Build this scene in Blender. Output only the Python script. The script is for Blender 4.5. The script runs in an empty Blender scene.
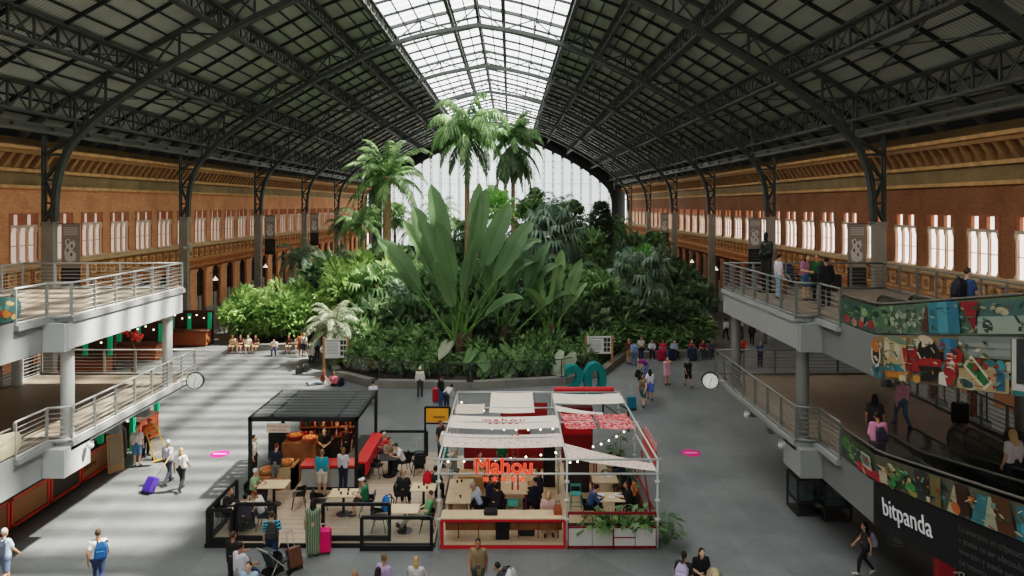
import bpy, bmesh, math, random
from mathutils import Vector, Matrix
rnd = random.Random(11)
SC = bpy.context.scene
COL = SC.collection
V = Vector
# ------------------------------------------------------------------ measures of the hall (metres)
F, H, VX, VY = 683.0, 11.0, 510.0, 205.0        # focal length in pixels, eye height, vanishing point
CX = -2.75                                      # centre line of the nave
BAY, Y0, YEND = 16.9, 40.8, 142.2
def at(px, py, Y): return V(((px - VX) * Y / F, Y, H - (py - VY) * Y / F))
def fl(px, py, z=0.0):
    Y = (H - z) * F / (py - VY)
    return ((px - VX) * Y / F, Y)
def lerp(t, pts):
    if t <= pts[0][0]: return pts[0][1]
    for (a, b), (c, d) in zip(pts, pts[1:]):
        if t <= c: return b + (d - b) * (t - a) / (c - a)
    return pts[-1][1]
def smooth_profile(pts):
    # Catmull-Rom through the points, densely sampled
    out = []
    P = [pts[0]] + list(pts) + [pts[-1]]
    for i in range(1, len(P) - 2):
        p0, p1, p2, p3 = P[i-1], P[i], P[i+1], P[i+2]
        for k in range(6):
            t = k / 6
            out.append(tuple(.5 * ((2*p1[j]) + (-p0[j]+p2[j])*t + (2*p0[j]-5*p1[j]+4*p2[j]-p3[j])*t*t + (-p0[j]+3*p1[j]-3*p2[j]+p3[j])*t**3) for j in (0, 1)))
    out.append(tuple(pts[-1]))
    return out
DECK = [(0, 28.0), (3.7, 27.15), (7.4, 26.1), (10.5, 24.9), (15.65, 22.3), (19.5, 20.1), (23.25, 17.7), (26.75, 15.6)]
CHORD = smooth_profile([(0, 26.2), (4, 25.5), (7.4, 24.5), (11.65, 22.6), (14.6, 21.1), (18, 19.1), (20.6, 17.3), (22.2, 15.95), (23.5, 14.5), (24.15, 13.0), (24.4, 11.5), (24.45, 10.0)])
def deck_z(dx): return lerp(abs(dx), DECK)

# ------------------------------------------------------------------ materials
MATS = {}
def mat(name, col, rough=.6, metal=0.0, var=0.0, scale=4.0, emit=0.0, ecol=None, bump=0.0, spec=.4):
    if name in MATS: return MATS[name]
    m = bpy.data.materials.new(name); m.use_nodes = True
    nt = m.node_tree; b = nt.nodes['Principled BSDF']
    c = (*col, 1)
    b.inputs['Base Color'].default_value = c
    b.inputs['Roughness'].default_value = rough
    b.inputs['Metallic'].default_value = metal
    b.inputs['Specular IOR Level'].default_value = spec
    m.diffuse_color = c
    if var or bump:
        tc = nt.nodes.new('ShaderNodeTexCoord')
        n = nt.nodes.new('ShaderNodeTexNoise'); n.inputs['Scale'].default_value = scale; n.inputs['Detail'].default_value = 4
        nt.links.new(tc.outputs['Object'], n.inputs['Vector'])
        if var:
            r = nt.nodes.new('ShaderNodeValToRGB')
            r.color_ramp.elements[0].position = .3; r.color_ramp.elements[1].position = .7
            r.color_ramp.elements[0].color = (*[max(0, x * (1 - var)) for x in col], 1)
            r.color_ramp.elements[1].color = (*[min(1, x * (1 + var)) for x in col], 1)
            nt.links.new(n.outputs['Fac'], r.inputs['Fac']); nt.links.new(r.outputs['Color'], b.inputs['Base Color'])
        if bump:
            bp = nt.nodes.new('ShaderNodeBump'); bp.inputs['Strength'].default_value = bump
            nt.links.new(n.outputs['Fac'], bp.inputs['Height']); nt.links.new(bp.outputs['Normal'], b.inputs['Normal'])
    if emit:
        b.inputs['Emission Color'].default_value = (*(ecol or col), 1)
        b.inputs['Emission Strength'].default_value = emit
    MATS[name] = m
    return m
def S(r, g, b):          # an 8-bit screen colour to linear
    f = lambda c: (c/255/12.92) if c <= 10 else ((c/255 + .055)/1.055)**2.4
    return (f(r), f(g), f(b))
def cm(r, g, b, **k):    # plain coloured material
    return mat('c_%d_%d_%d' % (r, g, b) + ''.join('_%s%s' % i for i in sorted(k.items())), S(r, g, b), **k)

def brick_mat(name, c1, c2, mortar, axis):
    m = mat(name, c1, .85)
    nt = m.node_tree; b = nt.nodes['Principled BSDF']
    tc = nt.nodes.new('ShaderNodeTexCoord'); sp = nt.nodes.new('ShaderNodeSeparateXYZ'); cb = nt.nodes.new('ShaderNodeCombineXYZ')
    nt.links.new(tc.outputs['Object'], sp.inputs[0])
    nt.links.new(sp.outputs[axis], cb.inputs[0]); nt.links.new(sp.outputs['Z'], cb.inputs[1])
    br = nt.nodes.new('ShaderNodeTexBrick'); br.inputs['Scale'].default_value = 1.0
    br.inputs['Brick Width'].default_value = .28; br.inputs['Row Height'].default_value = .08; br.inputs['Mortar Size'].default_value = .012
    br.inputs['Color1'].default_value = (*c1, 1); br.inputs['Color2'].default_value = (*c2, 1); br.inputs['Mortar'].default_value = (*mortar, 1)
    nt.links.new(cb.outputs[0], br.inputs['Vector'])
    n = nt.nodes.new('ShaderNodeTexNoise'); n.inputs['Scale'].default_value = .7; n.inputs['Detail'].default_value = 6
    nt.links.new(tc.outputs['Object'], n.inputs['Vector'])
    mx = nt.nodes.new('ShaderNodeMix'); mx.data_type = 'RGBA'; mx.blend_type = 'MULTIPLY'; mx.inputs[0].default_value = .6
    rp = nt.nodes.new('ShaderNodeValToRGB'); rp.color_ramp.elements[0].position = .3; rp.color_ramp.elements[1].position = .7
    rp.color_ramp.elements[0].color = (.55, .55, .55, 1)
    nt.links.new(n.outputs['Fac'], rp.inputs['Fac'])
    nt.links.new(br.outputs['Color'], mx.inputs[6]); nt.links.new(rp.outputs['Color'], mx.inputs[7])
    nt.links.new(mx.outputs[2], b.inputs['Base Color'])
    return m
def floor_mat():
    m = mat('stone_floor', (.17, .175, .17), .45)
    nt = m.node_tree; b = nt.nodes['Principled BSDF']
    tc = nt.nodes.new('ShaderNodeTexCoord')
    def tiles(rot, w, h, c1, c2, mo, ms):
        mp = nt.nodes.new('ShaderNodeMapping'); mp.inputs['Rotation'].default_value[2] = rot
        nt.links.new(tc.outputs['Object'], mp.inputs['Vector'])
        br = nt.nodes.new('ShaderNodeTexBrick'); br.offset = 0; br.inputs['Scale'].default_value = 1
        br.inputs['Brick Width'].default_value = w; br.inputs['Row Height'].default_value = h; br.inputs['Mortar Size'].default_value = ms
        br.inputs['Color1'].default_value = (*c1, 1); br.inputs['Color2'].default_value = (*c2, 1); br.inputs['Mortar'].default_value = (*mo, 1)
        nt.links.new(mp.outputs[0], br.inputs['Vector'])
        return br
    a = tiles(0, 1.2, 1.2, (.215, .226, .222), (.245, .255, .248), (.195, .2, .197), .012)
    d = tiles(math.pi/4, 3.4, 3.4, (.78, .78, .78), (1, 1, 1), (.9, .9, .9), .02)
    n = nt.nodes.new('ShaderNodeTexNoise'); n.inputs['Scale'].default_value = .35; n.inputs['Detail'].default_value = 8; n.inputs['Roughness'].default_value = .65
    nt.links.new(tc.outputs['Object'], n.inputs['Vector'])
    rp = nt.nodes.new('ShaderNodeValToRGB'); rp.color_ramp.elements[0].position = .3; rp.color_ramp.elements[1].position = .7
    rp.color_ramp.elements[0].color = (.6, .61, .61, 1)
    nt.links.new(n.outputs['Fac'], rp.inputs['Fac'])
    last = a.outputs['Color']
    for o, f in ((d.outputs['Color'], 1), (rp.outputs['Color'], 1)):
        mx = nt.nodes.new('ShaderNodeMix'); mx.data_type = 'RGBA'; mx.blend_type = 'MULTIPLY'; mx.inputs[0].default_value = f
        nt.links.new(last, mx.inputs[6]); nt.links.new(o, mx.inputs[7]); last = mx.outputs[2]
    nt.links.new(last, b.inputs['Base Color'])
    rr = nt.nodes.new('ShaderNodeMapRange'); rr.inputs[3].default_value = .3; rr.inputs[4].default_value = .55
    nt.links.new(n.outputs['Fac'], rr.inputs[0]); nt.links.new(rr.outputs[0], b.inputs['Roughness'])
    return m
def corrugated_mat(name, col):
    m = mat(name, col, .7)
    nt = m.node_tree; b = nt.nodes['Principled BSDF']
    tc = nt.nodes.new('ShaderNodeTexCoord')
    w = nt.nodes.new('ShaderNodeTexWave'); w.bands_direction = 'Y'; w.inputs['Scale'].default_value = 1.3; w.inputs['Distortion'].default_value = 0
    nt.links.new(tc.outputs['Object'], w.inputs['Vector'])
    n = nt.nodes.new('ShaderNodeTexNoise'); n.inputs['Scale'].default_value = .5; n.inputs['Detail'].default_value = 3
    nt.links.new(tc.outputs['Object'], n.inputs['Vector'])
    ad = nt.nodes.new('ShaderNodeMath'); ad.operation = 'MULTIPLY'; nt.links.new(w.outputs['Fac'], ad.inputs[0]); nt.links.new(n.outputs['Fac'], ad.inputs[1])
    r = nt.nodes.new('ShaderNodeValToRGB'); r.color_ramp.elements[0].position = .0; r.color_ramp.elements[1].position = .55
    r.color_ramp.elements[0].color = (*[x*.72 for x in col], 1); r.color_ramp.elements[1].color = (*[x*1.2 for x in col], 1)
    nt.links.new(ad.outputs[0], r.inputs['Fac']); nt.links.new(r.outputs['Color'], b.inputs['Base Color'])
    return m
def glass_mat(name, tint, gloss=.1):
    m = bpy.data.materials.new(name); m.use_nodes = True; nt = m.node_tree; nt.nodes.clear()
    o = nt.nodes.new('ShaderNodeOutputMaterial'); t = nt.nodes.new('ShaderNodeBsdfTransparent'); g = nt.nodes.new('ShaderNodeBsdfGlossy')
    t.inputs[0].default_value = (*tint, 1); g.inputs['Roughness'].default_value = .08
    mx = nt.nodes.new('ShaderNodeMixShader'); mx.inputs[0].default_value = gloss
    nt.links.new(t.outputs[0], mx.inputs[1]); nt.links.new(g.outputs[0], mx.inputs[2]); nt.links.new(mx.outputs[0], o.inputs[0])
    MATS[name] = m; return m
def leaf_mat(name, c1, c2, scale=1.2, trans=.35):
    de = lambda c: tuple(x*.78 + .22*(c[0]*.3+c[1]*.6+c[2]*.1) for x in c)
    c1, c2 = de(c1), de(c2)
    m = bpy.data.materials.new(name); m.use_nodes = True; nt = m.node_tree; nt.nodes.clear()
    o = nt.nodes.new('ShaderNodeOutputMaterial')
    p = nt.nodes.new('ShaderNodeBsdfPrincipled'); p.inputs['Roughness'].default_value = .45; p.inputs['Specular IOR Level'].default_value = .3
    t = nt.nodes.new('ShaderNodeBsdfTranslucent')
    geo = nt.nodes.new('ShaderNodeNewGeometry')
    n = nt.nodes.new('ShaderNodeTexNoise'); n.inputs['Scale'].default_value = scale; n.inputs['Detail'].default_value = 3
    nt.links.new(geo.outputs['Position'], n.inputs['Vector'])
    ad = nt.nodes.new('ShaderNodeMath'); ad.operation = 'MULTIPLY_ADD'; ad.inputs[1].default_value = .45
    nt.links.new(geo.outputs['Random Per Island'], ad.inputs[0]); 
    sb = nt.nodes.new('ShaderNodeMath'); sb.operation = 'MULTIPLY'; sb.inputs[1].default_value = .8
    nt.links.new(n.outputs['Fac'], sb.inputs[0]); nt.links.new(sb.outputs[0], ad.inputs[2])
    r = nt.nodes.new('ShaderNodeValToRGB'); r.color_ramp.elements[0].position = .3; r.color_ramp.elements[1].position = .85
    r.color_ramp.elements[0].color = (*c1, 1); r.color_ramp.elements[1].color = (*c2, 1)
    nt.links.new(ad.outputs[0], r.inputs['Fac'])
    nt.links.new(r.outputs['Color'], p.inputs['Base Color']); nt.links.new(r.outputs['Color'], t.inputs['Color'])
    mx = nt.nodes.new('ShaderNodeMixShader'); mx.inputs[0].default_value = trans
    nt.links.new(p.outputs[0], mx.inputs[1]); nt.links.new(t.outputs[0], mx.inputs[2]); nt.links.new(mx.outputs[0], o.inputs[0])
    MATS[name] = m; return m
def stripe_mat(name, c1, c2, scale, direction='X', thr=.5, dist=2.0):
    m = mat(name, c1, .8); nt = m.node_tree; b = nt.nodes['Principled BSDF']
    tc = nt.nodes.new('ShaderNodeTexCoord'); w = nt.nodes.new('ShaderNodeTexWave'); w.bands_direction = direction
    w.inputs['Scale'].default_value = scale; w.inputs['Distortion'].default_value = dist; w.inputs['Detail'].default_value = 2
    nt.links.new(tc.outputs['Object'], w.inputs['Vector']); r = nt.nodes.new('ShaderNodeValToRGB'); r.color_ramp.interpolation = 'CONSTANT'
    r.color_ramp.elements[1].position = thr; r.color_ramp.elements[0].color = (*c1, 1); r.color_ramp.elements[1].color = (*c2, 1)
    nt.links.new(w.outputs['Fac'], r.inputs['Fac']); nt.links.new(r.outputs['Color'], b.inputs['Base Color'])
    return m
def pattern_mat(name, c1, c2, scale=9.0, thr=.5, vor=True):
    m = mat(name, c1, .8); nt = m.node_tree; b = nt.nodes['Principled BSDF']
    tc = nt.nodes.new('ShaderNodeTexCoord')
    n = nt.nodes.new('ShaderNodeTexVoronoi' if vor else 'ShaderNodeTexNoise'); n.inputs['Scale'].default_value = scale
    nt.links.new(tc.outputs['Object'], n.inputs['Vector'])
    r = nt.nodes.new('ShaderNodeValToRGB'); r.color_ramp.interpolation = 'CONSTANT'
    r.color_ramp.elements[0].position = 0; r.color_ramp.elements[1].position = thr
    r.color_ramp.elements[0].color = (*c1, 1); r.color_ramp.elements[1].color = (*c2, 1)
    nt.links.new(n.outputs[0], r.inputs['Fac']); nt.links.new(r.outputs['Color'], b.inputs['Base Color'])
    return m
def plank_mat(name, c1, c2):
    m = mat(name, c1, .55); nt = m.node_tree; b = nt.nodes['Principled BSDF']
    tc = nt.nodes.new('ShaderNodeTexCoord')
    br = nt.nodes.new('ShaderNodeTexBrick'); br.inputs['Scale'].default_value = 1
    br.inputs['Brick Width'].default_value = 2.2; br.inputs['Row Height'].default_value = .14; br.inputs['Mortar Size'].default_value = .006
    br.inputs['Color1'].default_value = (*c1, 1); br.inputs['Color2'].default_value = (*c2, 1); br.inputs['Mortar'].default_value = (*[x*.4 for x in c1], 1)
    nt.links.new(tc.outputs['Object'], br.inputs['Vector']); nt.links.new(br.outputs['Color'], b.inputs['Base Color'])
    return m

M = dict(
    iron=mat('roof_iron', S(80, 84, 78), .6, 0, .15, 1.5), iron_dark=mat('dark_iron', S(48, 51, 48), .6),
    deckroof=corrugated_mat('roof_sheet', S(180, 184, 172)),
    column=mat('column_grey', S(146, 142, 130), .55, 0, .12, 1.0),
    brickl=brick_mat('brick_left_lit', S(252, 172, 116), S(232, 148, 96), S(224, 170, 126), 'Y'), brickr=brick_mat('brick_right_shaded', S(176, 116, 76), S(156, 98, 62), S(158, 120, 88), 'Y'),  # same brick: sun bounce painted into the left colour, shade into the right
    stone=mat('olive_stone', S(150, 128, 92), .85, 0, .2, .8), ochre=mat('ochre_frieze', S(222, 172, 116), .85, 0, .25, 1.6),
    brickred=mat('red_brick_trim', S(176, 112, 80), .85, 0, .12, 3), pale=mat('pale_stone', S(186, 180, 168), .8, 0, .12, 1),
    dark=mat('dark_recess', S(40, 34, 28), .8), door=mat('grey_door_panel', S(150, 146, 134), .6),
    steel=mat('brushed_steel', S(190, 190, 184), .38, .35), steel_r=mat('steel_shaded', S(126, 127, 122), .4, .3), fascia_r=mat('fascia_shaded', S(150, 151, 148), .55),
    steel_white=mat('painted_steel', S(205, 206, 200), .4, .1),
    deckgrey=mat('deck_grey', S(150, 152, 150), .6, 0, .08, 1), fascia=mat('fascia_white', S(196, 198, 196), .5),
    soffit=mat('soffit_grey', S(140, 142, 140), .6), decktop=mat('deck_floor_grey', S(136, 122, 106), .42, 0, .1, 1),
    black=mat('black_paint', S(30, 31, 30), .45), rubber=mat('black_rubber', S(22, 22, 22), .5),
    glass=glass_mat('clear_glass', (.86, .9, .88), .08), smoke=glass_mat('smoked_glass', (.68, .72, .7), .2),
    skyclear=glass_mat('skylight_clear', (.97, .97, .97), .02),
    soil=mat('soil', S(62, 50, 38), .9, 0, .3, 3), kerb=mat('kerb_stone', S(128, 126, 118), .7, 0, .12, 1.5),
    wood=mat('pale_wood', S(222, 196, 160), .5, 0, .08, 3), midwood=mat('brown_wood', S(150, 104, 62), .5, 0, .2, 4),
    red=mat('bar_red', S(196, 36, 40), .45), reddark=mat('deep_red', S(128, 24, 28), .5), teal=mat('teal_paint', S(20, 130, 128), .4),
    white=mat('white_cloth', S(240, 228, 212), .8), plank=plank_mat('terrace_plank', S(190, 168, 146), S(170, 148, 128)),
    skin=None)

# ------------------------------------------------------------------ mesh builder
class MB:
    def __init__(s): s.v = []; s.f = []; s.m = []
    def face(s, pts, m=0):
        n = len(s.v); s.v.extend(tuple(p) for p in pts); s.f.append(tuple(range(n, n + len(pts)))); s.m.append(m)
    def box(s, x0, x1, y0, y1, z0, z1, m=0):
        n = len(s.v)
        s.v += [(x0,y0,z0),(x1,y0,z0),(x1,y1,z0),(x0,y1,z0),(x0,y0,z1),(x1,y0,z1),(x1,y1,z1),(x0,y1,z1)]
        for q in ((0,3,2,1),(4,5,6,7),(0,1,5,4),(1,2,6,5),(2,3,7,6),(3,0,4,7)): s.f.append(tuple(n+i for i in q)); s.m.append(m)
        return s
    def hexa(s, p, m=0):     # eight corners: bottom loop then top loop
        n = len(s.v); s.v += [tuple(q) for q in p]
        for q in ((0,3,2,1),(4,5,6,7),(0,1,5,4),(1,2,6,5),(2,3,7,6),(3,0,4,7)): s.f.append(tuple(n+i for i in q)); s.m.append(m)
        return s
    def cbox(s, c, sx, sy, sz, m=0): return s.box(c[0]-sx/2, c[0]+sx/2, c[1]-sy/2, c[1]+sy/2, c[2]-sz/2, c[2]+sz/2, m)
    def rbox(s, x0, x1, y0, y1, z0, z1, r=.03, m=0):   # box with rounded vertical edges and a chamfered top
        n = 4; loop = []
        for cx, cy, a0 in ((x1-r, y1-r, 0), (x0+r, y1-r, 90), (x0+r, y0+r, 180), (x1-r, y0+r, 270)):
            for k in range(n):
                a = math.radians(a0 + 90*k/(n-1)); loop.append((cx + r*math.cos(a), cy + r*math.sin(a)))
        mx, my = (x0+x1)/2, (y0+y1)/2
        sx, sy = 1 - r*1.0/max(.001, (x1-x0)/2), 1 - r*1.0/max(.001, (y1-y0)/2)
        rings = [[(mx+(x-mx)*sx, my+(y-my)*sy, z0) for x, y in loop], [(x, y, z0+r) for x, y in loop], [(x, y, z1-r) for x, y in loop], [(mx+(x-mx)*sx, my+(y-my)*sy, z1) for x, y in loop]]
        return s.rings(rings, m)
    def rings(s, rings, m=0, cap=True):
        n = len(s.v); k = len(rings[0])
        for r in rings: s.v += [tuple(p) for p in r]
        for i in range(len(rings)-1):
            for j in range(k):
                s.f.append((n+i*k+j, n+i*k+(j+1) % k, n+(i+1)*k+(j+1) % k, n+(i+1)*k+j)); s.m.append(m)
        if cap:
            s.f.append(tuple(n+j for j in reversed(range(k)))); s.m.append(m)
            s.f.append(tuple(n+(len(rings)-1)*k+j for j in range(k))); s.m.append(m)
        return s
    def bar(s, a, b, w, h=None, m=0, up=None):
        a, b = V(a), V(b); h = h or w; d = b - a
        if d.length < 1e-6: return s
        d.normalize(); u = V(up) if up else (V((0,0,1)) if abs(d.z) < .95 else V((1,0,0)))
        x = d.cross(u)
        if x.length < 1e-4: x = d.cross(V((0,1,0)))
        x.normalize(); y = x.cross(d); x *= w/2; y *= h/2
        return s.hexa([a-x-y, a+x-y, a+x+y, a-x+y, b-x-y, b+x-y, b+x+y, b-x+y], m)
    def tube(s, pts, r, n=8, m=0, cap=True):
        pts = [V(p) for p in pts]; rr = r if isinstance(r, (list, tuple)) else [r]*len(pts); rings = []
        prev = None
        for i, p in enumerate(pts):
            d = (pts[min(i+1, len(pts)-1)] - pts[max(i-1, 0)]).normalized()
            if prev is None: x = d.cross(V((0,0,1)) if abs(d.z) < .9 else V((1,0,0)))
            else: x = prev - d*prev.dot(d)
            if x.length < 1e-5: x = d.cross(V((0,1,0)))
            x.normalize(); prev = x; y = d.cross(x)
            rings.append([p + (x*math.cos(2*math.pi*k/n) + y*math.sin(2*math.pi*k/n))*rr[i] for k in range(n)])
        return s.rings(rings, m, cap)
    def lathe(s, c, prof, n=16, m=0):
        c = V(c)
        return s.rings([[c + V((r*math.cos(2*math.pi*k/n), r*math.sin(2*math.pi*k/n), z)) for k in range(n)] for r, z in prof], m)
    def ball(s, c, rx, ry=None, rz=None, n=10, m=0, k=6):
        ry = ry or rx; rz = rz or rx; c = V(c)
        return s.rings([[c + V((rx*math.sin(a)*math.cos(2*math.pi*j/n), ry*math.sin(a)*math.sin(2*math.pi*j/n), -rz*math.cos(a))) for j in range(n)] for a in [math.pi*(i+.15)/(k+.3) for i in range(k+1)]], m)
    def prism(s, poly, d, m=0):   # extrude a planar polygon by vector d
        poly = [V(p) for p in poly]; d = V(d); return s.rings([poly, [p+d for p in poly]], m)
    def mesh(s, name, mats, smooth=False):
        me = bpy.data.meshes.new(name); me.from_pydata(s.v, [], s.f)
        for mm in (mats if isinstance(mats, (list, tuple)) else [mats]): me.materials.append(mm)
        me.polygons.foreach_set('material_index', s.m)
        if smooth: me.polygons.foreach_set('use_smooth', [True]*len(s.f))
        me.update(); return me
    def build(s, name, mats, parent=None, smooth=False, world=False, loc=None):
        return link(name, s.mesh(name, mats, smooth), parent, world, loc)
def link(name, me, parent=None, world=False, loc=None):
    o = bpy.data.objects.new(name, me); COL.objects.link(o)
    if loc is not None: o.location = loc
    if parent is not None:
        o.parent = parent
        if world: o.matrix_parent_inverse = Matrix.Translation(-V(parent.location))
    return o
def tag(o, label, cat, group=None, kind=None):
    o['label'] = label; o['category'] = cat
    if group: o['group'] = group
    if kind: o['kind'] = kind
    return o
def struct(o): o['kind'] = 'structure'; return o
def thing(name, label, cat, loc=(0,0,0), rz=0, group=None):
    o = bpy.data.objects.new(name, None); COL.objects.link(o); o.empty_display_size = .2
    o.location = loc; o.rotation_euler = (0, 0, rz)
    return tag(o, label, cat, group)
KIDS = {}
def copy_thing(root, loc, rz=0, label=None, group=None, scale=None):
    r = root.copy(); COL.objects.link(r); r.location = loc; r.rotation_euler = (0, 0, rz)
    if label: r['label'] = label
    if group: r['group'] = group
    if scale: r.scale = (scale,)*3 if not isinstance(scale, tuple) else scale
    def rec(src, dst):
        for ch in src.children:
            c = ch.copy(); COL.objects.link(c); c.parent = dst; rec(ch, c)
    rec(root, r)
    return r
def text_mesh(body, size, extrude=.01, outline=0.0, align='LEFT', spacing=1.0, offset=0.0):
    cu = bpy.data.curves.new('lettering', 'FONT'); cu.body = body; cu.size = size; cu.align_x = align; cu.space_character = spacing; cu.resolution_u = 3
    if outline: cu.fill_mode = 'NONE'; cu.bevel_depth = outline; cu.bevel_resolution = 1
    else: cu.extrude = extrude; cu.offset = offset
    o = bpy.data.objects.new('lettering', cu); COL.objects.link(o)
    dg = bpy.context.evaluated_depsgraph_get(); dg.update()
    me = bpy.data.meshes.new_from_object(o.evaluated_get(dg))
    bpy.data.objects.remove(o); bpy.data.curves.remove(cu)
    return me
def place_text(me, origin, dx, dy, material):
    dx, dy = V(dx).normalized(), V(dy).normalized(); n = dx.cross(dy); dy = n.cross(dx)
    mtx = Matrix((( dx.x, dy.x, n.x, origin[0]), (dx.y, dy.y, n.y, origin[1]), (dx.z, dy.z, n.z, origin[2]), (0,0,0,1)))
    me.transform(mtx); me.materials.clear(); me.materials.append(material); return me
# ================================================================== THE HALL
XL, XR = CX - 26.75, CX + 26.75
YB = -12.0
b = MB(); b.face([(XL-8, YB, 0), (XR+8, YB, 0), (XR+8, YEND+4, 0), (XL-8, YEND+4, 0)])
struct(b.build('floor', floor_mat()))
PITCH, YC0 = 3.38, 41.45
KS = list(range(-15, 30))
def wall(s):
    x = CX + s*26.75; b = MB()
    def q(y0, y1, z0, z1, m, dx=0): b.face([(x+s*dx, y0, z0), (x+s*dx, y1, z0), (x+s*dx, y1, z1), (x+s*dx, y0, z1)], m)
    for k in KS:
        yc = YC0 + PITCH*k; a, c = yc - PITCH/2, yc + PITCH/2
        for p0, p1 in ((a, yc-.8), (yc+.8, c)): q(p0, p1, 0, 4.6, 0)
        q(a, c, 5.0, 7.45, 0)
        # segmental head of the arcade opening
        arc = [(yc-.8, 4.6), (yc-.55, 4.84), (yc-.2, 4.97), (yc+.2, 4.97), (yc+.55, 4.84), (yc+.8, 4.6)]
        for (u0, w0), (u1, w1) in zip(arc, arc[1:]): b.face([(x, u0, w0), (x, u1, w1), (x, u1, 5.0), (x, u0, 5.0)], 0)
        for p0, p1 in ((a, yc-.8), (yc+.8, c)): q(p0, p1, 4.6, 5.0, 0)
        for p0, p1 in ((a, yc-1.2), (yc+1.2, c)): q(p0, p1, 7.45, 10.5, 0)
        q(a, c, 10.5, 12.1, 0); q(a, c, 12.1, 15.0, 1); q(a, c, 15.0, 15.75, 3)
        # pier of the arcade, standing proud, on a stone foot
        b.box(min(x, x-s*.12), max(x, x-s*.12), a-.7, a+.7, 1.15, 5.0, 0)
        b.box(min(x, x-s*.18), max(x, x-s*.18), a-.78, a+.78, 0, 1.15, 2)
        b.box(min(x, x-s*.18), max(x, x-s*.18), a-.76, a+.76, 4.75, 5.0, 0)
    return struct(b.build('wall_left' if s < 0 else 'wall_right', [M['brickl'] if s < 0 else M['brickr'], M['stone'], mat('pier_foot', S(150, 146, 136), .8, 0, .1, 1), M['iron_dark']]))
wall(-1); wall(1)
trim_n = 0
for s in (-1, 1):
    x = CX + s*26.75
    def bx(b, d, y0, y1, z0, z1, m=0): b.box(min(x, x-s*d), max(x, x-s*d), y0, y1, z0, z1, m)
    A, E = YB, YEND
    parts = []
    b = MB(); bx(b, .42, A, E, 5.25, 5.45); bx(b, .5, A, E, 5.78, 5.95)
    for i in range(int((E-A)/.42)): bx(b, .4, A+i*.42, A+i*.42+.22, 5.45, 5.78)
    parts.append((b, [mat('course_brick', S(188, 124, 74), .85, 0, .15, 2)]))
    b = MB(); bx(b, .1, A, E, 5.95, 7.12, 0)
    for k in KS:
        yc = YC0 + PITCH*k
        for i in range(3):
            c = yc - 1.13 + i*1.13
            for (u0, u1, w0, w1) in ((-.5, .5, 6.1, 6.17), (-.5, .5, 6.93, 7.0), (-.5, -.43, 6.1, 7.0), (.43, .5, 6.1, 7.0)): bx(b, .2, c+u0, c+u1, w0, w1, 1)
            b.rings([[(x-s*(.1+.1*j), c+.22*math.cos(t*math.pi/4)*(1-.3*j), 6.55+.26*math.sin(t*math.pi/4)*(1-.3*j)) for t in range(8)] for j in (0, 1)], 1)
    parts.append((b, [M['ochre'], mat('frieze_rim', S(176, 128, 84), .85)]))
    b = MB(); bx(b, .36, A, E, 7.12, 7.3); bx(b, .26, A, E, 7.3, 7.43); parts.append((b, [mat('sill_stone', S(204, 170, 128), .8, 0, .1, 1)]))
    b = MB(); bx(b, .18, A, E, 12.0, 12.2, 0); bx(b, .22, A, E, 13.0, 13.2, 0); bx(b, .8, A, E, 14.05, 14.3, 1); bx(b, .95, A, E, 14.3, 14.5, 0); bx(b, .5, A, E, 14.5, 15.0, 2)
    for i in range(int((E-A)/.845)):
        y = A + i*.845
        b.hexa([(x, y, 13.25), (x-s*.14, y, 13.25), (x-s*.14, y+.3, 13.25), (x, y+.3, 13.25), (x, y, 14.05), (x-s*.7, y, 14.05), (x-s*.7, y+.3, 14.05), (x, y+.3, 14.05)], 1)
    parts.append((b, [M['ochre'], mat('cornice_block', S(172, 132, 88), .85, 0, .15, 2), M['stone']]))
    for b, mm in parts:
        trim_n += 1; struct(b.build('trim_%d' % trim_n, mm))
    # eaves: grey box duct below the roof edge
    trim_n += 1; b = MB(); xx = CX + s*24.9; b.box(xx-.28, xx+.28, A, E, 15.25, 15.75)
    for k in range(-3, 7):
        for j in range(5):
            y = Y0 + BAY*k + j*PITCH
            if A < y < E: b.bar((CX+s*26.6, y, 14.9), (CX+s*25.0, y, 16.3), .14, .3); b.bar((CX+s*26.6, y, 15.5), (CX+s*24.4, y, 15.5), .12, .2)
    struct(b.build('trim_%d' % trim_n, mat('duct_grey', S(120, 122, 114), .5)))
# ---- windows of the upper storey: stone lights in a brick reveal
w = MB()
for y in (-1.2, 1.2): w.box(-.03, .3, y-.05, y+.05, 7.45, 10.5, 1)
w.box(0, .3, -1.2, 1.2, 10.42, 10.5, 1); w.box(-.22, .3, -1.3, 1.3, 7.36, 7.47, 0)
w.box(-.02, .2, -1.2, 1.2, 9.62, 9.78, 0)
for y0, y1 in ((-1.16, -.85), (-.3, .3), (.85, 1.16)): w.box(.0, .2, y0, y1, 9.78, 10.42, 1)
for y in (-1.1, -.38, .38, 1.1):
    w.lathe((.05, y, 7.47), [(.11, 0), (.11, .1), (.06, .18), (.055, 1.8), (.1, 1.95), (.12, 2.1), (.12, 2.15)], 8, 0)
    w.box(.08, .16, y-.04, y+.04, 7.47, 9.62, 1)
w.box(.1, .14, -1.2, 1.2, 8.5, 8.54, 1)
WIN = w.mesh('window_frame', [mat('window_stone', S(214, 190, 168), .75, 0, .08, 1), M['brickred']])
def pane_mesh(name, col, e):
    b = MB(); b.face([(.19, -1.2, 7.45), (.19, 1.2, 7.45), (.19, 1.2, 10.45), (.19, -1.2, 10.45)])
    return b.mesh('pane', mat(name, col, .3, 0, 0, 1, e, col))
PANE = {1: pane_mesh('daylit_pane_right', (1, .93, .88), 1.5), -1: pane_mesh('daylit_pane_left', (1, .8, .68), .3)}
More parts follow.
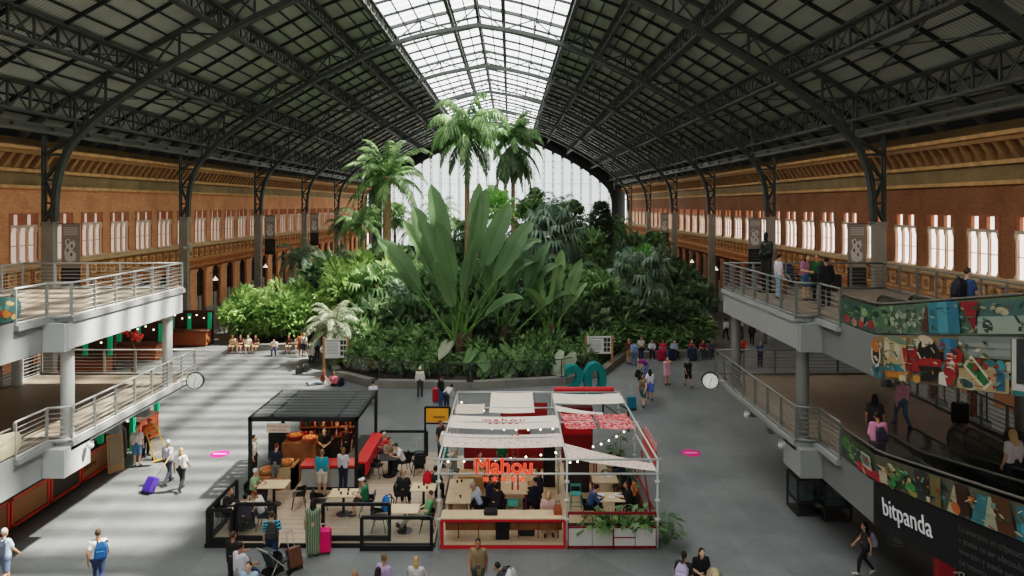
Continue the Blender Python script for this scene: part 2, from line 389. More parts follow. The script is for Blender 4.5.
d = MB(); d.box(.0, .32, -.9, -.8, 0, 5.05, 1); d.box(.0, .32, .8, .9, 0, 5.05, 1); d.box(.0, .32, -.9, .9, 5.0, 5.05, 1); d.face([(.3, -.84, 0), (.3, .84, 0), (.3, .84, 5), (.3, -.84, 5)], 0)
for y in (-.78, 0, .78): d.box(.2, .28, y-.04, y+.04, 0, 4.6, 2)
for z in (2.35, 3.5, 4.55): d.box(.2, .28, -.8, .8, z-.04, z+.04, 2)
DOOR = d.mesh('door_frame', [M['dark'], mat('door_jamb', S(150, 96, 62), .85), M['iron_dark']])
d = MB()
for y in (-.4, .4): d.box(.22, .27, y-.35, y+.35, .1, 2.3); d.box(.19, .24, y-.26, y+.26, .3, 1.2); d.box(.19, .24, y-.26, y+.26, 1.35, 2.15)
DPAN = d.mesh('door_leaf', M['door'])
wn = dn = 0
for s in (-1, 1):
    for k in KS:
        y = YC0 + PITCH*k
        if y < 4: continue
        rz = 0 if s > 0 else math.pi
        wn += 1; o = struct(link('window_%d' % wn, WIN)); o.location = (CX+s*26.75, y, 0); o.rotation_euler.z = rz; link('pane', PANE[s], o)
        dn += 1; o = struct(link('door_%d' % dn, DOOR)); o.location = (CX+s*26.75, y, 0); o.rotation_euler.z = rz; link('door_leaf', DPAN, o)
# ---- far gable: dark arched wall around one huge window
b = MB(); prof = [(d, z) for d, z in CHORD] + [(24.45, 0.0)]
for sg in (-1, 1):
    for (d0, z0), (d1, z1) in zip(prof, prof[1:]):
        t0 = deck_z(d0)+.1; t1 = deck_z(d1)+.1
        if z1 > 10: b.face([(CX+sg*d0, YEND, z0), (CX+sg*d1, YEND, z1), (CX+sg*d1, YEND, t1), (CX+sg*d0, YEND, t0)])
    b.face([(CX+sg*24.45, YEND, 0), (CX+sg*26.75, YEND, 0), (CX+sg*26.75, YEND, 15.7), (CX+sg*24.45, YEND, 17)])
    for (d0, z0), (d1, z1) in zip(prof, prof[1:]): b.bar((CX+sg*d0, YEND-.3, z0), (CX+sg*d1, YEND-.3, z1), 1.1, .9, 0, (0, 1, 0))
b.box(CX-24.45, CX+24.45, YEND-.1, YEND+.1, 0, 2.6)
struct(b.build('wall_far', M['iron_dark']))
wn += 1; b = MB()
for sg in (-1, 1):
    for (d0, z0), (d1, z1) in zip(CHORD, CHORD[1:]): b.face([(CX+sg*d0, YEND+.3, 2.6), (CX+sg*d1, YEND+.3, 2.6), (CX+sg*d1, YEND+.3, z1), (CX+sg*d0, YEND+.3, z0)])
gw = struct(b.build('window_%d' % wn, mat('gable_glass', (.93, .97, .97), .3, 0, 0, 1, .95, (.93, .97, .97))))
b = MB()
for i in range(-12, 13):
    d = i*1.95; z = lerp(abs(d), CHORD)
    for e in (-.16, .16): b.bar((CX+d+e, YEND, 2.6), (CX+d+e, YEND, z), .07, .1)
    n = int((z-2.6)/1.3)
    for j in range(n):
        zz = 3.1 + 1.3*j; b.bar((CX+d-.16, YEND, zz), (CX+d+.16, YEND, zz+.35), .1, .06); b.bar((CX+d+.16, YEND, zz), (CX+d-.16, YEND, zz+.35), .1, .06)
    b.ball((CX+d, YEND-.1, z-.7), .34, .2, .34, 8)
for z in (6.5, 11, 15.5, 20): b.bar((CX-lerp(z, sorted((zz, dd) for dd, zz in CHORD)), YEND+.1, z), (CX+lerp(z, sorted((zz, dd) for dd, zz in CHORD)), YEND+.1, z), .06)
b.build('mullion', mat('mullion_grey', S(88, 96, 96), .6), gw)
b = MB(); b.face([(XL, YB, 0), (XR, YB, 0), (XR, YB, 10), (XL, YB, 10)])
for sg in (-1, 1):
    for (d0, z0), (d1, z1) in zip(CHORD, CHORD[1:]): b.face([(CX+sg*d0, YB, z0), (CX+sg*d1, YB, z1), (CX+sg*d1, YB, deck_z(d1)+.1), (CX+sg*d0, YB, deck_z(d0)+.1)])
    b.face([(CX+sg*24.45, YB, 10), (CX+sg*26.75, YB, 10), (CX+sg*26.75, YB, 15.7), (CX+sg*24.45, YB, 17)])
struct(b.build('wall_back', mat('back_wall_plaster', (.5, .48, .45), .8)))
wn += 1; b = MB()
for sg in (-1, 1):
    for (d0, z0), (d1, z1) in zip(CHORD, CHORD[1:]): b.face([(CX+sg*d0, YB-.1, 10), (CX+sg*d1, YB-.1, 10), (CX+sg*d1, YB-.1, z1), (CX+sg*d0, YB-.1, z0)])
gb = struct(b.build('window_%d' % wn, mat('back_gable_glass', (.93, .97, .97), .3, 0, 0, 1, .6, (.93, .97, .97))))
b = MB()
for i in range(-12, 13): b.bar((CX+i*1.95, YB, 10), (CX+i*1.95, YB, lerp(abs(i*1.95), CHORD)), .2)
b.build('mullion', MATS['mullion_grey'], gb)

# ================================================================== ROOF
b = MB()
pr = [(d, z) for d, z in DECK if d >= 7.4]
for sg in (-1, 1):
    for (d0, z0), (d1, z1) in zip(pr, pr[1:]): b.face([(CX+sg*d0, YB, z0), (CX+sg*d1, YB, z1), (CX+sg*d1, YEND, z1), (CX+sg*d0, YEND, z0)])
struct(b.build('ceiling', M['deckroof']))
fro = MB(); clr = MB(); PER, SL = 1.35, .62
y = YB
while y < YEND:
    for sg in (-1, 1):
        for (d0, z0), (d1, z1) in zip(DECK[:2], DECK[1:3]):
            for bb, ya, yb in ((fro, y, y+SL), (clr, y+SL, min(y+PER, YEND))): bb.face([(CX+sg*d0, ya, z0), (CX+sg*d1, ya, z1), (CX+sg*d1, yb, z1), (CX+sg*d0, yb, z0)])
    y += PER
SKY_E = 3.7
wn += 1
sk = struct(fro.build('window_%d' % wn, mat('frosted_skylight', (.96, .97, .95), .5, 0, 0, 1, SKY_E, (1, .99, .96))))
clr.build('clear_pane', M['skyclear'], sk)
# framed trusses, one per bay
def frame(Y, full=True):
    b = MB()
    for sg in (-1, 1):
        P = [(CX+sg*d, Y, z) for d, z in CHORD]
        for a, c in zip(P, P[1:]): b.bar(a, c, .42, .3, 0); b.bar((a[0], Y, a[2]-.17), (c[0], Y, c[2]-.17), .56, .05, 0)
        Q = [(CX+sg*d, Y, z-.16) for d, z in DECK]
        for a, c in zip(Q, Q[1:]): b.bar(a, c, .3, .26, 0)
        ds = [0, 2.2, 4.8, 7.4, 9.0, 10.5, 12.5, 14.5, 17, 19.5, 21.4, 23.25]
        for i, d in enumerate(ds):
            lo = (CX+sg*d, Y, lerp(d, CHORD)); hi = (CX+sg*d, Y, deck_z(d)-.2)
            b.bar(lo, hi, .12)
            if i+1 < len(ds):
                d2 = ds[i+1]
                if i % 2: b.bar(lo, (CX+sg*d2, Y, deck_z(d2)-.2), .1)
                else: b.bar(hi, (CX+sg*d2, Y, lerp(d2, CHORD)), .1)
    return struct(b.build('roof_truss', M['iron']))
for k in range(-3, 6): frame(Y0 + BAY*k)
# lattice purlin girders running the length of the nave
def girder(d, depth, lat=True, step=1.69, wid=.3):
    b = MB(); x = CX + d; z1 = deck_z(d) - .12; z0 = z1 - depth
    b.box(x-wid/2, x+wid/2, YB, YEND, z1-.14, z1); b.box(x-wid/2, x+wid/2, YB, YEND, z0, z0+.14)
    y = YB
    while y < YEND - step:
        b.bar((x, y, z0), (x, y+step, z1), .05, .1); b.bar((x, y, z1), (x, y+step, z0), .05, .1)
        b.box(x-.05, x+.05, y-.05, y+.05, z0, z1)
        y += step
    return struct(b.build('roof_girder', M['iron']))
for d, dep, wd in ((23.25, 1.6, .34), (19.5, 1.45, .5), (14.5, 1.3, .5), (10.5, 1.0, .3), (7.4, 1.1, .34), (2.2, .9, .3), (.0, .9, .24)):
    for sg in ((-1, 1) if d else (1,)): girder(sg*d, dep, wid=wd)
# thin purlins and rafters under the sheets
b = MB()
for d in (0, 1.1, 3.7, 5.0, 6.2, 8.4, 9.4, 11.5, 12.5, 13.5, 15.6, 16.6, 17.6, 18.6, 20.5, 21.4, 22.3, 24.3, 25.4):
    for sg in (-1, 1):
        if d == 0 and sg > 0: continue
        x = CX+sg*d; z = deck_z(d)-.06; w_ = .035 if d > 7 else .05; b.box(x-w_, x+w_, YB, YEND, z-.1, z)
struct(b.build('roof_purlin', M['iron_dark']))
b = MB(); y = YB + .6
n = 0
yy = [Y0 + PITCH*i for i in range(-16, 30)]
for y in yy:
    if not (YB < y < YEND): continue
    for sg in (-1, 1):
        Q = [(CX+sg*d, y, z-.12) for d, z in DECK]
        for a, c in zip(Q, Q[1:]): b.bar(a, c, .1, .2)
struct(b.build('roof_rafter', M['iron_dark']))
# wind-bracing rods under the two outer roof fields
b = MB()
for k in range(-3, 6):
    y0, y1 = Y0+BAY*k, Y0+BAY*(k+1)
    for sg in (-1, 1):
        for da, db in ((19.5, 23.25),):
            b.bar((CX+sg*da, y0, deck_z(da)-.3), (CX+sg*db, y1, deck_z(db)-.3), .07); b.bar((CX+sg*db, y0, deck_z(db)-.3), (CX+sg*da, y1, deck_z(da)-.3), .07)
struct(b.build('roof_bracing', M['iron']))
# columns with their open lattice heads
for s in (-1, 1):
    b = MB(); xi, xo = 24.5, 25.3
    lo, hi = (s*24.42, s*25.12) if s > 0 else (s*25.12, s*24.42)
    b.box(lo, hi, -.22, .22, .9, 9.7, 0); b.box(lo-.08, hi+.08, -.3, .3, 0, .9, 0); b.box(lo-.05, hi+.05, -.27, .27, 9.7, 10.0, 0)
    for z in (2.4, 5.3, 7.5): b.box(lo-.04, hi+.04, -.26, .26, z, z+.14, 0)
    fr = lambda z: lerp(z, sorted((zz, dd) for dd, zz in CHORD))
    for y in (-.13, .13):
        b.bar((s*25.07, y, 10), (s*25.07, y, 15.6), .12, .12, 1)
        zs = [10.0, 11.1, 12.5, 14.0]
        for i, (za, zb) in enumerate(zip(zs, zs[1:])):
            b.bar((s*25.07, y, za), (s*fr(zb), y, zb), .1, .1, 1) if i % 2 == 0 else b.bar((s*fr(za), y, za), (s*25.07, y, zb), .1, .1, 1)
            b.bar((s*25.07, y, zb), (s*fr(zb), y, zb), .1, .12, 1)
        b.bar((s*25.07, y, 10.05), (s*fr(10), y, 11.1), .09, .09, 1); b.bar((s*25.07, y, 14.0), (s*fr(15.3), y, 15.3), .12, .14, 1)
    me = b.mesh('column', [M['column'], M['iron']])
    for k in range(-2, 6):
        o = struct(link('column', me)); o.location = (CX, Y0+BAY*k, 0)

# ================================================================== MEZZANINES
UC = -2.45
def mez(s):
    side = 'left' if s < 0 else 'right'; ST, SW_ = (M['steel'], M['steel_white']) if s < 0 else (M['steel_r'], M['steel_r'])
    X = lambda u: UC + s*u
    def bx(b, u0, u1, y0, y1, z0, z1, m=0): b.box(min(X(u0), X(u1)), max(X(u0), X(u1)), y0, y1, z0, z1, m)
    for z, nm, YE in ((7.4, 'upper', 29.4), (3.42, 'lower', 30.6)):
        b = MB()
        bx(b, 11.55, 18.6, 21.9, YE+.05, z-.16, z, 0); bx(b, 12.15, 18.6, 20.3, 21.9, z-.16, z, 0); bx(b, 12.45, 18.6, 18.3, 20.3, z-.16, z, 0)
        b.face([(X(11.6), 21.9, z+.004), (X(18.6), 21.9, z+.004), (X(18.6), YE, z+.004), (X(11.6), YE, z+.004)], 2)
        b.face([(X(12.45), 18.3, z+.004), (X(18.6), 18.3, z+.004), (X(18.6), 21.9, z+.004), (X(12.45), 21.9, z+.004)], 2)
        if nm == 'upper':
            bx(b, 11.6, 11.9, 21.7, YE-.1, z-1.0, z-.16, 1); bx(b, 11.75, 18.5, YE-.4, YE-.1, z-1.0, z-.16, 1)
        else:
            bx(b, 11.62, 12.2, 21.9, 22.9, z-1.05, z-.16, 1); bx(b, 11.62, 18.5, 21.9, YE, z-.3, z-.16, 0)
        bx(b, 18.2, 18.5, 18.3, YE-.1, z-1.0, z-.16, 1)
        bx(b, 11.62, 12.35, 21.55, 21.9, z-1.05, z-.16, 1)
        bx(b, 12.05, 18.2, 21.9, YE-.4, z-.5, z-.16, 3); bx(b, 12.45, 18.2, 18.4, 21.9, z-.5, z-.16, 3)
        for y in (23.4, 25.4, 27.4): bx(b, 12.05, 18.2, y-.12, y+.12, z-.9, z-.5, 3)
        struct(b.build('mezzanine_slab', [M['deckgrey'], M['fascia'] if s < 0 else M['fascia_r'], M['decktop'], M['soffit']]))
        # railing
        rail = thing('railing', '%s steel railing with horizontal bars along the %s mezzanine on the %s side' % ('grey' if s > 0 else 'pale', nm, side), 'railing', (X(11.65), 22, z))
        path = [(11.65, YE-.05), (11.65, 21.95), (12.3, 21.75), (12.3, 20.35)]
        hp = MB(); bars = MB()
        rows = [.16, .31, .46, .61, .76, .91]
        def run(path):
            for (u0, y0), (u1, y1) in zip(path, path[1:]):
                hp.tube([(X(u0), y0, z+1.1), (X(u1), y1, z+1.1)], .035, 8)
                for r in rows: bars.tube([(X(u0), y0, z+r), (X(u1), y1, z+r)], .014, 6)
                hp.bar((X(u0), y0, z+.04), (X(u1), y1, z+.04), .05, .1)
        def posts(path):
            out = []
            for (u0, y0), (u1, y1) in zip(path, path[1:]):
                L = math.hypot(u1-u0, y1-y0); n = max(1, round(L/1.25))
                for i in range(n+1):
                    p = (u0+(u1-u0)*i/n, y0+(y1-y0)*i/n)
                    if p not in out: out.append(p)
            for u, y in out:
                pb = MB(); pb.box(X(u)-.045, X(u)+.045, y-.02, y+.02, z-.12, z+1.09); pb.box(X(u)-.07, X(u)+.07, y-.05, y+.05, z-.02, z+.05); pb.build('post', ST, rail, world=True)
        run(path); posts(path)
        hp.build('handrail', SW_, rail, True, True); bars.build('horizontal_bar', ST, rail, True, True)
        rail = thing('railing', 'railing closing off the far end and outer edge of the %s %s mezzanine' % (nm, side), 'railing', (X(18.5), 29.3, z))
        path = [(11.65, YE-.05), (18.5, YE-.05), (18.5, 18.4)]; hp = MB(); bars = MB()
        run(path); posts([(12.9, YE-.05), (18.5, YE-.05), (18.5, 18.4)])
        hp.build('handrail', ST, rail, True, True); bars.build('horizontal_bar', ST, rail, True, True)
    for u, y, zl, zh in ((11.95, 28.7, 3.42, 6.42), (12.0, 22.3, 3.42, 6.42), (18.2, 28.6, 0, 6.42), (18.2, 21.0, 0, 6.42), (15.0, 28.5, 0, 2.95), (15.0, 22.2, 0, 2.95)):
        b = MB(); b.lathe((X(u), y, 0), [(.26, zl), (.26, zl+.06), (.2, zl+.1), (.2, zh-.12), (.24, zh-.06), (.24, zh)], 20)
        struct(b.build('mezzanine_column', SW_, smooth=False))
mez(-1); mez(1)
# ================================================================== MOVING WALKWAYS rising towards the gallery
def ramp(z0, y): return z0 + max(0.0, 18.4 - y) * .185
YW = 4.0
def walkway(s, z0, u0, u1, label):
    X = lambda u: UC + s*u
    t = thing('moving_walkway', label, 'moving walkway', (X((u0+u1)/2), 20.3, z0), 0, 'moving walkways of the mezzanines')
    ys = [20.3, 18.4, YW]
    for u in (u0, u1):
        g = MB()
        arc = [(20.3 + .38*math.cos(a), .5 + .38*math.sin(a)) for a in [math.pi*(-.5 + i/8) for i in range(9)]]
        poly = [(X(u), y, ramp(z0, y)+.12 if y > 18.4 else ramp(z0, y)+.12) for y in (YW, 18.4, 20.3)] + [(X(u), y, z0+h) for y, h in arc[1:-1]] + [(X(u), y, ramp(z0, y)+.88) for y in (20.3, 18.4, YW)]
        g.face(poly); g.face([(p[0]+.02, p[1], p[2]) for p in poly]); g.build('balustrade', M['smoke'], t, world=True)
        h = MB(); pts = [(X(u), y, z0+.5+(hh-.5)*1.1) for y, hh in arc] + [(X(u), 19.4, z0+.92), (X(u), 18.6, z0+.92), (X(u), 18.0, ramp(z0, 18)+.92), (X(u), YW, ramp(z0, YW)+.92)]
        h.tube(pts, .034, 8); h.tube([(X(u), y, z) for _, y, z in [(0, 20.3, z0+.06), (0, 18.4, z0+.06), (0, YW, ramp(z0, YW)+.06)]], .07, 6, 1)
        h.build('handrail', [cm(96, 91, 82), M['steel']], t, True, True)
    tr = MB()
    for ya, yb in ((20.5, 18.4), (18.4, YW)): tr.face([(X(u0), ya, ramp(z0, ya)+.03), (X(u1), ya, ramp(z0, ya)+.03), (X(u1), yb, ramp(z0, yb)+.03), (X(u0), yb, ramp(z0, yb)+.03)])
    y = 20.3
    while y > YW:
        tr.box(min(X(u0), X(u1))+.12, max(X(u0), X(u1))-.12, y-.16, y-.02, ramp(z0, y)+.03, ramp(z0, y)+.06); y -= .2
    tr.build('tread_belt', mat('tread_metal', S(70, 70, 68), .45, .5), t, world=True)
for s, side in ((-1, 'left'), (1, 'right')):
    for z0, lv in ((7.4, 'upper'), (3.42, 'lower')):
        for u0, u1, w_ in ((12.42, 13.55, 'nearest the middle of the hall'), (14.5, 15.7, 'second from the middle of the hall'), (16.2, 17.4, 'closest to the outer wall')):
            walkway(s, z0, u0, u1, '%s %s walkway with glass sides and black handrails, %s' % (lv, side, w_))
        X = lambda u: UC + s*u
        b = MB()
        def sk(x0, x1, seg, m):
            for (ya, ta, ba), (yb, tb, bb_) in zip(seg, seg[1:]): b.hexa([(x0, ya, ba), (x1, ya, ba), (x1, yb, bb_), (x0, yb, bb_), (x0, ya, ta), (x1, ya, ta), (x1, yb, tb), (x0, yb, tb)], m)
        seg = [(21.9, z0-.16, z0-1.05), (20.35, z0-.16, z0-1.05), (20.3, z0+.1, z0-1.05), (18.6, z0+.1, z0-1.05), (18.4, z0+.1, z0-1.06), (YW, ramp(z0, YW)+.1, ramp(z0, YW)-1.06)]
        sk(X(12.3), X(12.4), seg, 0); sk(X(17.5), X(17.6), seg, 0)
        sk(X(12.4), X(17.5), [(y, t-.25, max(bo, t-.95)) for y, t, bo in seg[2:]], 1)
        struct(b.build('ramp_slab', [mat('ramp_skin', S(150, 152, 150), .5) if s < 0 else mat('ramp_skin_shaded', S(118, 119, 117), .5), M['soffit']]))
# ---- the painted graphics and the black advertisement on the right hand walkways
XM = UC + 12.3 - .012
class Mural:
    def __init__(s): s.b = MB(); s.mats = []; s.k = 0
    def poly(s, col, pts, f):
        key = cm(*[int(c*.86) for c in col], rough=.5)
        if key not in s.mats: s.mats.append(key)
        s.k += 1; x = XM - .0004*s.k
        s.b.face([(x, *f(px, py)) for px, py in pts], s.mats.index(key))
    def ell(s, col, cx, cy, rx, ry, f, rot=0, n=14):
        s.poly(col, [(cx + rx*math.cos(2*math.pi*i/n)*math.cos(rot) - ry*math.sin(2*math.pi*i/n)*math.sin(rot), cy + rx*math.cos(2*math.pi*i/n)*math.sin(rot) + ry*math.sin(2*math.pi*i/n)*math.cos(rot)) for i in range(n)], f)
def onwall(px, py, ox, oy, sc):
    px, py = ox + px/sc, oy + py/sc
    Y = XM*F/(px-VX); return (Y, H - (py-VY)*Y/F)
fu = lambda x, y: onwall(x, y, 834, 250, 3.842)
fz = lambda x, y: onwall(x, y, 834, 380, 3.842)
# where things sit along the wall: upper balustrade strip (P+.12 .. P+.86) and skirt
def strip(z0, ya, yb, lo, hi, n=1): return [(ya, ramp(z0, ya)+lo), (yb, ramp(z0, yb)+lo), (yb, ramp(z0, yb)+hi), (ya, ramp(z0, ya)+hi)]
raw = lambda y, z: (y, z)
def busy(mu, z0, y0, y1, h0, h1, n, pal):
    for i in range(n):
        y_ = R2.uniform(y0, y1); h_ = R2.uniform(h0, h1); c_ = R2.choice(pal)
        if i % 3 == 0: re(mu, c_, y_, h_, R2.uniform(.03, .12), R2.uniform(.015, .05), z0, R2.choice((4, 5, 7, 9)))
        elif i % 3 == 1: rp(mu, c_, y_, y_-R2.uniform(.03, .14), h_, min(h1+.03, h_+R2.uniform(.04, .14)), z0, R2.uniform(-.15, .15))
        else: rp(mu, c_, y_, y_-R2.uniform(.1, .35), h_, h_+.018, z0, R2.uniform(-.05, .05))
PAL = [(60, 118, 122), (206, 186, 146), (150, 60, 44), (84, 96, 74), (200, 126, 60), (34, 40, 38), (120, 150, 140), (222, 206, 176), (30, 34, 32)]
mu = Mural()
mu.poly((66, 96, 80), strip(7.4, 20.2, 18.4, .14, .86), raw); mu.poly((92, 116, 96), strip(7.4, 18.4, YW+.1, .14, .86), raw)
def rp(m, col, y0, y1, h0, h1, z0, sk=0.0):    # parallelogram that follows the ramp
    m.poly(col, [(y0, ramp(z0, y0)+h0), (y1, ramp(z0, y1)+h0), (y1-sk, ramp(z0, y1)+h1), (y0-sk, ramp(z0, y0)+h1)], raw)
def re(m, col, y, h, ry, rh, z0, n=12): m.ell(col, y, ramp(z0, y)+h, ry, rh, raw, 0, n)
R2 = random.Random(5)
GREENS = [(52, 92, 58), (84, 128, 78), (36, 70, 48), (120, 150, 96)]
for i in range(26): re(mu, R2.choice(GREENS), R2.uniform(17.6, 20.0), R2.uniform(.22, .76), R2.uniform(.08, .2), R2.uniform(.05, .1), 7.4, 8)
for y, h, c in ((19.9, .3, (170, 60, 66)), (19.5, .26, (206, 150, 120)), (19.1, .3, (190, 70, 70)), (18.6, .34, (176, 52, 66)), (18.95, .62, (150, 178, 120))): re(mu, c, y, h, .16, .12, 7.4)
for i in range(30): re(mu, R2.choice([(150, 164, 140), (112, 132, 112), (176, 186, 160), (84, 104, 88)]), R2.uniform(16.1, 17.6), R2.uniform(.2, .8), .09, .08, 7.4, 6)
for i in range(50):
    y_ = R2.uniform(9, 16.4); h_ = R2.uniform(.16, .6); rp(mu, R2.choice([(74, 120, 116), (130, 150, 124), (56, 80, 74), (164, 170, 140), (110, 84, 60)]), y_, y_-R2.uniform(.08, .35), h_, h_+R2.uniform(.06, .2), 7.4, R2.uniform(-.25, .25))
rp(mu, (96, 60, 44), 16.3, 15.9, .2, .84, 7.4, .2)
for y, c in ((15.75, (62, 132, 148)), (15.4, (84, 156, 168)), (15.05, (54, 120, 140))): rp(mu, c, y+.2, y-.2, .15, .85, 7.4, -.08)
mu.poly((150, 44, 50), [(14.9, ramp(7.4, 14.9)+.84), (14.3, ramp(7.4, 14.3)+.84), (14.4, ramp(7.4, 14.4)+.2)], raw)
rp(mu, (160, 176, 160), 14.3, 12.4, .15, .5, 7.4); rp(mu, (78, 110, 108), 14.2, 12.6, .5, .8, 7.4); re(mu, (50, 70, 70), 14.0, .3, .16, .14, 7.4); re(mu, (200, 190, 150), 13.6, .6, .2, .08, 7.4)
rp(mu, (60, 150, 150), 12.6, 12.2, .15, .82, 7.4)
for y, c in ((11.8, (200, 180, 120)), (11, (80, 130, 140)), (10, (170, 60, 60)), (9, (110, 150, 110))): re(mu, c, y, .5, .35, .3, 7.4)
busy(mu, 7.4, 10, 19.9, .18, .76, 110, [(74, 120, 116), (130, 150, 124), (40, 60, 54), (164, 170, 140), (110, 84, 60), (50, 96, 70)])
tag(mu.b.build('mural', mu.mats), 'painted mural strip in greens and blues on the glass side of the upper right walkway', 'mural')
mu = Mural(); z0 = 7.4
mu.poly((150, 128, 92), [(18.5, z0+.06), (YW, ramp(z0, YW)+.06), (YW, ramp(z0, YW)-1.05), (18.5, z0-1.05)], raw)
PAL = [(60, 118, 122), (206, 186, 146), (150, 60, 44), (84, 96, 74), (200, 126, 60), (44, 60, 58), (120, 150, 140), (222, 206, 176)]
for i in range(90):
    if i % 2: re(mu, R2.choice(PAL), R2.uniform(12, 18.4), R2.uniform(-1.0, -.02), R2.uniform(.05, .22), R2.uniform(.03, .12), z0, R2.choice((4, 5, 7, 9)))
    else: y_ = R2.uniform(11, 18.2); h_ = R2.uniform(-1.0, -.25); rp(mu, R2.choice(PAL), y_, y_-R2.uniform(.05, .3), h_, h_+R2.uniform(.05, .22), z0, R2.uniform(-.2, .2))
re(mu, (58, 116, 124), 18.2, -.85, .3, .2, z0); re(mu, (224, 214, 196), 18.3, -.42, .24, .34, z0); re(mu, (60, 44, 38), 18.3, -.42, .17, .26, z0); re(mu, (206, 120, 50), 18.32, -.2, .2, .16, z0)
rp(mu, (196, 170, 120), 17.9, 16.9, -.7, .04, z0); re(mu, (222, 206, 176), 17.75, -.25, .12, .28, z0); re(mu, (222, 206, 176), 17.3, -.3, .12, .25, z0); re(mu, (120, 140, 110), 17.3, -.02, .5, .08, z0)
rp(mu, (52, 126, 136), 17.9, 16.9, -.82, -.62, z0, .1); rp(mu, (206, 130, 52), 17.8, 16.8, -.98, -.8, z0, .1); rp(mu, (222, 206, 160), 17.2, 16.9, -1.04, -.9, z0)
rp(mu, (156, 40, 40), 16.95, 16.25, -.78, -.25, z0, -.2); rp(mu, (206, 186, 150), 16.98, 16.9, -.8, -.2, z0, -.2); rp(mu, (110, 28, 32), 16.7, 16.62, -.76, -.26, z0, -.2)
re(mu, (34, 32, 30), 16.0, -.45, .45, .52, z0); re(mu, (222, 196, 168), 16.1, .0, .3, .1, z0); rp(mu, (170, 36, 42), 16.4, 15.5, -.62, -.44, z0); rp(mu, (30, 30, 30), 16.3, 15.7, -.98, -.7, z0); re(mu, (210, 150, 60), 16.45, -.94, .15, .1, z0)
rp(mu, (44, 110, 140), 15.6, 15.0, -.2, .05, z0, .05); rp(mu, (60, 130, 160), 15.4, 15.2, -.45, .04, z0)
mu.poly((166, 40, 40), [(15.55, ramp(z0, 15.55)-.98), (15.1, ramp(z0, 15.1)-1.0), (14.75, ramp(z0, 14.75)-.3), (14.95, ramp(z0, 14.95)-.16), (15.3, ramp(z0, 15.3)-.3)], raw)
mu.poly((230, 222, 206), [(15.6, ramp(z0, 15.6)-1.0), (15.3, ramp(z0, 15.3)-1.04), (15.42, ramp(z0, 15.4)-.72), (15.6, ramp(z0, 15.6)-.75)], raw)
for i in range(4): rp(mu, (230, 222, 206), 15.33, 15.12, -.62+.1*i, -.59+.1*i, z0, .02)
re(mu, (230, 222, 206), 15.12, -.55, .09, .1, z0)
rp(mu, (186, 160, 116), 14.9, 13.4, -1.04, -.6, z0); rp(mu, (126, 134, 126), 14.7, 12.9, -.36, .05, z0, -.2); rp(mu, (150, 156, 146), 14.6, 13.2, -.3, -.22, z0, -.2); rp(mu, (150, 156, 146), 14.5, 13.1, -.14, -.08, z0, -.2)
mu.poly((226, 214, 186), [(14.75, ramp(z0, 14.75)-.55), (14.5, ramp(z0, 14.5)-.3), (13.85, ramp(z0, 13.85)-.84), (14.1, ramp(z0, 14.1)-1.02)], raw); mu.poly((40, 110, 62), [(14.66, ramp(z0, 14.66)-.55), (14.48, ramp(z0, 14.48)-.38), (13.94, ramp(z0, 13.94)-.84), (14.1, ramp(z0, 14.1)-.94)], raw)
re(mu, (190, 180, 150), 14.65, -.92, .3, .13, z0); re(mu, (60, 90, 96), 14.65, -.92, .22, .09, z0); rp(mu, (44, 110, 130), 13.75, 13.5, -1.0, -.5, z0); re(mu, (70, 150, 160), 13.62, -.5, .13, .12, z0); rp(mu, (36, 120, 116), 13.3, 12.9, -1.04, -.85, z0)
rp(mu, (52, 60, 58), 13.35, 11.2, -.8, .05, z0)
for a in ((13.32, 13.2, -.85, .05), (12.98, 12.86, -.85, .05), (12.6, 12.48, -.85, .05)): rp(mu, (206, 204, 196), *a, z0)
for a in ((13.32, 12.9, -.95, -.82), (13.0, 12.5, -.42, -.32), (12.9, 11.6, -.16, -.06), (12.6, 11.4, -.85, -.74)): rp(mu, (206, 204, 196), *a, z0)
busy(mu, 7.4, 13.4, 18.3, -1.0, -.05, 120, PAL)
tag(mu.b.build('mural', mu.mats), 'colourful mural with a red sneaker, suitcase and hats on the upper right walkway skirt', 'mural')
mu = Mural(); z0 = 3.42
mu.poly((70, 84, 66), strip(z0, 20.2, 18.4, .14, .86), raw); mu.poly((96, 96, 78), strip(z0, 18.4, YW+.1, .14, .86), raw)
for i in range(18): re(mu, R2.choice(GREENS), R2.uniform(18.6, 20.1), R2.uniform(.22, .76), R2.uniform(.08, .2), R2.uniform(.05, .1), z0, 8)
for i in range(70):
    y_ = R2.uniform(8, 18.4); h_ = R2.uniform(.16, .6); rp(mu, R2.choice(PAL), y_, y_-R2.uniform(.08, .35), h_, h_+R2.uniform(.06, .2), z0, R2.uniform(-.25, .25))
rp(mu, (176, 54, 60), 19.3, 18.0, .15, .38, z0); rp(mu, (196, 190, 170), 19.0, 18.5, .35, .72, z0, -.1); rp(mu, (110, 120, 112), 18.95, 18.6, .42, .66, z0, -.1); rp(mu, (206, 196, 170), 18.1, 17.7, .2, .6, z0, -.1)
for i in range(24): re(mu, R2.choice(GREENS + [(60, 150, 80), (170, 160, 80)]), R2.uniform(16.2, 17.6), R2.uniform(.2, .7), R2.uniform(.08, .2), R2.uniform(.05, .1), z0, 8)
for a in ((16.4, 15.9, (58, 62, 56)), (15.9, 15.5, (120, 110, 70)), (15.3, 14.9, (190, 180, 150)), (14.9, 14.5, (66, 40, 30)), (14.5, 14.1, (62, 124, 130)), (14.1, 13.7, (170, 176, 150)), (13.7, 13.2, (96, 62, 40)), (13.2, 12.6, (56, 122, 138)), (12.6, 12.2, (206, 160, 120)), (11.6, 11, (60, 110, 90)), (10.4, 9.6, (170, 80, 60))): rp(mu, a[2], a[0], a[1], .16, .82, z0, R2.uniform(-.25, .25))
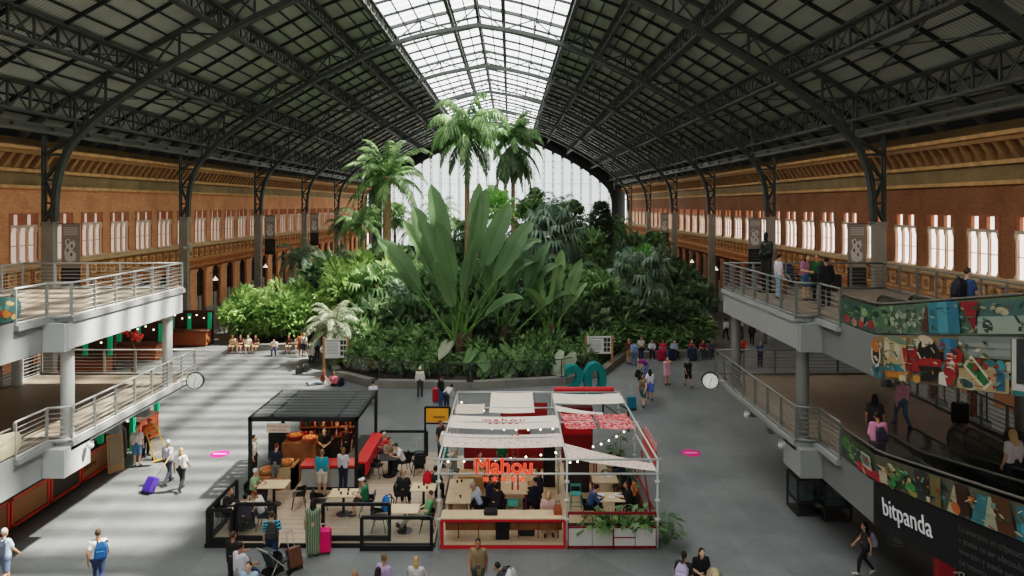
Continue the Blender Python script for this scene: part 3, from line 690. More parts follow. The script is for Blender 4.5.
re(mu, (206, 110, 50), 15.0, .3, .16, .12, z0); re(mu, (70, 160, 170), 12.9, .5, .2, .3, z0)
busy(mu, 3.42, 9, 19.8, .18, .74, 130, PAL)
tag(mu.b.build('mural', mu.mats), 'patchwork painted mural on the glass side of the lower right walkway', 'mural')
XM_R = XM; XM = -(UC - 12.3 + .012)            # the left hand walkways carry graphics too (mirrored plane)
for z0, base, n_, lab in ((7.4, (70, 110, 104), 40, 'painted mural strip in orange and teal on the glass side of the upper left walkway'), (3.42, (206, 196, 164), 14, 'pale cream graphic on the glass side of the lower left walkway')):
    mu = Mural(); mu.poly(base, [(20.3+.3*math.cos(a), z0+.5+.34*math.sin(a)) for a in [math.pi*(-.5+i/8) for i in range(9)]] + [(YW, ramp(z0, YW)+.84), (YW, ramp(z0, YW)+.16), (18.4, z0+.16)], raw)
    for i in range(n_): re(mu, R2.choice([(206, 130, 60), (226, 190, 130), (40, 90, 96), (170, 70, 50), (110, 150, 140)] if n_ > 20 else [(226, 216, 186), (190, 180, 150), (214, 200, 150)]), R2.uniform(17, 20.3), R2.uniform(.25, .75), R2.uniform(.06, .2), R2.uniform(.04, .1), z0, 8)
    mu.b.v = [(-x_, y_, z_) for x_, y_, z_ in mu.b.v]; tag(mu.b.build('mural', mu.mats), lab, 'mural')
XM = XM_R
ad = thing('advertising_panel', 'long black panel with white bitpanda lettering on the lower right walkway side', 'advertisement', (XM, 18.4, 3.4))
b = MB(); x = XM - .02
b.hexa([(x, 18.45, z0-1.06), (x+.03, 18.45, z0-1.06), (x+.03, YW, ramp(z0, YW)-1.06), (x, YW, ramp(z0, YW)-1.06), (x, 18.45, z0+.1), (x+.03, 18.45, z0+.1), (x+.03, YW, ramp(z0, YW)+.1), (x, YW, ramp(z0, YW)+.1)])
b.build('panel', cm(22, 22, 24, rough=.5), ad, world=True)
DR, UP = (0, -1, .185), (0, .185, 1)
def pt(y, h): return (x-.02, y, ramp(z0, y)+h)
me = place_text(text_mesh('bitpanda', .62, .006, spacing=1.02, offset=.004), pt(17.95, -.62), DR, UP, cm(236, 236, 236, rough=.5)); link('lettering', me, ad, True)
for i, tx in enumerate(('La inversión en criptoactivos no está regulada,', 'y puede no ser adecuada para inversores minoristas', 'inversión y puede perderse la totalidad', 'del importe invertido')):
    me = place_text(text_mesh(tx, .19, .004), pt(14.9, -.18-.24*i), DR, UP, cm(74, 74, 72, rough=.5)); link('small_print', me, ad, True)

# ================================================================== THINGS FIXED ON THE MEZZANINES AND COLUMNS
for sx, side in ((-1, 'left'), (1, 'right')):
    cx = UC + sx*11.0
    t = thing('clock', 'round white clock fixed to the far corner of the lower %s mezzanine' % side, 'clock', (cx, 29.2, 3.5), -sx*.12, 'mezzanine clocks')
    b = MB(); b.rings([[(r*math.cos(a*math.pi/12), y, r*math.sin(a*math.pi/12)) for a in range(24)] for r, y in ((.30, .1), (.37, .06), (.37, -.06), (.33, -.09))]); b.build('case', M['black'], t)
    b = MB(); b.rings([[(r*math.cos(a*math.pi/12), y, r*math.sin(a*math.pi/12)) for a in range(24)] for r, y in ((.32, -.08), (.32, -.1))]); f = b.build('dial', mat('lit_dial', S(232, 232, 220), .4, 0, 0, 1, .3, S(236, 236, 222)), t)
    for q_, w_ in (((.08, -.112, .17), .055), ((-.05, -.116, -.25), .04)): b = MB(); b.bar((0, q_[1], 0), q_, w_, .01); b.build('hand', M['black'], f)
    b = MB()
    for a in range(12): b.bar((.23*math.cos(a*math.pi/6), -.11, .23*math.sin(a*math.pi/6)), (.3*math.cos(a*math.pi/6), -.11, .3*math.sin(a*math.pi/6)), .035, .012)
    b.build('hour_marking', M['black'], f)
    b = MB(); b.bar((sx*.3, .05, 0), (sx*.85, .05, -.05), .08); b.build('bracket', M['steel'], t)
def floodlight(loc, aim, label):
    t = thing('floodlight', label, 'floodlight', loc, aim, 'floodlights on the mezzanine edges'); t.scale = (.62,)*3
    b = MB(); b.rings([[(r*math.cos(a*math.pi/6), y, r*math.sin(a*math.pi/6)) for a in range(12)] for r, y in ((.06, .22), (.1, .16), (.15, -.16), (.13, -.18))]); b.build('housing', M['fascia'], t, True)
    b = MB(); b.bar((-.17, 0, 0), (-.17, 0, .18), .03); b.bar((.17, 0, 0), (.17, 0, .18), .03); b.bar((-.17, 0, .18), (.17, 0, .18), .03); b.build('yoke', M['steel'], t)
for s_, y_, l_ in ((-1, 29.9, 'white floodlight hung beside the left clock'), (-1, 22.6, 'white floodlight under the kink of the lower left railing'), (1, 29.9, 'white floodlight hung beside the right clock'), (1, 25.9, 'white floodlight halfway along the lower right mezzanine edge'), (1, 22.6, 'white floodlight under the kink of the lower right railing')):
    floodlight((UC+s_*11.45, y_, 3.05), -s_*.9, l_)
WH, GR = cm(214, 208, 200), cm(150, 138, 124)
def banner(s, k, lab):
    x0 = CX + s*24.42 - s*.45
    t = thing('banner', lab, 'banner', (x0 - s*.55, Y0+BAY*k-.1, 5.6))
    b = MB(); b.box(-.55, .55, -.02, .02, 1.7, 4.25); b.build('print', GR, t)
    b = MB(); b.box(-.56, .56, -.03, .03, 0, 1.7); 
    for z in (.55, .8, 1.05, 1.3): b.box(-.42, .42, -.04, -.03, z, z+.07, 1)
    b.build('text_field', [cm(44, 44, 44), cm(90, 90, 88)], t)
    b = MB(); R = random.Random(k*7+s)
    pts = [(-.05, 2.0), (.3, 2.1), (.34, 2.5), (.1, 2.7), (.3, 3.0), (.22, 3.3), (-.02, 3.2), (-.1, 3.42), (-.34, 3.3), (-.26, 2.9), (-.4, 2.6), (-.3, 2.1)]
    b.face([(px, -.024, pz) for px, pz in pts])
    for cx, cz in ((.05, 2.45), (.08, 2.95), (-.18, 2.7), (-.15, 3.2)): b.face([(cx+.07*math.cos(a), -.03, cz+.13*math.sin(a)) for a in (0, 1.2, 2.4, 3.6, 5)], 1)
    for i in range(5): b.box(-.42, .42, -.028, -.024, 3.62+.1*i, 3.66+.1*i, 0)
    b.build('motif', [WH, cm(96, 90, 84)], t)
    b = MB(); b.bar((-.6, 0, 4.28), (.6, 0, 4.28), .05); b.bar((s*.5, 0, 4.28), (s*1.02, 0, 4.28), .05); b.bar((s*.5, 0, .3), (s*1.02, 0, .3), .04); b.build('hanger', M['iron'], t)
for s, k, lab in ((-1, 0, 'tall banner with a pale figure on the left column nearest the camera'), (-1, 2, 'tall two-tone banner on the left column third from the front'), (-1, 3, 'tall two-tone banner on the fourth left column by the palms'), (1, 0, 'tall banner with a pale figure on the right column nearest the camera'), (1, 1, 'tall banner on the right column behind the dark statue'), (1, 3, 'small looking tall banner on the fourth right column by the palms')): banner(s, k, lab)
def lamp_at(s, y, z, lab, g):
    t = thing('wall_lamp', lab, 'lamp', (CX+s*26.75 - s*.9, y, z), 0, g)
    b = MB(); b.lathe((0, 0, 0), [(.26, 0), (.2, .14), (.06, .25), (.04, .4)], 12); b.build('lamp_shade', mat('lamp_glow', (1, .97, .9), .5, 0, 0, 1, 1.0, (1, .95, .85)), t, True)
    b = MB(); b.bar((0, 0, .4), (0, 0, .7), .04); b.bar((0, 0, .7), (s*.6, 0, .7), .05); b.build('bracket', M['iron_dark'], t)
for s, ys, nm in ((1, (76.6, 86.7, 100.2), 'right'), (-1, (66.3, 79.9, 93.4), 'left')):
    for i, y in enumerate(ys): lamp_at(s, y, 3.7, 'white bell shaped wall lamp on the arcade pier of the %s wall, %s' % (nm, ('nearest of three', 'middle of three', 'farthest of three')[i]), 'wall lamps along the arcades')
for s in (-1, 1):
    t = thing('floodlight', 'white twin spotlight clamped to the second column on the %s' % ('left' if s < 0 else 'right'), 'floodlight', (CX+s*24.15, Y0+BAY-.65, 7.4))
    for dx in (-.2, .2):
        b = MB(); b.rings([[(dx+r*math.cos(a*math.pi/5), y, r*math.sin(a*math.pi/5)) for a in range(10)] for r, y in ((.08, .1), (.16, -.2))]); b.build('housing', M['fascia'], t, True)
    b = MB(); b.bar((-.3, .1, 0), (.3, .1, 0), .06); b.bar((s*.3, .1, 0), (s*.3, .46, 0), .05); b.build('bracket', M['steel'], t)
# ================================================================== THE INDOOR GARDEN
bed = [(-21.0, 51.5), (-15.4, 52.2), (-12.6, 48.0), (-11.0, 43.6), (-8.2, 41.3), (-2.4, 40.9), (3.3, 42.0), (6.0, 44.2), (8.1, 49.0), (15.0, 50.0), (15.6, 118), (-21.0, 118)]
b = MB(); b.prism([(x, y, 0) for x, y in bed], (0, 0, .34)); 
o = b.build('planter_bed', M['soil']); o['kind'] = 'structure'
b = MB(); n = len(bed)
for i in range(n):
    (x0, y0), (x1, y1) = bed[i], bed[(i+1) % n]
    b.bar((x0, y0, .22), (x1, y1, .22), .5, .46); b.lathe((x0, y0, 0), [(.27, -.01), (.27, .45)], 10)
o = b.build('planter_kerb', M['kerb']); o['kind'] = 'structure'
t = thing('glass_railing', 'low glass railing on the stone edge in front of the big palms', 'railing', (-2.4, 41.3, .45))
b = MB(); g = MB(); pp = [(-10.6, 43.7), (-8.0, 41.7), (-2.4, 41.3), (3.2, 42.4), (5.8, 44.5)]
for (x0, y0), (x1, y1) in zip(pp, pp[1:]):
    L = math.hypot(x1-x0, y1-y0); k = max(1, round(L/1.5))
    b.bar((x0, y0, 1.42), (x1, y1, 1.42), .05)
    for i in range(k): 
        a = (x0+(x1-x0)*i/k, y0+(y1-y0)*i/k); c = (x0+(x1-x0)*(i+1)/k, y0+(y1-y0)*(i+1)/k)
        g.face([(*a, .5), (*c, .5), (*c, 1.38), (*a, 1.38)])
        pb = MB(); pb.box(a[0]-.03, a[0]+.03, a[1]-.03, a[1]+.03, .44, 1.44); pb.build('post', M['iron'], t, world=True)
b.build('top_rail', M['iron'], t, world=True); g.build('glass_pane', M['glass'], t, world=True)

LF = dict(bright=leaf_mat('leaf_bright', S(84, 140, 52), S(186, 220, 110), .9, .45), mid=leaf_mat('leaf_mid', S(62, 104, 54), S(144, 180, 104), .7), dark=leaf_mat('leaf_dark', S(44, 76, 46), S(116, 146, 92), .7),
          palm=leaf_mat('leaf_palm', S(46, 88, 46), S(140, 178, 98), .8), paddle=leaf_mat('leaf_paddle', S(54, 96, 58), S(120, 156, 96), .35, .4), grey=leaf_mat('leaf_grey', S(116, 132, 100), S(206, 210, 176), 1.2), fresh=leaf_mat('leaf_fresh', S(70, 140, 40), S(146, 208, 78), 1.0, .45),
          dead=leaf_mat('leaf_dead', S(96, 88, 60), S(150, 140, 100), 1.0), blue=leaf_mat('leaf_blue', S(70, 102, 84), S(150, 174, 144), .8))
BARK = dict(pale=mat('bark_pale', S(160, 130, 100), .85, 0, .3, 6), dark=mat('bark_dark', S(84, 68, 52), .9, 0, .3, 6), green=mat('stem_green', S(96, 130, 66), .6, 0, .2, 3))

def frond(b, base, az, el, L, droop, w, nl=22, hang=.5, m=0, ms=1, r=None, width=.05):
    # feather frond: rachis curve from base, leaflets on both sides
    r = r or rnd; d = V((math.cos(az)*math.cos(el), math.sin(az)*math.cos(el), math.sin(el))); p = V(base); pts = [p.copy()]; ds = [d.copy()]
    N = 10
    for i in range(N):
        p = p + d*(L/N); d = (d + V((0, 0, -droop*(i+2)/N*.32))).normalized(); pts.append(p.copy()); ds.append(d.copy())
    b.tube(pts, [.04*(1-.08*i) for i in range(N+1)], 4, ms, False)
    for i in range(nl):
        t = .12 + .86*i/(nl-1); f = t*N; k = min(N-1, int(f)); q = pts[k].lerp(pts[k+1], f-k); dd = ds[k]
        side = dd.cross(V((0, 0, 1)))
        if side.length < .05: side = V((math.sin(az), -math.cos(az), 0))
        side.normalize(); ll = w*math.sin(math.pi*min(1, .18+.82*t)**.8)**.7 + .1
        for sg in (-1, 1):
            tip = q + (side*sg*.85 + dd*.55 + V((0, 0, -hang*r.uniform(.6, 1.4)))).normalized()*ll*r.uniform(.85, 1.1)
            mid = q.lerp(tip, .5) + V((0, 0, .08*ll)); wd = dd*width
            n = len(b.v); b.v += [tuple(q-wd*.5), tuple(q+wd*.5), tuple(mid+wd), tuple(tip), tuple(mid-wd)]; b.f.append((n, n+1, n+2, n+3, n+4)); b.m.append(m)
def fan(b, base, az, el, L, R, r, m=0, ms=1, seg=18, sag=.4):
    d = V((math.cos(az)*math.cos(el), math.sin(az)*math.cos(el), math.sin(el))); h = V(base) + d*L
    b.tube([V(base), V(base)+d*L*.5+V((0, 0, .05)), h], [.035, .03, .02], 4, ms, False)
    side = d.cross(V((0, 0, 1)))
    if side.length < .05: side = V((1, 0, 0))
    side.normalize(); upv = side.cross(d)
    for i in range(seg):
        a = math.radians(-150 + 300*i/(seg-1)); dr = d*math.cos(a) + side*math.sin(a)
        ln = R*r.uniform(.85, 1.05)*(1 - .25*abs(a)/2.6); pw = dr.cross(upv).normalized()*R*.085
        mid = h + dr*ln*.6 + upv*.04; tip = h + dr*ln + V((0, 0, -sag*ln*r.uniform(.5, 1.2)))
        n = len(b.v); b.v += [tuple(h), tuple(mid+pw), tuple(tip), tuple(mid-pw)]; b.f.append((n, n+1, n+2, n+3)); b.m.append(m)
def trunk(name, t, h, r0, r1, mt, lean=(0, 0), rings=True):
    b = MB(); n = max(4, int(h/.35)); pts = []; rad = []
    for i in range(n+1):
        u = i/n; pts.append((lean[0]*u*u, lean[1]*u*u, h*u - .1*(i == 0))); rad.append((r0*(1-u)+r1*u)*(1.08 if rings and i % 2 else 1))
    b.tube(pts, rad, 10); return b.build(name, mt, t, True)
def palm(px, Y, ztop, label, cat='palm', L=4.0, n=24, droop=1.0, w=.9, hang=.7, r0=.22, r1=.16, lf='palm', bark='pale', elmin=-35, elmax=75, z0=.3, lean=(0, 0), seed=1, nl=24, group=None, skirt=0, name='palm_tree', lw=.05, sl=1.0):
    x = (px - VX)*Y/F; t = thing(name, label, cat, (x, Y, z0), 0, group); r = random.Random(seed); h = ztop - z0
    trunk('trunk', t, h, r0, r1, BARK[bark], lean); b = MB(); top = (lean[0], lean[1], h-.1)
    for i in range(n):
        el = math.radians(elmin + (elmax-elmin)*((i+.5)/n)); frond(b, top, i*2.399+r.uniform(-.2, .2), el, L*r.uniform(.85, 1.1), droop, w, nl, hang, r=r, width=lw)
    b.build('crown', [LF[lf], BARK['green']], t)
    if skirt:
        b = MB()
        for i in range(skirt): frond(b, (top[0], top[1], h-.3), i*2.399, math.radians(r.uniform(-70, -25)), L*sl*r.uniform(.6, .95), 1.2, w*.8, nl, .8, r=r, width=lw)
        b.build('drooping_fronds', [LF['dark'], BARK['dark']], t)
    return t
def fan_palm(px, Y, ztop, label, L=1.3, R=1.1, n=26, lf='palm', bark='dark', r0=.2, seed=1, elmin=-50, elmax=80, cat='palm', group=None, sag=.4, z0=.3):
    x = (px - VX)*Y/F; t = thing('fan_palm', label, cat, (x, Y, z0), 0, group); r = random.Random(seed); h = ztop - z0
    trunk('trunk', t, h, r0, r0*.8, BARK[bark]); b = MB()
    for i in range(n): fan(b, (0, 0, h-.1), i*2.399+r.uniform(-.2, .2), math.radians(elmin+(elmax-elmin)*(i+.5)/n), L*r.uniform(.8, 1.2), R*r.uniform(.8, 1.15), r, sag=sag)
    b.build('crown', [LF[lf], BARK['green']], t); return t
def paddle(b, root, az, el, stalk, L, wid, droop, r, m=0, ms=1, roll=0.0, notch=True):
    # long stalk that carries one big paddle blade
    d = V((math.cos(az)*math.cos(el), math.sin(az)*math.cos(el), math.sin(el))); p = V(root); pts = [p.copy()]
    N = 8
    for i in range(N): p = p + d*(stalk/N); d = (d + V((math.cos(az), math.sin(az), 0))*.012).normalized(); pts.append(p.copy())
    b.tube(pts, [.09*(1-.07*i) for i in range(N+1)], 6, ms, False)
    K = 14; side0 = d.cross(V((0, 0, 1)))
    if side0.length < .1: side0 = V((1, 0, 0))
    side0.normalize(); side0 = (Matrix.Rotation(roll, 3, d) @ side0); n0 = len(b.v); mid = []
    for i in range(K+1):
        u = i/K; hw = wid*.5*(math.sin(math.pi*min(1, u*.93+.05))**.55)*(1 if u < .97 else .4); nrm = side0.cross(d).normalized()
        ka = r.uniform(.7, .92) if notch and i % 3 == 2 and r.random() < .5 else 1; kc = r.uniform(.7, .92) if notch and i % 3 == 1 and r.random() < .5 else 1
        for k_ in (ka, ka*.5, 0, -kc*.5, -kc): b.v.append(tuple(p + side0*hw*k_ + nrm*hw*.3*abs(k_)**.8))
        mid.append(p - nrm*.02)
        p = p + d*(L/K); d = (d + V((0, 0, -droop*u/K*2.2))).normalized()
    for i in range(K):
        for j in range(4): q = n0+i*5+j; b.f.append((q, q+1, q+6, q+5)); b.m.append(m)
    b.tube(mid, [.035*(1.1-i/K) for i in range(K+1)], 4, ms, False)
def giant_strelitzia(px, Y, leaves, label, seed=3, z0=.3, stems=1, mat_='paddle'):
    x = (px - VX)*Y/F; t = thing('traveller_palm', label, 'palm', (x, Y, z0)); r = random.Random(seed); st = MB()
    for i in range(stems): st.tube([(.5*i, .3*i, -.1), (.5*i-.05, .3*i, 1.2), (.5*i, .3*i, 2.4)], [.32, .28, .3], 10)
    st.build('trunk', BARK['dark'], t, True)
    for i, (tilt, yaw, el, stalk, L, w, dr, roll) in enumerate(leaves):
        b = MB(); # the fan lies close to the plane facing the hall; tilt is the lean away from upright
        az = 0 if tilt >= 0 else math.pi; paddle(b, (.0+.35*(i % 3)-.35, .1*(i % 3), 1.6), az + (yaw if tilt >= 0 else -yaw), math.pi/2 - abs(tilt), stalk, L, w, dr, r, roll=roll)
        b.build('leaf', [LF[mat_], BARK['green']], t)
    return t
# (lean, yaw, -, stalk length, blade length, width, droop, roll)
giant_strelitzia(460, 44.5, [(-.09, .3, 0, 5.4, 5.2, 1.6, .08, 1.4), (-.27, .2, 0, 5.0, 4.6, 1.5, .2, 1.5), (-.43, .3, 0, 4.8, 4.4, 1.45, .3, 1.2), (-.54, .1, 0, 4.4, 4.2, 1.3, .5, 1.3), (-.7, .2, 0, 4.0, 3.2, .9, 1.3, .8), (.03, .5, 0, 6.4, 4.2, 1.0, .1, 1.0), (.14, .4, 0, 5.8, 4.6, 1.3, .15, 1.7), (.27, .3, 0, 5.4, 4.4, 1.4, .3, 1.4), (.42, .3, 0, 4.8, 4.4, 1.3, .5, 1.2), (.55, .3, 0, 5.0, 4.4, 1.1, 1.3, .8), (.68, .5, 0, 4.8, 3.8, .9, 1.7, .5), (-.16, -.6, 0, 4.2, 4.0, 1.4, .3, 1.6), (.2, -.6, 0, 3.6, 4.0, 1.5, .4, 1.2), (.1, -.8, 0, 2.8, 3.6, 1.3, .4, 1.4), (-.35, -.9, 0, 2.8, 3.4, 1.2, .5, 1.3), (.8, -.4, 0, 3.0, 3.0, .9, 1.0, .7)],
                 'giant traveller palm with huge upright paddle leaves at the front of the garden', 3, stems=2)
giant_strelitzia(505, 46.5, [(-.1, .3, 0, 3.2, 4.0, 1.1, .15, 1.4), (.1, .4, 0, 3.6, 3.6, 1.1, .25, 1.2), (.3, .3, 0, 3.4, 3.6, 1.0, .6, 1.0), (.55, .3, 0, 3.6, 3.4, .9, 1.4, .5), (-.35, .4, 0, 2.8, 3.2, 1.0, .4, 1.1), (.8, .2, 0, 2.8, 3.0, .8, 1.6, .4), (.2, -.8, 0, 2.6, 2.8, .9, .5, 1.0)], 'smaller paddle leaved clump growing right beside the giant traveller palm', 9)
giant_strelitzia(552, 47.5, [(-.12, .2, 0, 2.2, 3.6, .95, .2, 1.4), (.06, .5, 0, 2.6, 3.4, .9, .2, 1.1), (.24, .3, 0, 2.4, 3.2, .9, .4, 1.3), (-.3, .3, 0, 2.2, 3.0, .9, .4, 1.2), (.5, .4, 0, 2.0, 2.6, .8, .9, .8), (-.5, -.5, 0, 1.8, 2.6, .8, .8, .7), (.1, -.6, 0, 1.8, 2.8, .8, .5, 1.0)], 'paddle leaved plant with pointed upright leaves left of the right information board', 12, mat_='mid')
# tall palms in the middle
palm(467, 66, 18.0, 'tallest feather palm with drooping fronds against the skylight', L=6.0, n=19, droop=1.9, w=1.5, hang=1.6, r0=.28, r1=.2, seed=2, elmin=-5, elmax=85, nl=34, skirt=4, lw=.1)
palm(513, 68, 17.4, 'tall feather palm with a drooping skirt, right of the tallest palm', L=4.6, n=14, droop=1.5, w=1.1, hang=1.0, r0=.24, r1=.18, seed=4, elmin=10, elmax=85, nl=30, skirt=34, lw=.1, sl=1.25)
palm(387, 62, 13.6, 'tall palm with a thick pale trunk at the left of the garden', L=5.2, n=26, droop=1.15, w=.9, hang=.7, lw=.07, r0=.42, r1=.34, seed=6, elmin=-30, elmax=80, nl=30)
palm(362, 70, 9.2, 'slender palm leaning beside the left arcade', L=3.6, n=20, droop=1.4, w=.8, hang=.8, seed=7, lf='mid', elmin=-20)
palm(300, 74, 5.2, 'low feathery palm in front of the left arcade banner', L=4.0, n=20, droop=1.5, w=.8, hang=.9, lf='blue', bark='dark', seed=8, elmin=-20)
palm(335, 47.5, 2.6, 'small grey green spiky palm behind the left information board', L=2.9, n=34, droop=1.3, w=.5, hang=.6, r0=.2, lf='grey', seed=10, elmin=-15, nl=26)
fan_palm(552, 62, 8.6, 'dense dark fan palm in the middle of the garden', L=1.8, R=1.7, n=40, lf='blue', r0=.3, seed=3, elmin=-75, sag=.8)
fan_palm(530, 70, 9.6, 'fan palm with lighter leaves behind the dense dark one', L=1.6, R=1.4, n=30, lf='palm', seed=5, sag=.6)
fan_palm(640, 56, 5.6, 'fan palm with a fresh green heart at the right side of the garden', L=1.8, R=1.5, n=30, lf='blue', seed=6, elmin=-70, elmax=60, sag=.8)
t = fan_palm(645, 57, 6.3, 'fresh green young fan palm crown above the right fan palm', L=.9, R=.9, n=12, lf='fresh', seed=16, elmin=30, elmax=85, sag=.1)
fan_palm(497, 58, 10.5, 'fan palm with upright yellow green leaves beside the giant paddle leaves', L=1.4, R=1.2, n=22, lf='fresh', seed=8, elmin=-30, sag=.4)
# small palms filling the middle distance, all much alike
for i, (px, Y, zt, kind) in enumerate([(420, 74, 8.5, 0), (440, 88, 10.5, 0), (345, 86, 8.5, 0), (574, 80, 9.5, 1), (590, 66, 6.8, 1), (560, 92, 10.8, 0), (612, 84, 8.4, 0), (535, 100, 11.5, 1), (485, 96, 11.2, 0), (455, 78, 7.6, 1), (395, 98, 9.6, 1), (625, 72, 5.2, 0), (600, 54, 4.0, 1), (575, 55, 5.0, 0), (650, 66, 4.2, 0), (410, 58, 5.4, 0), (375, 54, 4.6, 1), (520, 54, 5.6, 0), (655, 84, 6.0, 1), (370, 110, 9.5, 0)]):
    if kind: fan_palm(px, Y, zt, 'medium fan palm in the crowded middle of the garden', L=1.4, R=1.3, n=24, lf=['palm', 'dark'][i % 2], seed=20+i, elmin=-60, sag=.6, group='medium fan palms of the garden')
    else: palm(px, Y, zt, 'medium feather palm in the crowded middle of the garden', L=3.4, n=18, droop=1.4, w=.8, hang=.8, lf=['palm', 'mid', 'dark'][i % 3], seed=40+i, elmin=-20, nl=18, group='medium feather palms of the garden')
# shrubs: one foliage mesh per kind, then copies
def shrub_mesh(kind, n, size, wid, seed, shape=(1, 1, 1), clump=9):
    r = random.Random(seed); b = MB(); cl = []
    for i in range(clump):
        a = r.uniform(0, 6.28); q = r.random()**.6*.75; cl.append((q*math.cos(a), q*math.sin(a), r.uniform(.25, .95)*(1 - .35*q), r.uniform(.28, .45)))
    for i in range(n):
        cx, cy, cz, cr = cl[i % clump]; u = r.uniform(-.5, 1); a = r.uniform(0, 6.28); s = math.sqrt(1-u*u); nrm = V((s*math.cos(a), s*math.sin(a), u))
        c = V((cx, cy, cz)) + nrm*cr*r.uniform(.7, 1.0); c = V((c.x*shape[0], c.y*shape[1], c.z*shape[2]))
        if c.z < .02: c.z = r.uniform(.02, .2)
        d = (nrm + V((r.uniform(-.7, .7), r.uniform(-.7, .7), r.uniform(-.9, .3)))).normalized(); sd = d.cross(V((r.uniform(-1, 1), r.uniform(-1, 1), r.uniform(.2, 1)))).normalized()*wid*.5; ln = size*r.uniform(.7, 1.3)
        k = len(b.v); b.v += [tuple(c), tuple(c+d*ln*.45+sd), tuple(c+d*ln), tuple(c+d*ln*.45-sd)]; b.f.append((k, k+1, k+2, k+3)); b.m.append(0)
    for cx, cy, cz, cr in cl: b.tube([(0, 0, 0), (cx*shape[0]*.6, cy*shape[1]*.6, cz*shape[2]*.5), (cx*shape[0], cy*shape[1], cz*shape[2])], [.05, .03, .01], 4, 1, False)
    return b.mesh(kind, [LF[seed_mat[kind]], BARK['dark']])
seed_mat = dict(bamboo_shrub='bright', broadleaf_shrub='dark', bushy_shrub='mid', fern_shrub='palm', tall_shrub='blue')
SHR = {k: [shrub_mesh(k, n, sz, wd, 50+7*i+len(k), sh, cl) for i in range(2)] for k, n, sz, wd, sh, cl in (('bamboo_shrub', 1500, .42, .2, (1.5, 1.4, 2.4), 14), ('broadleaf_shrub', 800, .5, .3, (1.5, 1.5, 2.2), 10), ('bushy_shrub', 1100, .34, .17, (1.6, 1.6, 2.0), 12), ('fern_shrub', 700, .8, .16, (1.3, 1.3, 1.6), 8), ('tall_shrub', 1000, .5, .22, (1.2, 1.2, 4.2), 14))}
def shrub(kind, px, Y, sc, label, group=None, z0=.3, i=0):
    x = (px - VX)*Y/F; o = link(kind, SHR[kind][i % 2]); o.location = (x, Y, z0); o.scale = sc if isinstance(sc, tuple) else (sc,)*3; o.rotation_euler.z = rnd.uniform(0, 6.28)
    return tag(o, label, 'shrub', group)
for i, (px, Y, sc) in enumerate([(242, 55, 1.1), (262, 54.4, 1.25), (284, 54.4, 1.3), (303, 55.5, 1.2), (252, 58, 1.3), (275, 59, 1.35), (297, 60, 1.3), (315, 57, 1.0)]):
    shrub('bamboo_shrub', px, Y, (sc, sc, sc*1.05), 'bright green leafy shrub in the sunlit row behind the seated people on the left', 'sunlit shrubs at the left corner of the garden', i=i)
for i, (px, Y, sc) in enumerate([(345, 56, 2.0), (362, 55, 2.05), (380, 57, 2.1), (395, 60, 2.0), (352, 60, 2.3)]):
    shrub('bamboo_shrub', px, Y, (sc*.85, sc*.85, sc), 'tall sunlit green shrub below the thick trunked palm', 'tall sunlit shrubs left of the giant palm', i=i)
sets = [('bushy_shrub', 'low bushy shrub along the front edge of the garden', 'low shrubs on the garden edge', [(352, 46, .8), (368, 44.5, .9), (386, 43.5, .9), (405, 43.3, .85), (425, 43, .8), (447, 42.8, .7), (490, 42.8, .75), (510, 43, .8), (533, 43.4, .8), (556, 44.2, .8), (576, 45.4, .8), (398, 46.5, 1.2), (372, 48.5, 1.2), (420, 46, 1.15), (527, 46, 1.1), (600, 48.2, .9), (612, 50.5, .9)]),
        ('broadleaf_shrub', 'dark broadleaf shrub in the dense green middle of the garden', 'dark broadleaf shrubs of the garden', [(365, 51, 1.5), (385, 50, 1.5), (405, 50, 1.6), (425, 50, 1.6), (440, 47.5, 1.2), (480, 48, 1.5), (497, 50, 1.5), (520, 50, 1.6), (540, 51.5, 1.5), (558, 50, 1.2), (580, 51, 1.5), (595, 54, 1.5), (615, 54, 1.6), (632, 54, 1.4), (650, 53, 1.4), (668, 53.2, 1.4), (685, 53.5, 1.3), (640, 58, 1.6), (665, 59, 1.7), (690, 60, 1.5), (575, 60, 1.9), (545, 58, 1.9), (610, 61, 1.9), (515, 58, 1.9), (470, 56, 2.0), (440, 56, 2.0), (415, 57, 1.9), (680, 66, 1.8), (655, 69, 1.9), (630, 70, 2.1), (600, 72, 2.3), (570, 72, 2.4), (330, 68, 2.0), (315, 64, 1.7), (345, 76, 2.2), (400, 70, 2.3), (430, 68, 2.3), (385, 78, 2.4), (665, 80, 2.0), (640, 86, 2.4), (615, 92, 2.8), (580, 90, 2.8), (545, 84, 2.7), (510, 80, 2.6), (475, 76, 2.6)]),
        ('fern_shrub', 'arching fern like plant between the shrubs', 'fern like plants of the garden', [(432, 44, .9), (476, 43.6, .9), (545, 46, 1.1), (590, 46.6, .9), (410, 47.6, 1.3), (620, 51.8, 1.2), (645, 51, .9), (700, 52, 1.0), (676, 51, .8), (360, 47, 1.2), (560, 53, 1.7), (605, 57, 1.7), (520, 62, 2.4), (460, 62, 2.4), (655, 62, 1.8)]),
        ('tall_shrub', 'tall leafy shrub rising out of the garden', 'tall shrubs of the garden', [(400, 53, 1.1), (518, 52, 1.1), (572, 64, 1.4), (590, 76, 1.6), (620, 78, 1.4), (425, 64, 1.5), (350, 64, 1.4), (660, 74, 1.2), (540, 72, 1.7), (500, 70, 1.8)])]
for kind, lab, grp, lst in sets:
    for i, (px, Y, sc) in enumerate(lst): shrub(kind, px, Y, sc, lab, grp, i=i)
r = random.Random(77); b = MB()
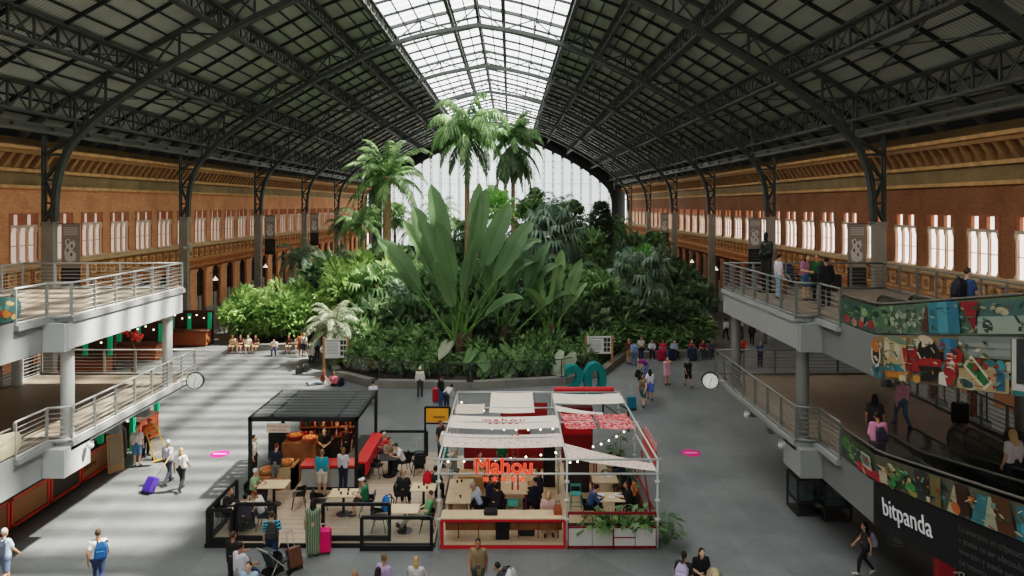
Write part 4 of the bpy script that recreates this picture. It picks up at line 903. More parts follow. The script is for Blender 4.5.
for i in range(5200):
    z = r.uniform(0, 9.4); rad = 1.15*min(1, (9.6-z)/1.8)**.6*(.8+.2*min(1, z/2)); a = r.uniform(0, 6.28); c = V((rad*math.cos(a)*r.uniform(.75, 1), rad*math.sin(a)*r.uniform(.75, 1), z)); d = V((math.cos(a), math.sin(a), r.uniform(-.5, .8))).normalized(); sd = d.cross(V((0, 0, 1))).normalized()*.14
    k = len(b.v); b.v += [tuple(c), tuple(c+d*.25+sd), tuple(c+d*.55), tuple(c+d*.25-sd)]; b.f.append((k, k+1, k+2, k+3)); b.m.append(0)
x = (601-VX)*75/F; t = thing('columnar_tree', 'narrow dark columnar tree near the right end of the gable window', 'tree', (x, 75, .3)); o = b.build('foliage', LF['dark'], t); o.location.z = 1.6
trunk('trunk', t, 4, .16, .1, BARK['dark'])
# elephant ears at the front of the bed
def ear(px, py, Y, sz, col, lab, grp=None, n=5, seed=1):
    x = (px-VX)*Y/F; t = thing('elephant_ear_plant', lab, 'plant', (x, Y, .33), 0, grp); r = random.Random(seed); h = H-(py-VY)*Y/F - .3
    for i in range(n):
        b = MB(); a = -math.pi/2 + r.uniform(-1.3, 1.3); st = h*r.uniform(.6, 1.1); q = V((math.cos(a)*st*.35, math.sin(a)*st*.35, st)); b.tube([(0, 0, -.05), tuple(q*.6), tuple(q)], [.035, .03, .02], 5, 1)
        d = V((math.cos(a)*.6, math.sin(a)*.6, -.75)).normalized(); s_ = V((-math.sin(a), math.cos(a), 0)); s = sz*r.uniform(.8, 1.15)
        out = [(-.25, .12), (-.3, .35), (0, .48), (.4, .42), (.8, .2), (1.0, 0)]
        L = [q + d*u*s + s_*w_*s for u, w_ in out]; Rr = [q + d*u*s - s_*w_*s for u, w_ in out[:-1]]
        nn = d.cross(s_)*.08*s; L = [p-nn for p in L]; Rr = [p-nn for p in Rr]
        b.face([q]+L, 0); b.face([q]+[L[-1]]+Rr[::-1], 0); b.build('leaf', [LF[col], BARK['green']], t)
    return t
for i, (px, py, Y, sz) in enumerate([(478, 352, 42.6, 1.0), (497, 346, 43.2, 1.1), (514, 352, 42.8, 1.0), (532, 358, 43.2, .9), (487, 362, 42.2, .8), (508, 365, 42.2, .8)]): ear(px, py, Y, sz, 'mid', 'broad heart leaved plant at the foot of the giant palm', 'heart leaved plants at the front of the garden', 6, i+3)
ear(567, 348, 43.4, 2.0, 'grey', 'plant with one large pale hanging leaf left of the right information board', None, 1, 4); ear(455, 345, 42.4, 1.3, 'grey', 'plant with a pale folded leaf at the foot of the giant palm', None, 1, 8)
# ================================================================== FURNITURE PATTERNS
BLK, RUB = M['black'], M['rubber']
def chair_proto(name, label, seatm, legm, wire=True):
    t = thing(name, label, 'chair'); t2 = t
    b = MB(); b.rings([[(-.2, -.2, .43), (.2, -.2, .43), (.22, .18, .43), (-.22, .18, .43)], [(-.22, -.23, .455), (.22, -.23, .455), (.24, .2, .46), (-.24, .2, .46)]]); b.build('seat', seatm, t)
    b = MB()
    prof = [(.2, .46), (.24, .6), (.27, .82)]
    for (y0, z0), (y1, z1) in zip(prof, prof[1:]): b.hexa([(-.22, y0, z0), (.22, y0, z0), (.22, y0+.025, z0), (-.22, y0+.025, z0), (-.22, y1-.03, z1), (.22, y1-.03, z1), (.22, y1, z1), (-.22, y1, z1)])
    for sx in (-1, 1): b.hexa([(sx*.23, -.12, .5), (sx*.25, -.12, .5), (sx*.25, .22, .46), (sx*.23, .22, .46), (sx*.23, -.05, .62), (sx*.25, -.05, .62), (sx*.25, .24, .66), (sx*.23, .24, .66)])
    b.build('backrest', seatm, t)
    for sx in (-1, 1):
        for sy in (-1, 1): b = MB(); b.tube([(sx*.17, sy*.15, .44), (sx*.24, sy*.24, 0)], .014, 6); b.build('leg', legm, t)
    return t
def stool_proto(name, label, seatm):
    t = thing(name, label, 'stool'); b = MB(); b.rbox(-.2, .2, -.18, .18, .62, .66, .03); b.build('seat', seatm, t)
    for sx in (-1, 1):
        for sy in (-1, 1): b = MB(); b.tube([(sx*.15, sy*.13, .63), (sx*.21, sy*.19, 0)], .015, 6); b.build('leg', seatm, t)
    b = MB(); 
    for z in (.25,): b.bar((-.19, -.17, z), (.19, -.17, z), .02); b.bar((-.19, .17, z), (.19, .17, z), .02)
    b.bar((-.17, .2, .66), (-.17, .2, .86), .025); b.bar((.17, .2, .66), (.17, .2, .86), .025); b.bar((-.19, .2, .86), (.19, .2, .86), .03, .08); b.build('footrest', seatm, t)
    return t
def table(x, y, z, w, d, h, label, top=None, legm=None, pedestal=False, group=None, rz=0):
    t = thing('dining_table', label, 'table', (x, y, z), rz, group); top = top or M['wood']; legm = legm or BLK
    b = MB(); b.rbox(-w/2, w/2, -d/2, d/2, h-.04, h, .012); b.build('tabletop', top, t)
    if pedestal:
        b = MB(); b.lathe((0, 0, 0), [(.26, 0), (.26, .02), (.05, .05), (.045, h-.06), (.16, h-.04)], 14); b.build('pedestal', legm, t)
    else:
        for sx in (-1, 1):
            for sy in (-1, 1): b = MB(); b.bar((sx*(w/2-.06), sy*(d/2-.06), 0), (sx*(w/2-.06), sy*(d/2-.06), h-.04), .045); b.build('leg', legm, t)
    return t
def suitcase(x, y, z, w, h, d, col, label, rz=0, tilt=0.0, handle=.45, group=None):
    t = thing('suitcase', label, 'suitcase', (x, y, z), rz, group); t.rotation_euler.x = tilt
    m = cm(*col, rough=.4); b = MB(); b.rbox(-w/2, w/2, -d/2, d/2, .05, h, .05)
    for i in range(4): xx = -w*.32 + w*.213*i; b.box(xx-.012, xx+.012, -d/2-.008, d/2+.008, .12, h-.08)
    b.build('shell', m, t)
    if handle:
        b = MB()
        for sx in (-1, 1): b.bar((sx*w*.22, d*.3, h-.05), (sx*w*.22, d*.3, h+handle), .018)
        b.bar((-w*.26, d*.3, h+handle), (w*.26, d*.3, h+handle), .03); b.build('handle', M['steel'], t)
    for sx in (-1, 1):
        for sy in (-1, 1): b = MB(); b.rings([[(sx*w*.38+e, sy*d*.3+.04*math.cos(a*.785), .04+.04*math.sin(a*.785)) for a in range(8)] for e in (-.015, .015)]); b.build('wheel', RUB, t)
    return t
def backpack(loc, rz, col, label, sc=1.0, tilt=0.0):
    t = thing('backpack', label, 'backpack', loc, rz); t.scale = (sc,)*3; t.rotation_euler.x = tilt; m = cm(*col, rough=.8)
    b = MB(); b.rings([[(-.14, -.07, 0), (.14, -.07, 0), (.15, .1, 0), (-.15, .1, 0)], [(-.16, -.08, .08), (.16, -.08, .08), (.17, .12, .08), (-.17, .12, .08)], [(-.16, -.08, .34), (.16, -.08, .34), (.15, .09, .34), (-.15, .09, .34)], [(-.09, -.06, .46), (.09, -.06, .46), (.08, .04, .46), (-.08, .04, .46)]]); b.build('bag', m, t)
    b = MB(); b.rings([[(-.11, .1, .06), (.11, .1, .06), (.11, .16, .08), (-.11, .16, .08)], [(-.11, .1, .26), (.11, .1, .26), (.1, .14, .24), (-.1, .14, .24)]]); b.build('pocket', m, t)
    for sx in (-1, 1): b = MB(); b.tube([(sx*.1, -.07, .42), (sx*.12, -.14, .46), (sx*.13, -.22, .36), (sx*.13, -.2, .16), (sx*.12, -.08, .05)], .02, 5); b.build('strap', RUB, t)
    b = MB(); b.tube([(-.04, .0, .45), (0, .0, .51), (.04, .0, .45)], .012, 5); b.build('grab_loop', RUB, t)
    return t
def pushchair(x, y, z, rz, col, label):
    t = thing('pushchair', label, 'pushchair', (x, y, z), rz); m = cm(*col, rough=.8)
    b = MB()
    for sx in (-1, 1):
        b.tube([(sx*.24, .42, 1.02), (sx*.24, .25, .8), (sx*.24, -.35, .16)], .016, 6); b.tube([(sx*.24, .05, .6), (sx*.24, .35, .14)], .016, 6)
    b.tube([(-.24, .42, 1.02), (.24, .42, 1.02)], .02, 6); b.tube([(-.24, .3, .2), (.24, .3, .2)], .014, 6); b.build('frame', M['steel'], t)
    b = MB(); b.rings([[(-.2, -.35, .42), (.2, -.35, .42), (.2, .1, .38), (-.2, .1, .38)], [(-.21, -.35, .5), (.21, -.35, .5), (.21, .12, .46), (-.21, .12, .46)]]); b.hexa([(-.2, .05, .42), (.2, .05, .42), (.2, .12, .42), (-.2, .12, .42), (-.2, .25, .9), (.2, .25, .9), (.2, .31, .88), (-.2, .31, .88)]); b.build('seat', m, t)
    b = MB(); b.rings([[(sx, .22 + .42*math.sin(a)*-1 + .05, .62 + .42*math.cos(a)*.8) for a in [math.pi*(-.1+.12*i) for i in range(7)]] for sx in (-.22, -.1, .1, .22)], 0, False); b.build('canopy', m, t)
    b = MB(); b.box(-.2, .2, -.2, .28, .2, .32); b.build('basket', M['black'], t)
    for sx in (-1, 1):
        for yy, rr in ((-.36, .1), (.34, .14)): b = MB(); b.rings([[(sx*.25+e, yy+q*math.cos(a*.524), rr+q*math.sin(a*.524)) for a in range(12)] for e, q in ((-.02, rr*.9), (-.02, rr), (.02, rr), (.02, rr*.9))]); b.build('wheel', RUB, t)
    return t

# ================================================================== BLACK COFFEE KIOSK WITH ITS TERRACE
DZ = .14
kx0, kx1, ky0, ky1, kz = -9.87, -5.83, 25.95, 29.7, 2.95
tr = MB(); tr.box(-9.8, -2.42, 21.9, 30.0, 0, DZ-.01, 1); tr.face([(-9.78, 21.95, DZ), (-2.44, 21.95, DZ), (-2.44, 30, DZ), (-9.78, 30, DZ)], 0)
tag(tr.build('terrace_platform', [M['plank'], M['black']]), 'low planked terrace platform under the black kiosk and its tables', 'platform')
kt = thing('coffee_kiosk', 'black steel framed kiosk with a slatted louvre roof and red counter', 'kiosk', ((kx0+kx1)/2, (ky0+ky1)/2, DZ))
for x, y in ((kx0, ky0), (kx1, ky0), (kx0, ky1), (kx1, ky1)): b = MB(); b.box(x-.06, x+.06, y-.06, y+.06, DZ, kz); b.build('post', BLK, kt, world=True)
b = MB()
for y in (ky0, ky1): b.box(kx0-.06, kx1+.06, y-.06, y+.06, kz-.16, kz)
for x in (kx0, kx1, kx0+.75, kx1-.75): b.box(x-.06, x+.06, ky0, ky1, kz-.14, kz+.01)
b.build('roof_frame', BLK, kt, world=True)
for i in range(9):
    y = ky0 + .1 + i*(ky1-ky0-.15)/9
    b = MB(); b.hexa([(kx0+.06, y, kz-.1), (kx1-.06, y, kz-.1), (kx1-.06, y+.3, kz-.01), (kx0+.06, y+.3, kz-.01), (kx0+.06, y, kz-.07), (kx1-.06, y, kz-.07), (kx1-.06, y+.3, kz+.02), (kx0+.06, y+.3, kz+.02)])
    b.bar((kx0+.06, y+.3, kz+.015), (kx1-.06, y+.3, kz+.015), .03, .03, 1); b.build('roof_slat', [mat('slat_charcoal', S(58, 61, 58), .7), cm(120, 124, 120)], kt, world=True)
b = MB(); b.box(kx1-2.1, kx1-.1, ky0+.08, ky0+.7, DZ, 1.02, 0); b.box(kx1-2.1, kx1-.1, ky0+.06, ky0+.08, DZ+.12, .95, 1); b.box(kx1-2.15, kx1+.02, ky0, ky0+.78, 1.02, 1.1, 2); b.build('front_counter', [BLK, cm(150, 152, 148), M['red']], kt, world=True)
b = MB(); b.box(kx1-.62, kx1-.1, ky0+.78, ky1-.1, DZ, 1.05, 0); b.box(kx1-.15, kx1+.32, ky0+.3, ky1, 1.05, 1.12, 1); b.box(kx1+.26, kx1+.32, ky0+.3, ky1-.1, .62, 1.05, 1); b.build('side_counter', [BLK, M['red']], kt, world=True)
b = MB(); b.box(kx0+1.5, kx0+1.62, ky0+.1, ky0+1.0, DZ, 1.0); b.box(kx0+1.0, kx0+1.62, ky0+.1, ky0+.7, DZ, .96, 1); b.build('pastry_stand', [M['midwood'], cm(176, 150, 116)], kt, world=True)
b = MB(); b.box(kx0+.9, kx1-.7, ky1-.5, ky1-.44, DZ, 2.6, 0)
for z in (1.15, 1.55, 1.95, 2.35): b.box(kx0+.9, kx1-.7, ky1-.78, ky1-.44, z, z+.04, 1)
b.box(kx0+.9, kx1-.7, ky1-.84, ky1-.44, DZ, 1.0, 2); b.box(kx0+1.6, kx1-.7, ky1-.92, ky1-.8, 2.36, 2.52, 3)
b.build('back_shelf', [cm(66, 30, 26), cm(120, 70, 46), cm(50, 38, 34), cm(222, 150, 110)], kt, world=True)
b = MB(); b.box(kx0+.62, kx0+1.5, ky0-.02, ky0+.02, 2.36, 2.7); s_ = b.build('sign_board', cm(222, 206, 188), kt, world=True)
for i, tx in enumerate(('Bebidas y postres', 'Café y dulces')): link('lettering', place_text(text_mesh(tx, .115, .004, align='CENTER'), (kx0+1.06, ky0-.026, 2.56-.13*i), (1, 0, 0), (0, 0, 1), cm(190, 92, 66)), s_)
b = MB()
for i in range(6): b.ball((kx0+.22, ky0+.5+i*.5, kz-.22), .1, .1, .07, 8)
b.build('roof_spotlight', M['pale'], kt, True, True)
R3 = random.Random(3)
cols = [(196, 60, 44), (222, 160, 110), (90, 40, 30), (206, 196, 180), (160, 86, 50), (220, 120, 96), (60, 76, 50)]
def bottle_mesh(h, r):
    b = MB(); b.lathe((0, 0, 0), [(r, 0), (r, h*.6), (r*.4, h*.75), (r*.35, h)], 8); return b
bm_ = [bottle_mesh(.28, .045).mesh('bottle', cm(*c, rough=.3), True) for c in cols]
jm_ = [MB().lathe((0, 0, 0), [(.07, 0), (.08, .1), (.08, .16), (.06, .18)], 8).mesh('jar', cm(*c, rough=.4), True) for c in cols]
for z in (1.0, 1.19, 1.59, 1.99):
    for i in range(13):
        if R3.random() < .12: continue
        x = kx0 + 1.0 + i*.19 + R3.uniform(-.03, .03)
        if R3.random() < .55: o = link('bottle', R3.choice(bm_)); lab, grp = 'bottle on the dark shelves at the back of the black kiosk', 'bottles on the kiosk shelves'
        else: o = link('jar', R3.choice(jm_)); lab, grp = 'jar on the dark shelves at the back of the black kiosk', 'jars on the kiosk shelves'
        o.location = (x, ky1-.62, z); tag(o, lab, o.name.split('.')[0], grp)
def basket(x, y, z, r, h, col, label, fill=(206, 120, 70), group=None):
    t = thing('basket', label, 'basket', (x, y, z), 0, group)
    b = MB(); b.lathe((0, 0, 0), [(r*.8, 0), (r, h*.9), (r*1.05, h), (r*.9, h*.96), (r*.85, h*.6)], 14); b.build('bowl', cm(*col, rough=.8), t, True)
    for i in range(6): b = MB(); b.ball((r*.5*math.cos(i), r*.5*math.sin(i), h*.85), r*.34, r*.3, r*.26, 8); b.build('filling', cm(*fill, rough=.8), t, True)
for x, y, z, r, h, c, l in ((-8.85, 26.2, DZ, .3, .42, (190, 110, 60), 'orange brown basket on the floor beside the wooden pastry stand'), (-9.35, 26.4, .62, .3, .2, (206, 160, 110), 'pale basket of pastries stacked at the left side of the black kiosk'), (-9.35, 26.4, DZ, .34, .48, (186, 130, 84), 'round basket standing under the pale pastry basket'), (-8.6, 26.3, 1.0, .26, .16, (214, 150, 84), 'shallow basket of rolls on the wooden pastry stand'), (-8.9, 28.3, 1.3, .34, .2, (160, 60, 40), 'dark red basket of bread at the back left of the black kiosk'), (-8.2, 28.0, 1.3, .3, .2, (206, 120, 90), 'pinkish basket of bread near the middle of the black kiosk')): basket(x, y, z, r, h, c, l)
b = MB(); b.box(-9.3, -7.9, 27.8, 28.6, DZ, 1.3); tag(b.build('display_counter', M['midwood']), 'brown display counter inside the left part of the black kiosk', 'counter')
b = MB(); b.rbox(-.35, .35, -.3, .3, 0, 1.25, .05); o = b.build('trash_bin', BLK); o.location = (-9.9, 29.2, DZ); tag(o, 'tall black bin behind the left rear post of the black kiosk', 'bin')
# framed glass screens around the terrace
def screen(p, q, h, label, z=DZ, up=0.0):
    p, q = V((*p, z)), V((*q, z)); t = thing('glass_screen', label, 'screen', ((p.x+q.x)/2, (p.y+q.y)/2, z)); a = V((0, 0, .08)); c = V((0, 0, h))
    b = MB(); b.bar(p+V((0, 0, .08)), q+V((0, 0, .08)), .08, .16); b.bar(p+c, q+c, .08, .1); b.bar(p, p+c, .1, .1); b.bar(q, q+c, .1, .1); b.build('frame', BLK, t, world=True)
    b = MB(); b.face([p+a, q+a, q+c, p+c]); b.build('glass_pane', M['glass'], t, world=True); return t
screen((-9.72, 21.97), (-9.72, 24.3), 1.05, 'black framed glass screen along the left side of the terrace')
screen((-9.6, 21.97), (-8.95, 21.97), 1.05, 'short black framed glass screen at the left front corner of the terrace')
screen((-8.88, 22.1), (-7.6, 22.1), 1.18, 'black framed glass screen left of the terrace entrance')
screen((-6.05, 22.1), (-3.9, 22.1), 1.18, 'wide black framed glass screen right of the terrace entrance')
screen((-4.72, 21.75), (-2.5, 21.75), 1.05, 'black framed glass screen standing in front, nearest the white kiosk', 0)
screen((-5.6, 29.6), (-3.6, 29.6), 1.05, 'black framed glass screen at the back of the terrace beside the red counter')
t = thing('menu_stand', 'tall black frame with an orange yellow sign at the back of the terrace', 'sign stand', (-3.2, 29.4, DZ))
b = MB(); b.bar((-3.65, 29.4, DZ), (-3.65, 29.4, 2.3), .08); b.bar((-2.6, 29.4, DZ), (-2.6, 29.4, 2.3), .08); b.bar((-3.65, 29.4, 2.3), (-2.6, 29.4, 2.3), .08); b.bar((-3.65, 29.4, 1.6), (-2.6, 29.4, 1.6), .06); b.build('frame', BLK, t, world=True)
b = MB(); b.box(-3.6, -2.65, 29.36, 29.4, 1.66, 2.26); b.build('sign_panel', cm(232, 160, 40), t, world=True)
b = MB(); b.box(-3.3, -2.8, 29.345, 29.36, 1.84, 1.93); b.build('text_line', cm(150, 100, 34), t, world=True)
# terrace tables and chairs
chair = chair_proto('dining_chair', 'x', BLK, BLK); FIRST = [True]
def put_chair(x, y, z, rz, label, proto=None, group=None):
    global chair
    p = proto or chair
    return copy_thing(p, (x, y, z), rz, label, group)
table(-8.55, 24.75, DZ, 1.0, .75, .76, 'pale table by the terrace left screen where the white haired person sits', pedestal=True)
table(-9.0, 22.95, DZ, 1.0, .75, .76, 'pale table in the left front corner of the terrace', pedestal=True)
table(-5.85, 24.0, DZ, .95, .7, .76, 'pale table with small cups beside the green shirted man in a white cap', pedestal=True)
table(-3.1, 24.5, DZ, .9, .7, .76, 'pale table between the man in black and the red backpack', pedestal=True)
table(-3.5, 22.75, DZ, .95, .7, .76, 'pale table at the right front of the terrace by the reclining man in green', pedestal=True)
table(-4.85, 27.4, DZ, .8, .7, .76, 'dark table behind, where the man in a dark cap sits', top=BLK, pedestal=True)
for x, y, rz, l in ((-9.3, 24.75, 90, 'black chair of the white haired person on the terrace'), (-7.6, 24.6, -75, 'empty black chair right of the pale table near the left screen'), (-9.6, 23.0, 90, 'black chair under the person in black in the left front corner'), (-8.2, 22.9, -90, 'black chair right of the left front corner table'),
                   (-6.7, 24.0, 90, 'empty black chair left of the table with small cups'), (-5.0, 23.9, -90, 'black chair under the green shirted man in a white cap'), (-3.9, 24.6, 90, 'black chair under the bald man in black'), (-2.75, 25.2, -160, 'black chair behind the table with the red backpack'),
                   (-4.35, 22.8, 90, 'empty black chair facing the reclining man in green'), (-2.75, 22.8, -90, 'black chair under the reclining man in green'), (-5.35, 27.3, 80, 'black chair left of the dark rear table'), (-4.3, 27.7, -60, 'black chair right of the dark rear table'), (-3.7, 27.6, 200, 'empty black chair beside the black suitcase at the rear of the terrace')):
    put_chair(x, y, DZ, math.radians(rz), l)

# ================================================================== WHITE KIOSK WITH THE RED SIGN
wx0, wx1, wxm, wy0, wy1, wz = -2.28, 4.72, 1.82, 21.85, 29.7, 2.86
FZ = .1
b = MB(); b.box(wx0, wx1, wy0+.05, wy1, 0, FZ-.01, 0); b.face([(wx0, wy0+.05, FZ), (wx1, wy0+.05, FZ), (wx1, wy1, FZ), (wx0, wy1, FZ)], 1)
tag(b.build('kiosk_platform', [M['reddark'], cm(206, 182, 150, rough=.5)]), 'tan floor platform with a red edge under the white kiosk', 'platform')
wk = thing('bar_kiosk', 'open white scaffold frame of the beer kiosk', 'kiosk', ((wx0+wx1)/2, (wy0+wy1)/2, FZ))
PW = M['steel_white']
for x in (wx0, wxm, wx1):
    for y in (wy0, 25.8, wy1):
        b = MB(); b.tube([(x, y, 0.02 if y == wy0 else FZ), (x, y, wz)], .036, 8)
        for z in (.9, 1.5, 2.1): b.lathe((x, y, z), [(.06, 0), (.09, .03), (.09, .07), (.06, .1)], 8)
        b.build('post', PW, wk, True, True)
b = MB(); rails = [((wx0-.15, wy0, wz), (wx1+.15, wy0, wz)), ((wx0-.15, wy0, 2.4), (wx1+.15, wy0, 2.4)), ((wx0, wy1, wz), (wx1, wy1, wz)), ((wx0, wy0, wz), (wx0, wy1, wz)), ((wxm, wy0, wz), (wxm, wy1, wz)), ((wx1, wy0, wz), (wx1, wy1, wz)), ((wx0-.2, 25.6, wz), (wx1+.1, 25.6, wz)), ((wx0, 23.9, wz), (wxm, 23.9, wz)), ((wx0, 27.4, wz), (wxm, 27.4, wz)), ((wx1, wy0, 2.4), (wx1, 25.8, 2.4)), ((wx0, wy0, 2.4), (wx0, 25.8, 2.4))]
for p, q in rails: bb = MB(); bb.tube([p, q], .036, 8); bb.build('roof_rail', PW, wk, True, True)
def cloth(name, pts, label, m, sag=.12, n=8, z=wz+.03, zs=(0, 0, 0, 0)):
    # cloth sagging between two edges: pts are the four corners (x, y)
    t = thing(name, label, 'shade cloth', (sum(p[0] for p in pts)/4, sum(p[1] for p in pts)/4, z)); b = MB(); g = []
    for i in range(n+1):
        row = []
        for j in range(n+1):
            u, v_ = i/n, j/n; a = V(pts[0]).lerp(V(pts[1]), u); c = V(pts[3]).lerp(V(pts[2]), u); p = a.lerp(c, v_); dz = (zs[0]*(1-u)+zs[1]*u)*(1-v_) + (zs[3]*(1-u)+zs[2]*u)*v_; row.append(V((p.x, p.y, z + dz - sag*4*u*(1-u) - .02*math.sin(v_*9))))
        g.append(row)
    for i in range(n):
        for j in range(n): b.face([g[i][j], g[i+1][j], g[i+1][j+1], g[i][j+1]])
    b.build('fabric', m, t, True, True)
    
    for e_ in (g[0], g[-1]): b = MB(); b.tube(e_, .02, 5); b.build('hem', m, t, True, True)
    return t
PAT = pattern_mat('cloth_print', S(236, 222, 210), S(226, 184, 172), 13, .6); REDP = pattern_mat('cloth_red_print', S(214, 66, 70), S(236, 160, 156), 9, .55)
cl_ = cloth('shade_cloth', [(wx0+.05, 24.9), (wxm, 24.9), (wxm, 26.4), (wx0+.05, 26.4)], 'cream shade cloth with small red lettering and stars across the white kiosk roof', M['white'], .07)
cloth('shade_cloth', [(wx0, 22.95), (wxm, 22.95), (wxm, 24.3), (wx0, 24.3)], 'pale patterned shade cloth just behind the big red sign', PAT, .06)
cloth('shade_cloth', [(-.8, 26.7), (.95, 26.7), (.95, 29.6), (-.8, 29.6)], 'square plain cream panel at the rear of the white kiosk roof', M['white'], .03)
cloth('shade_cloth', [(-2.15, 26.6), (-1.05, 26.6), (-1.05, 27.9), (-2.15, 27.9)], 'small cream panel in the rear left corner of the white kiosk roof', mat('cream_cloth', S(226, 206, 186), .8), .02)
cloth('shade_cloth', [(wxm, 28.0), (wx1, 28.0), (wx1, 29.5), (wxm, 29.5)], 'cream shade cloth with a small red mark at the rear right of the white kiosk', M['white'], .06)
cloth('shade_cloth', [(wxm, 26.9), (3.6, 26.45), (3.6, 26.7), (wxm, 27.7)], 'narrow cream shade cloth stretched diagonally behind the red squares', M['white'], .04)
cloth('shade_cloth', [(wxm+.22, 24.8), (3.15, 24.8), (3.1, 26.6), (wxm+.15, 26.6)], 'red patterned square cloth, the left one of the pair', REDP, .03)
cloth('shade_cloth', [(3.32, 24.8), (4.55, 24.8), (4.5, 26.6), (3.25, 26.6)], 'red patterned square cloth, the right one of the pair', REDP, .03)
cloth('shade_cloth', [(wxm, 22.0), (wx1-.05, 21.9), (wx1-.05, 22.5), (wxm, 23.3)], 'pale patterned triangular shade cloth at the front right of the white kiosk', PAT, .03, zs=(-.04, -.42, -.4, 0))
def star(b, c, r, d, m=0, up=(0, 0, 1), rt=(1, 0, 0), th=.02):
    up, rt = V(up), V(rt); n = rt.cross(up); c = V(c)
    b.prism([c + (rt*math.sin(k*math.pi/5) + up*math.cos(k*math.pi/5))*(r if k % 2 == 0 else r*.42) for k in range(10)], n*th, m)
me = place_text(text_mesh('mahou', .5, .003, align='CENTER', spacing=1.3, offset=.008), (-.25, 25.75, wz-.02), (1, 0, 0), (0, 1, 0), cm(206, 44, 44)); link('lettering', me, cl_, True)
for i in range(5): b = MB(); star(b, (-.75+.25*i, 25.5, wz-.015), .09, .0, 0, (0, 1, 0), (1, 0, 0), .004); b.build('star', cm(206, 44, 44), cl_, world=True)
NEON = mat('neon_red', S(226, 70, 52),    .4, 0, 0, 1, .95, S(255, 84, 58)); NEONF = mat('sign_red_face', S(84, 26, 24), .5)
sg = thing('neon_sign', 'glowing red Mahou sign with five stars on the front rails of the white kiosk', 'sign', (-.2, wy0-.08, 2.4))
def sx(me, k):
    me.transform(Matrix.Diagonal((k, 1, 1, 1))); return me
try:
    me = sx(text_mesh('Mahou', .7, 0, outline=.02, align='CENTER', spacing=1.0), .98); link('letter_outline', place_text(me, (-.2, wy0-.1, 2.45), (1, 0, 0), (0, 0, 1), NEON), sg, True)
    me = sx(text_mesh('Mahou', .7, .01, align='CENTER', spacing=1.0), .98); link('letter_face', place_text(me, (-.2, wy0-.08, 2.45), (1, 0, 0), (0, 0, 1), NEONF), sg, True)
except Exception as e: print('sign', e)
for i in range(5): b = MB(); star(b, (-.78+.29*i, wy0-.09, 2.27), .12, 0); b.build('star', NEON, sg, world=True)
b = MB()
for z in (2.42, 2.9): b.bar((-1.25, wy0-.05, z), (.85, wy0-.05, z), .03)
b.build('mounting_rail', PW, sg, world=True)
# red bar-front at the side and rear
b = MB(); b.tube([(wxm+.1, 29.75, wz+.12), (wx1-.2, 29.75, wz+.12)], .1, 10); tag(b.build('awning_roll', M['red']), 'long red rolled awning tube at the rear top of the white kiosk', 'awning')
ss = thing('side_sign', 'red side sign with pale script hung on the right edge of the white kiosk', 'sign', (wx1+.06, 23.6, 2.2))
b = MB(); b.hexa([(wx1+.05, 22.3, 2.45), (wx1+.08, 22.3, 2.45), (wx1+.08, 24.6, 2.45), (wx1+.05, 24.6, 2.45), (wx1+.05, 22.3, 2.95), (wx1+.08, 22.3, 2.95), (wx1+.08, 24.6, 2.95), (wx1+.05, 24.6, 2.95)]); b.build('panel', cm(206, 70, 66), ss, world=True)
link('lettering', place_text(text_mesh('Mahou', .55, .02, align='CENTER'), (wx1+.1, 23.4, 2.55), (0, 1, 0), (0, 0, 1), cm(240, 150, 140)), ss, True)
for i in range(5): b = MB(); star(b, (wx1+.1, 22.6+.4*i, 3.06), .12, 0, 0, (0, 0, 1), (0, 1, 0)); b.build('star', cm(240, 150, 140), ss, world=True)
# string lights
BULB = mat('bulb_glow', (1, .86, .62), .4, 0, 0, 1, 5.0, (1, .84, .58))
bulb_me = MB().ball((0, 0, 0), .036, n=8).mesh('bulb', BULB, True)
def string_lights(p, q, n, sag, label):
    p, q = V(p), V(q); t = thing('string_lights', label, 'string lights', p); b = MB(); pts = []
    for i in range(n+1): u = i/n; a = p.lerp(q, u); a.z -= sag*4*u*(1-u); pts.append(a)
    b.tube(pts, .008, 4); b.build('cable', RUB, t, world=True)
    for i in range(n):
        o = link('bulb', bulb_me, t); o.location = (pts[i]+pts[i+1])/2 - p - V((0, 0, .06))
for p, q, n, sag, l in (((wx0, wy0+.4, 2.7), (wxm, wy0+1.6, 2.6), 8, .1, 'string of warm bulbs just behind the big red sign'), ((wx0, 25.9, 2.75), (wxm, 25.4, 2.75), 9, .12, 'string of warm bulbs under the middle of the left kiosk bay'), ((wxm, wy0+.3, 2.7), (2.9, wy0+1.2, 2.62), 4, .06, 'short string of warm bulbs at the divider of the white kiosk'), ((2.8, 24.2, 2.45), (wx1, 25.8, 2.8), 6, .12, 'string of warm bulbs rising to the right rear of the white kiosk'), ((-2.2, 28.9, 2.8), (-.9, 27.5, 2.75), 4, .08, 'string of warm bulbs over the rear left corner of the white kiosk')): string_lights(p, q, n, sag, l)
